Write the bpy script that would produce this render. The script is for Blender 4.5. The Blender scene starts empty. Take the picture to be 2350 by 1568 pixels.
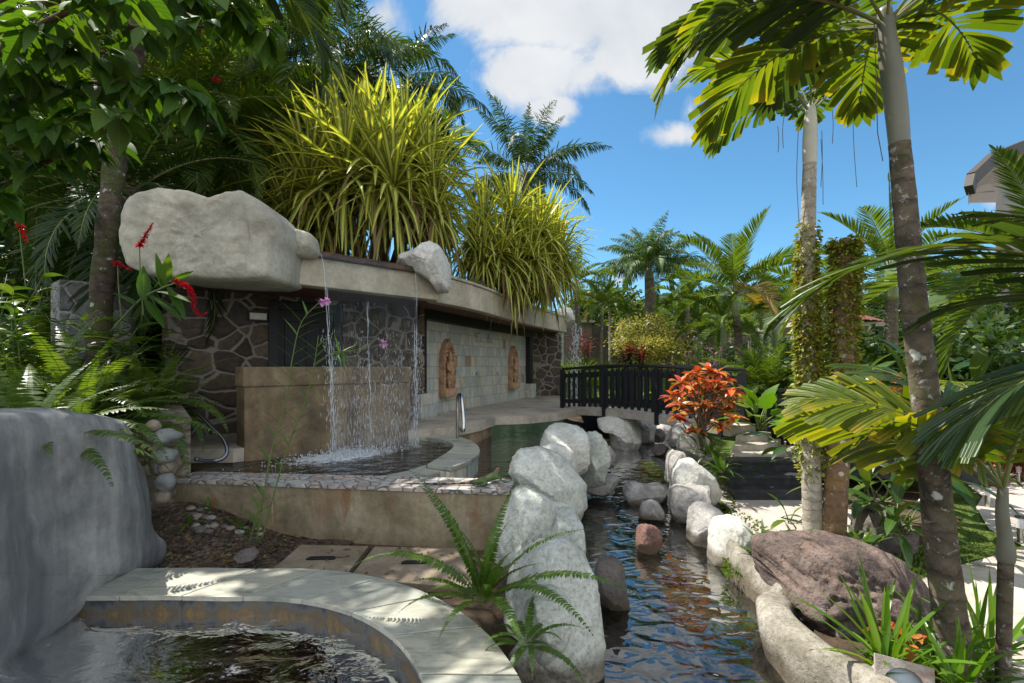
import bpy, bmesh, math, random
from mathutils import Vector, Matrix, noise
V = Vector
S = bpy.context.scene
# ---------------------------------------------------------------- camera
F, CU, HV = 1110.0, 1175.0, 840.0          # focal length, centre column and eye level of a 2350 px wide frame
cam = bpy.data.objects.new('camera', bpy.data.cameras.new('camera'))
S.collection.objects.link(cam); S.camera = cam
cam.location = (0, 0, 0); cam.rotation_euler = (math.radians(90), 0, 0)
cam.data.sensor_width = 36; cam.data.lens = 36*F/2350
cam.data.shift_y = (HV-784)/2350
cam.data.clip_start = .02; cam.data.clip_end = 4000
# ---------------------------------------------------------------- sky
SUN_EL, SUN_AZ = math.radians(57), math.atan2(-.82, .57)     # azimuth from +Y towards +X
S.world = bpy.data.worlds.new('World'); S.world.use_nodes = True
wt = S.world.node_tree; wt.nodes.clear()
def nd(t, typ, ins=None, **props):
    n = t.nodes.new('ShaderNode'+typ)
    for k, v in props.items(): setattr(n, k, v)
    for k, v in (ins or {}).items():
        if isinstance(v, bpy.types.NodeSocket): t.links.new(v, n.inputs[k])
        elif isinstance(v, bpy.types.Node): t.links.new(v.outputs[0], n.inputs[k])
        else: n.inputs[k].default_value = v
    return n
def mth(t, op, a, b=None, c=None, clamp=False):
    ins = {0: a}
    if b is not None: ins[1] = b
    if c is not None: ins[2] = c
    return nd(t, 'Math', ins, operation=op, use_clamp=clamp).outputs[0]
def build_sky():
    t = wt
    sky = nd(t, 'TexSky', sky_type='NISHITA', sun_disc=False, sun_elevation=SUN_EL, sun_rotation=SUN_AZ,
             altitude=900, air_density=1.0, dust_density=0.1, ozone_density=3.0)
    co = nd(t, 'TexCoord').outputs['Generated']
    sx = nd(t, 'SeparateXYZ', {0: co})
    y = mth(t, 'MAXIMUM', sx.outputs[1], .05)
    px = mth(t, 'DIVIDE', sx.outputs[0], y); pz = mth(t, 'DIVIDE', sx.outputs[2], y)
    p = nd(t, 'CombineXYZ', {0: px, 1: pz}).outputs[0]
    n1 = nd(t, 'TexNoise', {'Vector': p, 'Scale': 5.5, 'Detail': 10.0, 'Roughness': .62, 'Distortion': .35}).outputs[0]
    n2 = nd(t, 'TexNoise', {'Vector': p, 'Scale': 2.2, 'Detail': 4.0, 'Roughness': .5}).outputs[0]
    tot = None
    for (u, v, ru, rv, amp) in [(1370, -60, 520, 270, 1.4), (1240, 165, 210, 120, 1.0), (1270, 245, 110, 60, .85), (1480, 120, 260, 110, .95),
                                (1640, 120, 170, 70, .8), (1548, 312, 105, 46, .62), (1585, 250, 45, 60, .3), (890, 30, 90, 100, .62), (1440, 640, 110, 36, .5),
                                (2190, 672, 130, 30, .6), (2290, 455, 90, 45, .5), (1760, 40, 90, 60, .6), (300, 300, 300, 380, .8), (1300, -700, 900, 300, .9)]:
        c = ((u-CU)/F, (HV-v)/F, 0)
        d = nd(t, 'VectorMath', {0: p, 1: c}, operation='SUBTRACT').outputs[0]
        d = nd(t, 'VectorMath', {0: d, 1: (F/ru, F/rv, 0)}, operation='MULTIPLY').outputs[0]
        d = nd(t, 'VectorMath', {0: d}, operation='LENGTH').outputs['Value']
        g = mth(t, 'MULTIPLY', mth(t, 'SUBTRACT', 1.0, d, clamp=True), amp)
        tot = g if tot is None else mth(t, 'MAXIMUM', tot, g)
    q = mth(t, 'ADD', tot, mth(t, 'MULTIPLY', mth(t, 'SUBTRACT', n1, .5), 1.35))
    q = mth(t, 'MULTIPLY', q, mth(t, 'MINIMUM', mth(t, 'MULTIPLY', tot, 9.0), 1.0))
    m = nd(t, 'MapRange', {0: q, 1: .16, 2: .55}, interpolation_type='SMOOTHSTEP').outputs[0]
    m = mth(t, 'MULTIPLY', m, mth(t, 'GREATER_THAN', sx.outputs[1], .05))
    # unseen broken cloud behind the viewer, added as neutral fill light
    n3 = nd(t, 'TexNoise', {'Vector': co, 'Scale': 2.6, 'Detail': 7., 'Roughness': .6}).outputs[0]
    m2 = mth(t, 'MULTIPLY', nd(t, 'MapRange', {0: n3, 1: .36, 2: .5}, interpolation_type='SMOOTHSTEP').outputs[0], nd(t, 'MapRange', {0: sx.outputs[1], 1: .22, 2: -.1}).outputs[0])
    cc = nd(t, 'ValToRGB', {0: mth(t, 'ADD', mth(t, 'MULTIPLY', n2, .7), mth(t, 'MULTIPLY', n1, .3))})
    cc.color_ramp.elements[0].position = .3; cc.color_ramp.elements[0].color = (.30, .33, .37, 1)
    cc.color_ramp.elements[1].position = .62; cc.color_ramp.elements[1].color = (.47, .48, .49, 1)
    skc = nd(t, 'Mix', data_type='RGBA', blend_type='MULTIPLY'); skc.inputs[0].default_value = 1; t.links.new(sky.outputs[0], skc.inputs[6]); skc.inputs[7].default_value = (.72, 1.12, 1.16, 1)
    b1 = nd(t, 'Background', {0: skc.outputs[2], 1: .080}); b2 = nd(t, 'Background', {0: cc.outputs[0], 1: .95})
    mx = nd(t, 'MixShader', {0: m, 1: b1, 2: b2})
    b3 = nd(t, 'Background', {0: (.92, .95, 1., 1), 1: .84})       # even white glow of the added fill cloud
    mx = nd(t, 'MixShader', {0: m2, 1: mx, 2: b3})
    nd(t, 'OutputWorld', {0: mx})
build_sky()
# ---------------------------------------------------------------- sun
sd = bpy.data.lights.new('sun', 'SUN'); sd.energy = 4.7; sd.angle = math.radians(.55); sd.color = (1, .95, .86)
sun = bpy.data.objects.new('sun', sd); S.collection.objects.link(sun)
sdir = V((math.sin(SUN_AZ)*math.cos(SUN_EL), math.cos(SUN_AZ)*math.cos(SUN_EL), math.sin(SUN_EL)))
sun.rotation_euler = sdir.to_track_quat('Z', 'Y').to_euler(); sun.location = sdir*50
vs = S.view_settings
vs.view_transform = 'Standard'; vs.look = 'None'; vs.exposure = 1.0; vs.gamma = 1; vs.use_curve_mapping = False
S.cycles.max_bounces = 8; S.cycles.transparent_max_bounces = 24; S.cycles.use_denoising = True
try: S.cycles.denoiser = 'OPENIMAGEDENOISE'
except Exception: pass
S.cycles.sample_clamp_indirect = 6

# ---------------------------------------------------------------- helpers
R = random.Random(7)
C = S.collection
rad = math.radians
def P(u, v, Y): return V(((u-CU)/F*Y, Y, (HV-v)/F*Y))          # a point at distance Y
def G(u, v, z): Y = -z*F/(v-HV); return V(((u-CU)/F*Y, Y, z))  # a point on the level z
def U(a, b): return R.uniform(a, b)

class MB:
    """collects shapes; build() links them as one mesh object"""
    def __init__(s): s.v = []; s.f = []; s.m = []; s.lf = []; s.org = V((0, 0, 0))
    def add(s, vs, fs, mat=0, lf=None):
        o = len(s.v); s.v.extend(vs); s.f.extend([tuple(i+o for i in f) for f in fs]); s.m.extend([mat]*len(fs))
        s.lf.extend(lf if lf else [(0, 0, 0)]*len(vs))
    def box(s, c, size, rotz=0, mat=0, taper=1.0):
        x, y, z = [k/2 for k in size]; ca, sa = math.cos(rotz), math.sin(rotz); vs = []
        for dz, k in ((-z, 1), (z, taper)):
            for dx, dy in ((-x, -y), (x, -y), (x, y), (-x, y)):
                dx, dy = dx*k, dy*k
                vs.append((c[0]+dx*ca-dy*sa, c[1]+dx*sa+dy*ca, c[2]+dz))
        s.add(vs, [(0, 3, 2, 1), (4, 5, 6, 7), (0, 1, 5, 4), (1, 2, 6, 5), (2, 3, 7, 6), (3, 0, 4, 7)], mat)
    def beam(s, a, b, w, h, mat=0):
        a, b = V(a), V(b); d = (b-a).normalized(); side = d.cross(V((0, 0, 1)))
        if side.length < 1e-4: side = V((1, 0, 0))
        side.normalize(); up = side.cross(d); vs = []
        for p in (a, b):
            for i, j in ((-1, -1), (1, -1), (1, 1), (-1, 1)): vs.append(tuple(p+side*(i*w/2)+up*(j*h/2)))
        s.add(vs, [(0, 1, 2, 3), (7, 6, 5, 4), (0, 4, 5, 1), (1, 5, 6, 2), (2, 6, 7, 3), (3, 7, 4, 0)], mat)
    def tube(s, pts, rs, n=8, mat=0, cap=True):
        pts = [V(p) for p in pts]
        if not hasattr(rs, '__len__'): rs = [rs]*len(pts)
        vs, lf = [], []; ref = None
        for i, p in enumerate(pts):
            d = (pts[min(i+1, len(pts)-1)]-pts[max(i-1, 0)])
            d = d.normalized() if d.length > 1e-9 else V((0, 0, 1))
            if ref is None: ref = V((1, 0, 0)) if abs(d.x) < .9 else V((0, 1, 0))
            a = (ref-d*ref.dot(d)).normalized(); b = d.cross(a); ref = a
            for k in range(n):
                t = 2*math.pi*k/n; vs.append(tuple(p+(a*math.cos(t)+b*math.sin(t))*rs[i])); lf.append((k/n, i/max(1, len(pts)-1), 0))
        fs = [(i*n+k, i*n+(k+1) % n, (i+1)*n+(k+1) % n, (i+1)*n+k) for i in range(len(pts)-1) for k in range(n)]
        if cap: fs += [tuple(range(n))[::-1], tuple(range((len(pts)-1)*n, len(pts)*n))]
        s.add(vs, fs, mat, lf)
    def prism(s, poly, z0, z1, mat=0):
        """poly: xy points counter-clockwise; z0, z1 numbers or per-point lists"""
        n = len(poly); a = z0 if hasattr(z0, '__len__') else [z0]*n; b = z1 if hasattr(z1, '__len__') else [z1]*n
        vs = [(p[0], p[1], a[i]) for i, p in enumerate(poly)]+[(p[0], p[1], b[i]) for i, p in enumerate(poly)]
        s.add(vs, [tuple(range(n))[::-1], tuple(range(n, 2*n))]+[(i, (i+1) % n, n+(i+1) % n, n+i) for i in range(n)], mat)
    def sphere(s, c, r, mat=0, nu=10, nv=7):
        r = r if hasattr(r, '__len__') else (r, r, r); vs = [(c[0], c[1], c[2]-r[2])]; fs = []
        for j in range(1, nv):
            ph = math.pi*j/nv-math.pi/2
            for i in range(nu):
                th = 2*math.pi*i/nu; vs.append((c[0]+r[0]*math.cos(ph)*math.cos(th), c[1]+r[1]*math.cos(ph)*math.sin(th), c[2]+r[2]*math.sin(ph)))
        vs.append((c[0], c[1], c[2]+r[2])); L = len(vs)-1
        for i in range(nu):
            fs.append((0, 1+(i+1) % nu, 1+i)); fs.append((L, L-nu+i, L-nu+(i+1) % nu))
        for j in range(nv-2):
            for i in range(nu): a = 1+j*nu; fs.append((a+i, a+(i+1) % nu, a+nu+(i+1) % nu, a+nu+i))
        s.add(vs, fs, mat)
    def blade(s, p, d, w, L, W, prof, droop=0., mat=0, fold=0., kink=None, side=0.):
        """a leaf: starts at p, heads along d, w is its width direction; prof = half widths along it"""
        p, d, w = V(p), V(d).normalized(), V(w); n = len(prof)-1; st = L/n; rnd = R.random()
        vs, lf, fs = [], [], []; three = fold != 0
        for i, k in enumerate(prof):
            w = (w-d*w.dot(d)); w = w.normalized() if w.length > 1e-5 else V((1, 0, 0))
            nr = w.cross(d)
            h = W*k/2; t = i/n
            if k <= 0: vs.append(tuple(p)); lf.append((0, t, rnd))
            elif three:
                vs += [tuple(p-w*h+nr*(fold*h)), tuple(p), tuple(p+w*h+nr*(fold*h))]; lf += [(-1, t, rnd), (0, t, rnd), (1, t, rnd)]
            else: vs += [tuple(p-w*h), tuple(p+w*h)]; lf += [(-1, t, rnd), (1, t, rnd)]
            dd = droop*(2.2 if (kink and i >= kink) else 1)
            if kink and i == kink: dd = droop*7
            d = (d+V((0, 0, -1))*dd+w*side).normalized(); p = p+d*st
        c = 3 if three else 2; idx = 0
        for i in range(n):
            a0 = 1 if prof[i] <= 0 else c; a1 = 1 if prof[i+1] <= 0 else c; b = idx+a0
            if a0 == 1 and a1 > 1: fs += [(idx, b+j+1, b+j) for j in range(a1-1)]
            elif a1 == 1 and a0 > 1: fs += [(idx+j, idx+j+1, b) for j in range(a0-1)]
            elif a0 > 1: fs += [(idx+j, idx+j+1, b+j+1, b+j) for j in range(c-1)]
            idx = b
        s.add(vs, fs, mat, lf)
    def mesh(s, name, mats, smooth=False):
        me = bpy.data.meshes.new(name); o = s.org
        me.from_pydata([(v[0]-o.x, v[1]-o.y, v[2]-o.z) for v in s.v], [], s.f)
        for m in (mats if isinstance(mats, (list, tuple)) else [mats]): me.materials.append(m)
        me.polygons.foreach_set('material_index', s.m)
        if smooth: me.polygons.foreach_set('use_smooth', [True]*len(s.f))
        at = me.attributes.new('lf', 'FLOAT_VECTOR', 'POINT')
        at.data.foreach_set('vector', [c for l in s.lf for c in l]); me.update(); return me
    def build(s, name, mats, parent=None, smooth=False, bevel=0):
        if parent is not None and s.org.length == 0: s.org = parent.location.copy()
        o = bpy.data.objects.new(name, s.mesh(name, mats, smooth)); C.objects.link(o)
        if parent is not None: attach(o, parent)
        else: o.location = s.org
        if bevel: b = o.modifiers.new('bevel', 'BEVEL'); b.width = bevel; b.segments = 2; b.limit_method = 'ANGLE'
        return o
def wloc(o):
    p = V((0, 0, 0))
    while o: p = p+o.location; o = o.parent
    return p
def attach(o, parent, loc=(0, 0, 0)): o.parent = parent; o.location = loc
def tag(o, label, cat, group=None, kind=None):
    if label: o['label'] = label
    if cat: o['category'] = cat
    if group: o['group'] = group
    if kind: o['kind'] = kind
    return o
def thing(name, label, cat, loc=(0, 0, 0), group=None):
    o = bpy.data.objects.new(name, None); C.objects.link(o); o.location = loc; o.empty_display_size = .1
    return tag(o, label, cat, group)
def part(mb, name, mats, th, smooth=False, bevel=0):
    mb.org = th.location.copy(); return mb.build(name, mats, th, smooth, bevel)
def subpart(mb, name, mats, pt, smooth=False, bevel=0):
    mb.org = wloc(pt); return mb.build(name, mats, pt, smooth, bevel)
def single(mb, name, mats, label, cat, group=None, smooth=False, bevel=0, loc=None):
    if loc is not None: mb.org = V(loc)
    o = mb.build(name, mats, None, smooth, bevel); return tag(o, label, cat, group)
def struct(mb, name, mats, smooth=False, label=None, kind='structure'):
    o = mb.build(name, mats, None, smooth); o['kind'] = kind
    if label: o['label'] = label
    return o

# ---------------------------------------------------------------- materials
def newmat(name):
    m = bpy.data.materials.new(name); m.use_nodes = True; m.node_tree.nodes.clear(); return m, m.node_tree
def out(t, sh, disp=None): nd(t, 'OutputMaterial', {0: sh})
def ramp(t, fac, stops, interp='LINEAR'):
    n = nd(t, 'ValToRGB', {0: fac}); cr = n.color_ramp; cr.interpolation = interp
    while len(cr.elements) > 1: cr.elements.remove(cr.elements[-1])
    cr.elements[0].position = stops[0][0]; cr.elements[0].color = (*stops[0][1], 1)
    for p, c in stops[1:]: e = cr.elements.new(p); e.color = (*c, 1)
    return n.outputs[0]
def mixc(t, f, a, b, mode='MIX'):
    n = nd(t, 'Mix', data_type='RGBA', blend_type=mode)
    for k, v in ((0, f), (6, a), (7, b)):
        if isinstance(v, bpy.types.NodeSocket): t.links.new(v, n.inputs[k])
        elif k == 0: n.inputs[0].default_value = v
        else: n.inputs[k].default_value = (*v, 1) if len(v) == 3 else v
    return n.outputs[2]
def tex(t, scale, detail=4., rough=.55, dist=0., sc=(1, 1, 1), coord='Object', typ='TexNoise', extra=None):
    c = nd(t, 'TexCoord').outputs[coord]
    if coord == 'World': pass
    mp = nd(t, 'Mapping', {0: c, 3: sc}).outputs[0]
    d = {'Vector': mp, 'Scale': scale}
    if typ == 'TexNoise': d.update({'Detail': detail, 'Roughness': rough, 'Distortion': dist})
    d.update(extra or {})
    return nd(t, typ, d)
def wpos(t): return nd(t, 'NewGeometry').outputs['Position']
def bump(t, h, strength=.4, dist=.02, normal=None):
    d = {'Strength': strength, 'Distance': dist, 'Height': h}
    if normal is not None: d['Normal'] = normal
    return nd(t, 'Bump', d).outputs[0]
def princ(t, col, rough=.7, bmp=None, spec=.3, metal=0., **kw):
    d = {'Base Color': col if isinstance(col, bpy.types.NodeSocket) else (*col, 1), 'Roughness': rough, 'Specular IOR Level': spec, 'Metallic': metal}
    if bmp is not None: d['Normal'] = bmp
    d.update(kw); return nd(t, 'BsdfPrincipled', d).outputs[0]
def leafmat(name, cols, trans=.4, rough=.42, spec=.45, tcol=(1.5, 1.35, .35), tip=None, stripe=None, vein=None, patch=None, ribs=0):
    """cols: colours spread over the leaves; tip: colour of dry tips; stripe/vein: colours along the midrib"""
    m, t = newmat(name)
    rnd = nd(t, 'NewGeometry').outputs['Random Per Island']
    st = [(i/max(1, len(cols)-1), c) for i, c in enumerate(cols)]
    col = ramp(t, rnd, st)
    lf = nd(t, 'Attribute', attribute_name='lf').outputs['Vector']; sp = nd(t, 'SeparateXYZ', {0: lf})
    ax = mth(t, 'ABSOLUTE', sp.outputs[0])
    big = nd(t, 'TexNoise', {'Vector': wpos(t), 'Scale': 1.3, 'Detail': 2.}).outputs[0]
    col = mixc(t, mth(t, 'MULTIPLY', big, .5), col, mixc(t, 1., col, (1.25, 1.05, .6), 'MULTIPLY'))
    if patch:
        pn = nd(t, 'TexNoise', {'Vector': wpos(t), 'Scale': patch[1], 'Detail': 3., 'Roughness': .6}).outputs[0]
        col = mixc(t, nd(t, 'MapRange', {0: pn, 1: patch[2], 2: patch[2]+.12}).outputs[0], col, patch[0])
    if stripe:
        col = mixc(t, nd(t, 'MapRange', {0: ax, 1: stripe[1], 2: stripe[1]+.15, 3: 1., 4: 0.}).outputs[0], col, stripe[0])
    if vein:
        w = mth(t, 'LESS_THAN', ax, .07)
        k = mth(t, 'SUBTRACT', mth(t, 'MULTIPLY', sp.outputs[1], vein[1]), mth(t, 'MULTIPLY', ax, vein[1]*.28))
        w2 = mth(t, 'LESS_THAN', mth(t, 'ABSOLUTE', mth(t, 'SUBTRACT', mth(t, 'FRACT', k), .5)), vein[2] if len(vein) > 2 else .08)
        col = mixc(t, mth(t, 'MULTIPLY', mth(t, 'MAXIMUM', w, w2), vein[3] if len(vein) > 3 else .6), col, vein[0])
    if tip:
        tn = mth(t, 'ADD', sp.outputs[1], mth(t, 'MULTIPLY', mth(t, 'SUBTRACT', rnd, .5), tip[2] if len(tip) > 2 else .5))
        col = mixc(t, nd(t, 'MapRange', {0: tn, 1: tip[1], 2: tip[1]+.22}).outputs[0], col, tip[0])
    d = {}
    bmp = None
    if ribs:
        bmp = bump(t, mth(t, 'SINE', mth(t, 'MULTIPLY', sp.outputs[0], ribs)), .5, .004)
    p = princ(t, col, rough, bmp, spec)
    tc = mixc(t, 1., col, tcol, 'MULTIPLY')
    tr = nd(t, 'BsdfTranslucent', {0: tc}).outputs[0]
    out(t, nd(t, 'MixShader', {0: trans, 1: p, 2: tr}).outputs[0]); return m
def stonemat(name, base, dark, light=None, scale=2.5, rough=.85, bstr=.5, streak=0., stain=None, speck=0., bd=.03, coord='Object', wet=None, pits=.25, mott=.35):
    m, t = newmat(name)
    a = tex(t, scale, 7., .62, .3, coord=coord).outputs[0]
    col = ramp(t, a, [(.3, dark), (.52, base), (.75, light or base)])
    b = tex(t, scale*9, 6., .65, 0, coord=coord).outputs[0]
    col = mixc(t, mott, col, mixc(t, 1., col, ramp(t, b, [(.3, (.45, .45, .45)), (.65, (1.25, 1.25, 1.25))]), 'MULTIPLY'))
    if streak:
        s_ = tex(t, 3.2, 5., .6, .4, sc=(1, 1, .16), coord=coord).outputs[0]
        col = mixc(t, mth(t, 'MULTIPLY', nd(t, 'MapRange', {0: s_, 1: .42, 2: .68}).outputs[0], streak), col, dark)
    if stain:
        for k, (sc_, thr, c, zs) in enumerate(stain):
            s_ = tex(t, sc_, 6., .65, .5, sc=(1, 1, zs), coord=coord).outputs[0]
            col = mixc(t, nd(t, 'MapRange', {0: s_, 1: thr, 2: thr+.1, 4: .85}).outputs[0], col, c)
    if speck:
        v = tex(t, 60, 2., coord=coord).outputs[0]
        col = mixc(t, mth(t, 'MULTIPLY', nd(t, 'MapRange', {0: v, 1: .62, 2: .7}).outputs[0], speck), col, dark)
    h = mth(t, 'ADD', mth(t, 'MULTIPLY', a, .8), mth(t, 'MULTIPLY', b, .35))
    if wet:
        wz = nd(t, 'SeparateXYZ', {0: wpos(t)}).outputs[2]; wz = mth(t, 'ADD', wz, mth(t, 'MULTIPLY', mth(t, 'SUBTRACT', a, .5), .12))
        col = mixc(t, nd(t, 'MapRange', {0: wz, 1: wet, 2: wet+.10, 3: .8, 4: 0.}).outputs[0], col, (.085, .065, .04))
    pit = tex(t, 34, 3., .7, 0, coord=coord).outputs[0]
    h = mth(t, 'ADD', h, mth(t, 'MULTIPLY', nd(t, 'MapRange', {0: pit, 1: .25, 2: .45}).outputs[0], pits))
    out(t, princ(t, col, rough, bump(t, h, bstr, bd), .25)); return m
def plain(name, col, rough=.6, metal=0., spec=.4, nz=.25, scale=8., bstr=.15):
    m, t = newmat(name); a = tex(t, scale, 5., .6).outputs[0]
    c = mixc(t, nz, col, ramp(t, a, [(.3, tuple(k*.45 for k in col)), (.7, tuple(min(1, k*1.4) for k in col))]))
    out(t, princ(t, c, rough, bump(t, a, bstr, .01), spec, metal)); return m
def rubble(name, scale, cols, mortar, mw=.05, bstr=.8, zsc=1.25, rough=.85, warp=.22):
    """irregular stones in mortar"""
    m, t = newmat(name); c = nd(t, 'TexCoord').outputs['Object']
    wn = nd(t, 'TexNoise', {'Vector': c, 'Scale': scale*.8, 'Detail': 3.}).outputs['Color']
    w = nd(t, 'VectorMath', {0: nd(t, 'VectorMath', {0: wn, 1: (.5, .5, .5)}, operation='SUBTRACT').outputs[0], 'Scale': warp/scale*2.4}, operation='SCALE').outputs[0]
    c2 = nd(t, 'VectorMath', {0: c, 1: w}, operation='ADD').outputs[0]
    c2 = nd(t, 'Mapping', {0: c2, 3: (1, 1, zsc)}).outputs[0]
    e = nd(t, 'TexVoronoi', {'Vector': c2, 'Scale': scale, 'Randomness': .95}, feature='DISTANCE_TO_EDGE').outputs[0]
    f1 = nd(t, 'TexVoronoi', {'Vector': c2, 'Scale': scale, 'Randomness': .95}).outputs['Color']
    r_ = nd(t, 'SeparateColor', {0: f1}).outputs[0]
    fine = nd(t, 'TexNoise', {'Vector': c, 'Scale': 14., 'Detail': 6., 'Roughness': .65}).outputs[0]
    sc_ = ramp(t, r_, [(i/max(1, len(cols)-1), k) for i, k in enumerate(cols)])
    sc_ = mixc(t, .6, sc_, mixc(t, 1., sc_, ramp(t, fine, [(.3, (.4, .4, .4)), (.7, (1.5, 1.5, 1.5))]), 'MULTIPLY'))
    mk = nd(t, 'MapRange', {0: e, 1: mw, 2: mw+.03}).outputs[0]
    col = mixc(t, mk, mixc(t, fine, tuple(k*.6 for k in mortar), mortar), sc_)
    h = mth(t, 'ADD', nd(t, 'MapRange', {0: e, 1: mw*.6, 2: mw+.12}).outputs[0], mth(t, 'MULTIPLY', fine, .5))
    out(t, princ(t, col, rough, bump(t, h, bstr, .03), .3)); return m
def watermat(name, tint, bump_s, refl_rough=.02, scale=6., detail=3., zs=(1, 1, 1), bd=.05, foam=None, dist=.6, mul=1.):
    """clear tinted water: mirror by Fresnel over a tinted see-through body"""
    m, t = newmat(name)
    n = nd(t, 'TexNoise', {'Vector': nd(t, 'Mapping', {0: wpos(t), 3: zs}).outputs[0], 'Scale': scale, 'Detail': detail, 'Roughness': .5, 'Distortion': dist}).outputs[0]
    b = bump(t, n, bump_s, bd)
    fr = nd(t, 'Fresnel', {'IOR': 1.33, 'Normal': b}).outputs[0]
    fr = mth(t, 'MULTIPLY', fr, mul, clamp=True)
    gl = nd(t, 'BsdfGlossy', {'Color': (1, 1, 1, 1), 'Roughness': refl_rough, 'Normal': b})
    tr = nd(t, 'BsdfTransparent', {0: (*tint, 1)})
    sh = nd(t, 'MixShader', {0: fr, 1: tr, 2: gl}).outputs[0]
    if foam:
        sh = foam(t, sh)
    out(t, sh); return m
# ---------------------------------------------------------------- stone, concrete, water materials
M_stucco = stonemat('pale_stucco', (.46, .41, .31), (.30, .27, .20), (.55, .50, .40), 1.6, .85, .35, .45)
M_rockart = stonemat('sculpted_concrete', (.54, .55, .495), (.36, .375, .33), (.66, .67, .61), 2.2, .85, .9, .45, speck=.5, bd=.04, wet=-1.86, mott=.6)
M_roofrock = stonemat('grey_stucco_rock', (.42, .395, .32), (.29, .275, .225), (.50, .475, .40), 2.0, .85, .6, .5, stain=[(3., .62, (.22, .21, .17), .25)], speck=.4, bd=.04)
M_rockwhite = stonemat('white_concrete_rock', (.62, .60, .55), (.42, .41, .36), (.70, .69, .65), 2.5, .85, .8, .4, stain=[(3., .60, (.40, .35, .27), .3)], speck=.4, wet=-1.86, mott=.55)
M_rockgrey = stonemat('grey_river_rock', (.36, .34, .32), (.20, .19, .18), (.52, .50, .48), 5., .85, 1., 0, speck=.5, wet=-1.87)
M_rockdark = stonemat('dark_river_rock', (.14, .12, .11), (.07, .06, .06), (.22, .19, .17), 5., .7, .9, 0, speck=.4, wet=-1.9)
M_rockred = stonemat('red_river_rock', (.20, .105, .085), (.10, .06, .052), (.30, .19, .16), 5., .8, .8, 0, speck=.4, mott=.6, wet=-1.90, stain=[(4., .6, (.30, .28, .27), 1)])
M_brown = stonemat('brown_boulder', (.145, .105, .09), (.045, .038, .036), (.25, .19, .165), 3.2, .8, 1.0, 0, stain=[(2.4, .60, (.22, .135, .10), 1), (4.5, .60, (.24, .225, .215), .6), (2., .66, (.10, .09, .05), 1)], bd=.05, mott=.6)
M_bigrock = stonemat('weathered_concrete', (.30, .295, .28), (.10, .105, .108), (.42, .415, .385), 1.4, .85, .5, 1., speck=.3, bd=.03, pits=.05, stain=[(3.4, .62, (.09, .095, .10), .14), (2.6, .66, (.36, .36, .33), .2)])
M_curb = stonemat('mossy_concrete', (.31, .285, .24), (.12, .105, .075), (.42, .40, .36), 3.4, .85, 1., .6, speck=.5, mott=.6, wet=-1.88, stain=[(3.2, .60, (.20, .15, .07), .5)])
M_brownwall = stonemat('brown_plaster', (.215, .155, .09), (.085, .066, .042), (.34, .26, .17), 2.6, .7, .4, .6, stain=[(1.8, .60, (.30, .27, .20), .3), (4., .66, (.11, .10, .06), .3)])
M_tubwall = stonemat('stained_plaster', (.28, .235, .155), (.12, .095, .058), (.38, .335, .245), 2.2, .8, .5, .6, stain=[(2.2, .54, (.20, .105, .05), .4), (3.4, .60, (.085, .075, .045), .3), (7., .64, (.42, .38, .29), .12)])
M_pave = stonemat('pale_paving', (.42, .375, .33), (.32, .28, .235), (.47, .425, .38), 1.6, .8, .3, 0, speck=.5, stain=[(1.1, .60, (.33, .285, .225), 1), (5., .68, (.26, .22, .175), 1)])
M_deck = stonemat('concrete_deck', (.42, .37, .30), (.24, .21, .17), (.50, .45, .38), 1.8, .6, .2, 0)
M_slab = stonemat('worn_slab', (.22, .175, .125), (.13, .10, .07), (.31, .25, .19), 2.5, .8, .3, 0, speck=.5)
M_walls = rubble('rubble_wall', 2.7, [(.045, .036, .03), (.10, .072, .052), (.065, .05, .04), (.14, .105, .075), (.055, .052, .05)], (.30, .275, .225), .034)
M_wallgrey = rubble('grey_rubble', 4., [(.20, .20, .19), (.13, .13, .13), (.27, .26, .24)], (.36, .34, .30), .03)
M_retain = rubble('retaining_rubble', 4.2, [(.19, .16, .125), (.25, .21, .165), (.15, .13, .11), (.29, .25, .21)], (.17, .15, .08), .035)
M_mosaic = rubble('broken_slate_top', 8.5, [(.36, .36, .35), (.42, .36, .33), (.30, .32, .31), (.38, .31, .27), (.28, .24, .20)], (.14, .13, .11), .035, .4, 1.)
M_black = plain('black_stained_wood', (.014, .015, .018), .5, 0, .35, .4, 12.)
M_blackstair = stonemat('worn_black_paint', (.035, .036, .042), (.02, .02, .024), (.075, .078, .085), 6., .55, .3, 0, stain=[(9., .66, (.14, .145, .15), .15)])
M_rust = stonemat('rusted_copper', (.075, .04, .022), (.03, .018, .012), (.16, .075, .03), 5., .6, .3)
M_soffit = plain('red_brown_soffit', (.13, .062, .042), .7)
M_steel = plain('brushed_steel', (.58, .57, .55), .22, 1., .5, .05)
M_darksteel = plain('tarnished_steel', (.16, .17, .19), .3, 1., .5, .1)
M_terra = stonemat('carved_terracotta', (.47, .29, .17), (.22, .12, .065), (.56, .39, .25), 9., .75, .5)
M_roof = plain('terracotta_tiles', (.17, .058, .045), .7)
M_gravel = None
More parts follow.
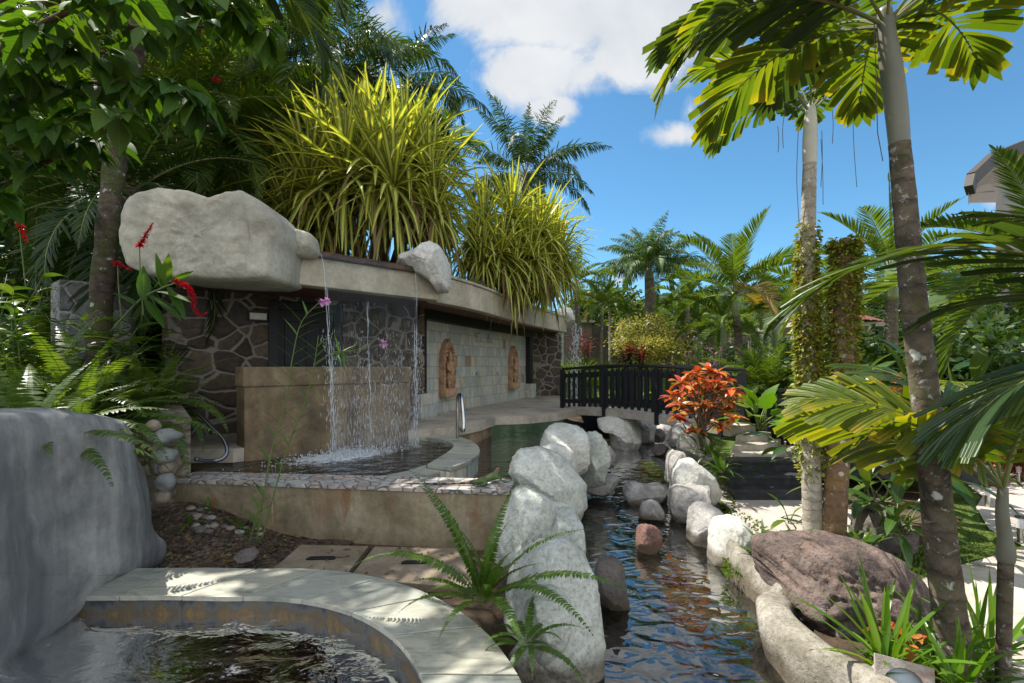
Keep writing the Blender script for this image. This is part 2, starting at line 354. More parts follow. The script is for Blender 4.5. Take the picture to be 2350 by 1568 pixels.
def build_mats():
    global M_slate, M_tile, M_ochre, M_gravel, M_soil, M_bed, M_grass, M_stream, M_pool, M_spa, M_tub, M_fall, M_foam
    # slate slabs: every slab its own tone
    m, t = newmat('green_slate'); M_slate = m
    r_ = nd(t, 'NewGeometry').outputs['Random Per Island']
    rs = nd(t, 'CombineXYZ', {0: mth(t, 'MULTIPLY', r_, 31.), 1: mth(t, 'MULTIPLY', r_, 17.)}).outputs[0]
    pp = nd(t, 'VectorMath', {0: wpos(t), 1: rs}, operation='ADD').outputs[0]
    a = nd(t, 'TexNoise', {'Vector': nd(t, 'Mapping', {0: pp, 2: (0, 0, .6), 3: (1, 3.2, 1)}).outputs[0], 'Scale': 2.6, 'Detail': 8., 'Roughness': .65, 'Distortion': .9}).outputs[0]
    col = ramp(t, a, [(.28, (.15, .16, .135)), (.42, (.27, .28, .24)), (.50, (.37, .37, .32)), (.58, (.31, .30, .25)), (.68, (.40, .385, .32)), (.80, (.50, .46, .37))])
    col = mixc(t, .5, col, mixc(t, 1., col, ramp(t, r_, [(0, (.68, .70, .70)), (.5, (1, 1, .96)), (1, (1.25, 1.12, .95))]), 'MULTIPLY'))
    out(t, princ(t, col, .5, bump(t, a, .35, .02), .4))
    # wall of slate tiles in courses of uneven width
    m, t = newmat('slate_tiles'); M_tile = m
    c = nd(t, 'SeparateXYZ', {0: nd(t, 'TexCoord').outputs['Object']})
    wob = nd(t, 'TexNoise', {'Vector': nd(t, 'TexCoord').outputs['Object'], 'Scale': 1.2}).outputs[0]
    zz = mth(t, 'ADD', mth(t, 'DIVIDE', c.outputs[2], .255), mth(t, 'MULTIPLY', wob, .1))
    row = mth(t, 'FLOOR', zz); rr = nd(t, 'TexWhiteNoise', {1: row}, noise_dimensions='1D').outputs[0]
    xx = mth(t, 'ADD', mth(t, 'DIVIDE', c.outputs[0], .235), mth(t, 'MULTIPLY', rr, 7.3))
    xx = mth(t, 'ADD', xx, mth(t, 'MULTIPLY', mth(t, 'SINE', mth(t, 'ADD', mth(t, 'MULTIPLY', xx, 1.7), mth(t, 'MULTIPLY', rr, 20.))), .22))
    cell = nd(t, 'CombineXYZ', {0: mth(t, 'FLOOR', xx), 1: row}).outputs[0]
    wn = nd(t, 'TexWhiteNoise', {0: cell}, noise_dimensions='2D'); w0 = wn.outputs[0]
    base = ramp(t, w0, [(0, (.40, .42, .37)), (.3, (.46, .46, .40)), (.5, (.50, .49, .41)), (.68, (.50, .47, .39)), (.8, (.38, .40, .38)), (.9, (.44, .39, .30)), (.965, (.30, .22, .14))], 'CONSTANT')
    sx = nd(t, 'TexNoise', {'Vector': nd(t, 'Mapping', {0: nd(t, 'VectorMath', {0: nd(t, 'TexCoord').outputs['Object'], 1: nd(t, 'VectorMath', {0: wn.outputs[1], 'Scale': 9.}, operation='SCALE').outputs[0]}, operation='ADD').outputs[0], 3: (5, 5, 1.2)}).outputs[0], 'Scale': 3., 'Detail': 6., 'Distortion': 1.}).outputs[0]
    col = mixc(t, .75, base, mixc(t, 1., base, ramp(t, sx, [(.3, (.6, .62, .6)), (.5, (1, 1, 1)), (.72, (1.35, 1.3, 1.2))]), 'MULTIPLY'))
    fx = mth(t, 'ABSOLUTE', mth(t, 'SUBTRACT', mth(t, 'FRACT', xx), .5)); fz = mth(t, 'ABSOLUTE', mth(t, 'SUBTRACT', mth(t, 'FRACT', zz), .5))
    g = mth(t, 'MAXIMUM', mth(t, 'GREATER_THAN', fx, .482), mth(t, 'GREATER_THAN', fz, .483))
    col = mixc(t, g, col, (.19, .19, .165))
    hh = mth(t, 'ADD', mth(t, 'SUBTRACT', 1., g), mth(t, 'ADD', mth(t, 'MULTIPLY', sx, .6), mth(t, 'MULTIPLY', w0, .7)))
    out(t, princ(t, col, .55, bump(t, hh, .5, .015), .4))
    # spa basin: ochre algae over blue-black tile
    m, t = newmat('algae_stained_basin'); M_ochre = m
    a = nd(t, 'TexNoise', {'Vector': nd(t, 'Mapping', {0: wpos(t), 3: (1, 1, .7)}).outputs[0], 'Scale': 8., 'Detail': 8., 'Roughness': .7, 'Distortion': .5}).outputs[0]
    zl = nd(t, 'SeparateXYZ', {0: wpos(t)}).outputs[2]
    a = mth(t, 'ADD', a, nd(t, 'MapRange', {0: zl, 1: -1.73, 2: -1.63, 3: .10, 4: -.10}).outputs[0])
    col = ramp(t, a, [(.36, (.035, .04, .048)), (.46, (.085, .085, .08)), (.56, (.085, .066, .042)), (.66, (.145, .092, .035)), (.80, (.19, .125, .055))])
    out(t, princ(t, col, .5, bump(t, a, .4, .02), .5))
    # gravel, soil, stream bed, grass
    def pebbles(name, cols, sc, wet):
        m, t = newmat(name)
        v = nd(t, 'TexVoronoi', {'Vector': wpos(t), 'Scale': sc}); e = nd(t, 'TexVoronoi', {'Vector': wpos(t), 'Scale': sc}, feature='DISTANCE_TO_EDGE').outputs[0]
        r_ = nd(t, 'SeparateColor', {0: v.outputs['Color']}).outputs[0]
        b = nd(t, 'TexNoise', {'Vector': wpos(t), 'Scale': 1.6, 'Detail': 5., 'Roughness': .6}).outputs[0]
        col = ramp(t, r_, [(i/(len(cols)-1), k) for i, k in enumerate(cols)])
        col = mixc(t, 1., col, ramp(t, b, [(.3, (.35, .33, .3)), (.68, (1.3, 1.3, 1.25))]), 'MULTIPLY')
        col = mixc(t, nd(t, 'MapRange', {0: e, 1: 0., 2: .06, 3: .8, 4: 0.}).outputs[0], col, tuple(k*.3 for k in cols[0]))
        out(t, princ(t, col, wet, bump(t, mth(t, 'SUBTRACT', 1., v.outputs['Distance']), .9, .03), .3)); return m
    M_gravel = pebbles('dark_gravel', [(.05, .035, .026), (.09, .062, .043), (.17, .13, .10), (.065, .045, .035)], 30., .8)
    M_bed = pebbles('stream_bed', [(.07, .06, .035), (.14, .12, .07), (.22, .19, .12), (.10, .085, .055)], 11., .7)
    M_soil = stonemat('garden_soil', (.075, .05, .032), (.03, .022, .015), (.12, .085, .055), 4., .95, .8, coord='Object')
    m, t = newmat('lawn_ground'); M_grass = m
    a = nd(t, 'TexNoise', {'Vector': wpos(t), 'Scale': 1.1, 'Detail': 6., 'Roughness': .6}).outputs[0]; b = nd(t, 'TexNoise', {'Vector': wpos(t), 'Scale': 40., 'Detail': 3.}).outputs[0]
    col = ramp(t, a, [(.3, (.045, .075, .018)), (.55, (.085, .125, .03)), (.75, (.13, .14, .045))])
    col = mixc(t, .6, col, mixc(t, 1., col, ramp(t, b, [(.3, (.4, .4, .4)), (.7, (1.5, 1.5, 1.4))]), 'MULTIPLY'))
    out(t, princ(t, col, .95, bump(t, b, .8, .03), .1))
    # water
    M_stream = watermat('stream_water', (.42, .46, .44), .30, .01, 5.0, 1.5, (1., 1.35, 1), .05, mul=3.3)
    M_pool = watermat('pool_water', (.50, .50, .47), .6, .03, 4., 3., (1., 4., 1), .04, mul=1.3)
    def ripple_foam(t, sh):
        p = wpos(t)
        n = nd(t, 'TexNoise', {'Vector': nd(t, 'Mapping', {0: p, 2: (0, 0, .5), 3: (1., 1.9, 1)}).outputs[0], 'Scale': 3.2, 'Detail': 8., 'Roughness': .68, 'Distortion': .9}).outputs[0]
        f = nd(t, 'TexNoise', {'Vector': p, 'Scale': 55., 'Detail': 4.}).outputs[0]
        k = mth(t, 'ADD', n, mth(t, 'MULTIPLY', mth(t, 'SUBTRACT', f, .5), .35))
        mk = nd(t, 'MapRange', {0: k, 1: .62, 2: .80, 4: .65}).outputs[0]
        d = princ(t, (.62, .66, .68), .35, bump(t, f, .6, .01), .5)
        return nd(t, 'MixShader', {0: mk, 1: sh, 2: d}).outputs[0]
    M_spa = watermat('spa_water', (.20, .20, .165), .30, .03, 3.0, 4., (1., 1.6, 1), .07, foam=ripple_foam, dist=.4)
    def splash_foam(t, sh):
        p = wpos(t); sx = nd(t, 'SeparateXYZ', {0: p})
        n = nd(t, 'TexNoise', {'Vector': p, 'Scale': 9., 'Detail': 8., 'Roughness': .7}).outputs[0]
        c = V((-2.3, 6.6, 0)); dx, dy = V((1, 1, 0)).normalized(), V((1, -1, 0)).normalized()
        q = nd(t, 'VectorMath', {0: p, 1: tuple(c)}, operation='SUBTRACT').outputs[0]
        a_ = mth(t, 'DIVIDE', nd(t, 'VectorMath', {0: q, 1: tuple(dx)}, operation='DOT_PRODUCT').outputs['Value'], .80)
        b_ = mth(t, 'DIVIDE', nd(t, 'VectorMath', {0: q, 1: tuple(dy)}, operation='DOT_PRODUCT').outputs['Value'], .48)
        r_ = mth(t, 'SQRT', mth(t, 'ADD', mth(t, 'POWER', mth(t, 'ABSOLUTE', a_), 2.), mth(t, 'POWER', mth(t, 'ABSOLUTE', b_), 2.)))
        k = mth(t, 'ADD', mth(t, 'SUBTRACT', 1.15, r_), mth(t, 'MULTIPLY', mth(t, 'SUBTRACT', n, .5), 2.2))
        mk = nd(t, 'MapRange', {0: k, 1: .2, 2: .7, 4: .95}).outputs[0]
        d = princ(t, (.75, .80, .84), .4, bump(t, n, 1., .05), .5)
        return nd(t, 'MixShader', {0: mk, 1: sh, 2: d}).outputs[0]
    M_tub = watermat('hot_tub_water', (.30, .34, .31), .8, .03, 5., 5., (1, 1, 1), .06, foam=splash_foam)
    # falling water: streaks of white water with clear gaps
    m, t = newmat('falling_water'); M_fall = m
    lf = nd(t, 'SeparateXYZ', {0: nd(t, 'Attribute', attribute_name='lf').outputs['Vector']})
    uvv = nd(t, 'CombineXYZ', {0: mth(t, 'MULTIPLY', lf.outputs[0], 6.), 1: mth(t, 'MULTIPLY', lf.outputs[1], 1.), 2: lf.outputs[2]}).outputs[0]
    n = nd(t, 'TexNoise', {'Vector': nd(t, 'Mapping', {0: uvv, 3: (1.6, 2.4, 1)}).outputs[0], 'Scale': 3., 'Detail': 7., 'Roughness': .72}).outputs[0]
    fine = nd(t, 'TexNoise', {'Vector': nd(t, 'Mapping', {0: uvv, 3: (6., 5., 1)}).outputs[0], 'Scale': 3., 'Detail': 3.}).outputs[0]
    k = mth(t, 'ADD', n, mth(t, 'MULTIPLY', mth(t, 'SUBTRACT', fine, .5), .5))
    thr = mth(t, 'SUBTRACT', .70, mth(t, 'MULTIPLY', lf.outputs[1], .09))
    mk = nd(t, 'MapRange', {0: mth(t, 'SUBTRACT', k, thr), 1: -.06, 2: .16, 4: .6}).outputs[0]
    edge = nd(t, 'MapRange', {0: mth(t, 'ABSOLUTE', lf.outputs[0]), 1: .98, 2: 1., 4: .12}).outputs[0]
    mk = mth(t, 'MAXIMUM', mk, edge)
    body = nd(t, 'MixShader', {0: .5, 1: princ(t, (.78, .82, .86), .15, None, .6), 2: nd(t, 'BsdfTranslucent', {0: (.8, .84, .88, 1)}).outputs[0]}).outputs[0]
    clear = nd(t, 'MixShader', {0: mth(t, 'MULTIPLY', nd(t, 'Fresnel', {'IOR': 1.33, 'Normal': bump(t, n, .6, .03)}).outputs[0], .10), 1: nd(t, 'BsdfTransparent', {0: (.985, .99, .99, 1)}).outputs[0], 2: nd(t, 'BsdfGlossy', {1: .05, 'Normal': bump(t, n, .6, .03)}).outputs[0]}).outputs[0]
    out(t, nd(t, 'MixShader', {0: mk, 1: clear, 2: body}).outputs[0])
    m, t = newmat('white_water'); M_foam = m
    out(t, nd(t, 'MixShader', {0: .4, 1: princ(t, (.80, .84, .88), .25, None, .6), 2: nd(t, 'BsdfTranslucent', {0: (.8, .84, .88, 1)}).outputs[0]}).outputs[0])
build_mats()

# ---------------------------------------------------------------- rocks
def smooth_poly(pts, n):
    """closed Catmull-Rom through pts, n samples evenly by index"""
    m = len(pts); res = []
    for k in range(n):
        t = k*m/n; i = int(t); f = t-i
        p0, p1, p2, p3 = pts[(i-1) % m], pts[i % m], pts[(i+1) % m], pts[(i+2) % m]
        res.append(tuple(.5*((2*p1[j])+(-p0[j]+p2[j])*f+(2*p0[j]-5*p1[j]+4*p2[j]-p3[j])*f*f+(-p0[j]+3*p1[j]-3*p2[j]+p3[j])*f**3) for j in range(2)))
    return res
def rockmesh(outline, to3, Tf, Tb, seed, pw=3.0, amp=.10, ns=20, nt=84, fac=.0, freq=1.6, fine=.028, planes=13, crag=0., sharp=.6):
    """a solid boulder whose middle section is the outline; swells Tf to the front and Tb to the back"""
    b = smooth_poly(outline, nt); rr = random.Random(seed); m_ = len(outline)
    for k in range(nt):
        t = k*m_/nt; i = int(t); f = t-i; p, q = outline[i % m_], outline[(i+1) % m_]
        b[k] = tuple(b[k][j]*(1-sharp)+(p[j]+(q[j]-p[j])*f)*sharp for j in (0, 1))
    # resample by arc length
    ds = [0]
    for i in range(nt): ds.append(ds[-1]+math.dist(b[i], b[(i+1) % nt]))
    tot = ds[-1]; rb = []; j = 0
    for k in range(nt):
        q = tot*k/nt
        while ds[j+1] < q: j += 1
        f = (q-ds[j])/max(1e-9, ds[j+1]-ds[j]); a, c = b[j], b[(j+1) % nt]; rb.append((a[0]+(c[0]-a[0])*f, a[1]+(c[1]-a[1])*f))
    cx = sum(p[0] for p in rb)/nt; cy = sum(p[1] for p in rb)/nt
    size = math.sqrt(max(abs(p[0]-cx) for p in rb)*max(abs(p[1]-cy) for p in rb))
    off = V((seed*3.7, seed*1.3, seed*.7))
    pl = [(math.cos(a), math.sin(a), rr.uniform(.55, 1.0), rr.uniform(.25, .8)) for a in [rr.uniform(0, 6.28) for _ in range(6)]]
    mb = MB(); rows = []
    def disp(p, n_, h, s):
        q = V(p)*freq/size+off
        d = noise.fractal(q, 1., 2.1, 5)*amp*size + noise.fractal(V(p)*9+off, .9, 2., 4)*fine
        return d
    for side in (1, -1):
        for r in range(ns if side == 1 else ns-1):
            s = 1-r/ns if side == 1 else 1-(r+1)/ns
            h = (1-s**pw)**(1/pw)
            ring = []
            for (bx, by) in rb:
                x, y = cx+(bx-cx)*s, cy+(by-cy)*s; hh = h
                if side == 1 and fac:
                    ux, uy = (x-cx)/size, (y-cy)/size
                    for (ca, sa, dd, sl) in pl: hh = min(hh, (1-fac)*h+fac*max(0., (dd-(ux*ca+uy*sa)*sl))*h+.02) if ux*ca+uy*sa > 0 else hh
                w = hh*(Tf if side == 1 else -Tb)
                w += disp((x, y, w), None, h, s)*(.35+.65*h)
                ring.append((x, y, w))
            rows.append(ring)
        tip = (cx, cy, (Tf if side == 1 else -Tb)*(1 if side == -1 else (1-fac)+fac*min(1, min(p[2] for p in pl)))); rows.append([tip])
    # flat facets: press the swelling in against a few slanted planes
    allv = [V(p) for r in rows for p in r]; cc = V((cx, cy, 0)); pls = []
    for k in range(planes):
        while True:
            n_ = V((rr.gauss(0, 1), rr.gauss(0, 1)+.25, abs(rr.gauss(0, 1))+.25)).normalized()
            if n_.z > .30: break
        sup = max((v-cc).dot(n_) for v in allv); pls.append((n_, sup*rr.uniform(.54, .80)))
    for r in rows:
        for k, p in enumerate(r):
            v = V(p)-cc
            for n_, d_ in pls:
                e = v.dot(n_)-d_
                if e > 0: v = v-n_*(e*.93)
            if crag:
                q = v*(2.6/size)+off; g = abs(noise.fractal(q, 1., 2., 3)); v = v*(1-crag*max(0, .22-g)*2.2)+V((0, 0, noise.noise(v*(7/size)+off)*crag*.12*size))
            v = v*(1+noise.noise(v*(3.2/size)+off)*.03)
            r[k] = tuple(v+cc)
    # vertices: front rows 0..ns-1, front tip, back rows 1.., back tip
    idx = []; vs = []
    for r in rows:
        idx.append(len(vs)); vs += [to3(*p) for p in r]
    fs = []
    def ringf(a, b, flip):
        for k in range(nt):
            q = (a+k, a+(k+1) % nt, b+(k+1) % nt, b+k); fs.append(q[::-1] if flip else q)
    def tipf(a, tipi, flip):
        for k in range(nt):
            q = (a+k, a+(k+1) % nt, tipi); fs.append(q[::-1] if flip else q)
    for r in range(ns-1): ringf(idx[r], idx[r+1], False)
    tipf(idx[ns-1], idx[ns], False)
    prev = idx[0]
    for r in range(ns+1, ns+1+ns-1): ringf(prev, idx[r], True); prev = idx[r]
    tipf(prev, idx[-1], True)
    mb.add([tuple(v) for v in vs], fs); return mb
NR = [100]
def rock(name, mat, label, cat, pts, Y, Tf=None, Tb=None, group=None, tilt=0., **kw):
    kw.setdefault('crag', .075); kw.setdefault('nt', 110); kw.setdefault('ns', 26)
    """outline given as picture columns/rows at distance Y; the section plane may turn by tilt about the vertical"""
    if name in ('stream_stone', 'ledge_stone', 'bank_rock', 'bridge_rock'):      # foot well below the water
        v0, v1 = min(p[1] for p in pts), max(p[1] for p in pts); pts = [(u, v+(.22*(v1-v0) if v > v0+.62*(v1-v0) else 0)) for u, v in pts]
    o = [P(u, v, Y) for u, v in pts]; c = sum(o, V((0, 0, 0)))/len(o)
    w = max(p.x for p in o)-min(p.x for p in o); h = max(p.z for p in o)-min(p.z for p in o)
    T = min(w, h)*.5
    ct, st = math.cos(tilt), math.sin(tilt)
    def to3(x, y, d): return V((x-st*0-d*st, Y-d*ct, y))
    NR[0] += 1
    mb = rockmesh([(p.x, p.z) for p in o], to3, Tf or T, Tb or T, NR[0], **kw)
    base = V((c.x, Y, min(p.z for p in o)))
    return single(mb, name, mat, label, cat, group, smooth=True, loc=base)
def pebble(mb, c, r, seed, mat=0, n=2):
    bm = bmesh.new(); bmesh.ops.create_icosphere(bm, subdivisions=n, radius=1); o = V((seed*1.7, seed*.9, seed))
    for v in bm.verts:
        k = 1+noise.noise(v.co*1.3+o)*.28+noise.noise(v.co*3+o)*.08
        v.co = V((v.co.x*r[0]*k, v.co.y*r[1]*k, v.co.z*r[2]*k))
    vs = [tuple(v.co+V(c)) for v in bm.verts]; fs = [tuple(v.index for v in f.verts) for f in bm.faces]; bm.free(); mb.add(vs, fs, mat)
# ================================================================ SETTING
def sheet(name, mat, fn, x0, x1, y0, y1, nx, ny, kind='structure', label=None, smooth=True):
    mb = MB(); vs = []; 
    for j in range(ny+1):
        for i in range(nx+1):
            x = x0+(x1-x0)*i/nx; y = y0+(y1-y0)*j/ny; vs.append((x, y, fn(x, y)))
    mb.add(vs, [(j*(nx+1)+i, j*(nx+1)+i+1, (j+1)*(nx+1)+i+1, (j+1)*(nx+1)+i) for j in range(ny) for i in range(nx)])
    return struct(mb, name, mat, smooth, label, kind)
def flat(name, mat, poly, z, kind='structure', label=None):
    mb = MB(); zz = z if hasattr(z, '__len__') else [z]*len(poly)
    mb.add([(p[0], p[1], zz[i]) for i, p in enumerate(poly)], [tuple(range(len(poly)))])
    return struct(mb, name, mat, False, label, kind)
def sstep(a, b, x): t = max(0., min(1., (x-a)/(b-a))); return t*t*(3-2*t)
# the ground: garden level, sinking under the stream, spa and tub, reaching the horizon
def ground_z(x, y):
    return -2.45+.42*sstep(3.0, 4.2, x)+.0
gx = [-700, -300, -120, -50, -20, -8, -4]; 
mb = MB()
xs = [-900, -300, -100, -40, -15, -8, -5, -3, -1, 1, 2, 3, 4, 6, 8, 12, 20, 40, 100, 300, 900]; ys = [-300, -50, -10, -3, 0, 2, 4, 6, 8, 10, 12, 14, 17, 20, 24, 30, 60, 140, 400, 1400]
vs = [(x, y, -2.62 if y < 14 else -2.62+min(1., (y-14)/6)*1.1) for y in ys for x in xs]; n = len(xs)
mb.add(vs, [(j*n+i, j*n+i+1, (j+1)*n+i+1, (j+1)*n+i) for j in range(len(ys)-1) for i in range(n-1)])
struct(mb, 'ground', M_soil)
# distant wooded hills
def hill(x, y):
    a = max(0, 1-((x-150)/260)**2)*40+max(0, 1-((x-420)/330)**2)*42+max(0, 1-((x+250)/330)**2)*34+26
    return -6+a*sstep(250, 560, y)+noise.fractal(V((x*.02, y*.02, 3)), 1., 2., 4)*7*sstep(250, 400, y)+noise.noise(V((x*.22, y*.22, 1)))*2.6*sstep(250, 330, y)
m, t = newmat('wooded_hill'); M_hill = m
a = nd(t, 'TexVoronoi', {'Vector': wpos(t), 'Scale': .16}).outputs[0]; b = nd(t, 'TexNoise', {'Vector': wpos(t), 'Scale': .012, 'Detail': 5.}).outputs[0]
col = ramp(t, b, [(.35, (.022, .042, .03)), (.55, (.035, .06, .035)), (.68, (.08, .11, .04))])
col = mixc(t, .7, col, mixc(t, 1., col, ramp(t, a, [(0, (1.5, 1.5, 1.4)), (.8, (.35, .4, .45))]), 'MULTIPLY'))
out(t, princ(t, col, .95, bump(t, mth(t, 'SUBTRACT', 1., a), 1., 4.), .05))
sheet('hills', M_hill, hill, -500, 900, 240, 760, 260, 90)

# --- pavements and lawn on the right (z about -1.85)
ZP = -1.85
path_l = [G(1672, 1130, ZP), G(1852, 1130, ZP), G(1860, 1262, ZP), G(1700, 1262, ZP), G(1660, 1180, ZP)]
flat('terrace_pavement', M_pave, [(2.95, 7.4), (2.80, 6.2), (2.45, 5.2), (2.62, 4.75), (3.2, 4.5), (3.9, 4.9), (4.6, 7.0), (4.6, 7.4)][::-1], ZP+.012)
def gl(*uv): return [tuple(G(u, v, ZP))[:2] for u, v in uv]
lawn = [(2.3, 2.0), (2.7, 2.0), (60, 0), (60, 60), (3.2, 60), (3.0, 8), (2.75, 6.0), (2.4, 5.2), (2.5, 4.4), (2.2, 3.5), (1.75, 2.9), (1.6, 2.0)]
flat('lawn', M_grass, [(p[0], p[1]) for p in lawn], [ZP-.012]*len(lawn))
flat('planting_bed', M_soil, [(1.65, 2.0), (3.0, 2.0), (3.1, 3.2), (3.3, 4.0), (4.2, 4.7), (5.6, 6.0), (6.4, 8.0), (4.6, 7.3), (3.9, 4.9), (3.2, 4.5), (2.62, 4.75), (2.4, 5.0), (2.5, 4.4), (2.2, 3.5), (1.75, 2.9)], ZP-.006)
flat('garden_path', M_pave, gl((2190, 1090), (2225, 1062), (2290, 1075), (2420, 1120), (2600, 1190), (2600, 1290), (2420, 1270), (2350, 1255), (2270, 1215), (2240, 1165), (2255, 1140)), ZP+.004)
flat('garden_path', M_pave, gl((2110, 1318), (2200, 1300), (2420, 1240), (2700, 1300), (2700, 1568), (2350, 1650), (2150, 1568), (2120, 1420)), ZP+.008)

# --- planting bank on the left, rising to the back
def bankz(x, y):
    k = sstep(-2.6, -4.6, x); return -1.72+1.25*sstep(4.1, 5.6, y-(x+3)*.1)*k + .5*sstep(6, 9, y)*k+.45*k*sstep(-5, -9, x)
mb = MB()
def soilz(x, y): return -1.705+.32*sstep(4.2, 5.1, y)*sstep(-2.0, -3.3, x)+noise.noise(V((x*5, y*5, 0)))*.014
sheet('gravel_bed', M_gravel, soilz, -3.6, -1.55, 3.55, 5.2, 40, 34)
sheet('planting_bank', M_soil, lambda x, y: -.62+.42*sstep(4.5, 9, y)+.25*sstep(-4.5, -8, x)+noise.noise(V((x*1.3, y*1.3, 5)))*.08, -16, -3.75, 2.2, 6.2, 40, 20)
sheet('rear_bank', M_soil, lambda x, y: -.3+.08*(y-6)+.15*noise.noise(V((x*.8, y*.8, 2))), -30, -5.4, 6.2, 24, 30, 30)
# grass mound beyond the pavilion
sheet('grass_mound', M_grass, lambda x, y: -1.25+1.0*sstep(14.5, 20, y-(x-3)*.25)*(1-.35*sstep(4, 9, x))+.08*noise.noise(V((x*.7, y*.7, 4))), 1.75, 22, 14.0, 34, 40, 40)

# --- stream: bed and water
def stream_z(y): return -1.80-.16*sstep(9.5, 4., y)
LB = [(.45, 1.6), (.55, 2.6), (.45, 3.2), (.4, 4.2), (.55, 5.2), (.9, 6.3), (1.25, 7.6), (1.5, 9.3), (1.75, 11.5), (1.5, 14.)]
RB = [(2.9, 1.6), (2.5, 2.8), (2.4, 3.6), (2.5, 4.8), (2.6, 5.6), (2.9, 6.8), (3.2, 8.2), (3.6, 9.6), (4.6, 11.5), (5.0, 14.)]
def interp(tab, y):
    for (x0, y0), (x1, y1) in zip(tab, tab[1:]):
        if y <= y1: return x0+(x1-x0)*max(0, (y-y0))/(y1-y0)
    return tab[-1][0]
def ribbon(name, mat, zf, n=80, nx=10, pad=.25):
    mb = MB(); vs = []
    for j in range(n+1):
        y = 1.6+(14-1.6)*j/n; a, b = interp(LB, y)-pad, interp(RB, y)+pad
        for i in range(nx+1): x = a+(b-a)*i/nx; vs.append((x, y, zf(x, y)))
    w = nx+1
    mb.add(vs, [(j*w+i, j*w+i+1, (j+1)*w+i+1, (j+1)*w+i) for j in range(n) for i in range(nx)])
    return struct(mb, name, mat, True)
ribbon('stream_bed', M_bed, lambda x, y: stream_z(y)-.16-.10*(1-abs(2*(x-interp(LB, y))/(interp(RB, y)-interp(LB, y))-1)**2)+.04*noise.noise(V((x*2, y*2, 0))), nx=20)
ribbon('stream_water', M_stream, lambda x, y: stream_z(y))
# pool beside the deck (a step higher) and its floor
pool = [(-1.4, 4.95), (.02, 4.95), (.42, 5.3), (.75, 6.2), (1.12, 7.6), (1.38, 9.3), (1.62, 11.5), (1.3, 15), (-1.5, 15)]
flat('pool_floor', M_bed, pool, -1.72); flat('pool_water', M_pool, pool, -1.42)
mb = MB()
for (a, b) in zip(pool[1:7], pool[2:8]): mb.beam((a[0], a[1], -1.78), (b[0], b[1], -1.78), .10, .66)
single(mb, 'weir_wall', M_rockdark, 'dark low wall under the rocks that holds the pool above the stream', 'wall', loc=(.9, 7, -2.1))

# ================================================================ PAVILION
ZS, ZB, ZT, ZF = 1.15, 1.05, 1.48, -1.05
pav = thing('spa_pavilion', 'low spa building with rubble and slate walls under a curved flat roof', 'building', (-2, 8.5, ZF))
# stone wall behind the waterfall, running 37 degrees
SA, SBp = V((-5.9, 6.37, 0)), V((-1.72, 9.5, 0))
def swall(t, off=0.): d = (SBp-SA).normalized(); n = V((d.y, -d.x, 0)); return SA+d*t+n*off
L_S = (SBp-SA).length; dS = (SBp-SA).normalized(); nS = V((dS.y, -dS.x, 0))
def tOf(u):      # where the sight line of column u meets the wall
    k = (u-CU)/F; # SA.x+t dx = k (SA.y + t dy)
    return (k*SA.y-SA.x)/(dS.x-k*dS.y)
t0, t1 = tOf(616), tOf(786)
def panel(mb, a, b, z0, z1, off, th, mat=0):
    p, q = swall(a, off), swall(b, off); p2, q2 = swall(a, off-th), swall(b, off-th)
    mb.prism([p[:2], q[:2], q2[:2], p2[:2]], z0, z1, mat)
mb = MB()
panel(mb, tOf(372), t0+.10, -1.3, ZS, 0, .3); panel(mb, t1-.10, L_S, -1.3, ZS, 0, .3); panel(mb, t0+.10, t1-.10, 1.06, ZS, 0, .3)
part(mb, 'stone_wall', M_walls, pav)
mb = MB()
for a, b, z0, z1 in ((t0, t0+.15, ZF, 1.07), (t1-.15, t1, ZF, 1.07), (t0+.15, t1-.15, .93, 1.07)): panel(mb, a, b, z0, z1, .03, .2)
part(mb, 'door_frame', M_black, pav, bevel=.008)
mb = MB(); panel(mb, t0+.15, t1-.15, ZF, .93, -.10, .05)
dr = part(mb, 'door', M_black, pav)
mb = MB()
for a, b, z0, z1 in ((.24, .50, -.85, -.15), (.24, .50, 0., .75), (.62, .88, -.85, -.15), (.62, .88, 0., .75)):
    w = t1-t0-.3; panel(mb, t0+.15+w*(a-.12), t0+.15+w*(b-.12), z0, z1, -.085, .03)
subpart(mb, 'door_panel', M_black, dr, bevel=.012)
# slate wall
TA, TB = V((-1.86, 9.75, 0)), V((.46, 15.7, 0)); dT = (TB-TA).normalized(); nT = V((dT.y, -dT.x, 0)); LT = (TB-TA).length
def box_along(mb, A, d, n_, a, b, z0, z1, off, th, mat=0):
    p, q = A+d*a+n_*off, A+d*b+n_*off
    mb.prism([p[:2], q[:2], (q-n_*th)[:2], (p-n_*th)[:2]], z0, z1, mat)
def local_wall(name, mat, a, b, z0, z1, off, th):
    """a wall panel with its own axes, x along the wall, so the tile courses follow it"""
    mb = MB(); mb.box(((a+b)/2, 0, (z0+z1)/2), (b-a, th, z1-z0))
    o = bpy.data.objects.new(name, mb.mesh(name, mat)); C.objects.link(o)
    o.parent = pav; o.location = TA+nT*(off-th/2)-pav.location; o.rotation_euler = (0, 0, math.atan2(dT.y, dT.x)); return o
local_wall('slate_wall', M_tile, -.05, LT+.05, -1.3, .98, 0, .25)
local_wall('slate_plinth', M_tile, -.30, .30, -1.25, -.55, .22, .30)
local_wall('slate_plinth', M_tile, LT-.12, LT+.36, -1.25, -.58, .22, .34)
mb = MB(); box_along(mb, TA, dT, nT, -.30, LT+.35, .94, ZS, .16, .26); part(mb, 'lintel_beam', M_black, pav)
for a in (-.10, LT+.08):
    mb = MB(); box_along(mb, TA, dT, nT, a-.13, a+.13, -.57, .96, .15, .24); part(mb, 'post', M_black, pav, bevel=.006)
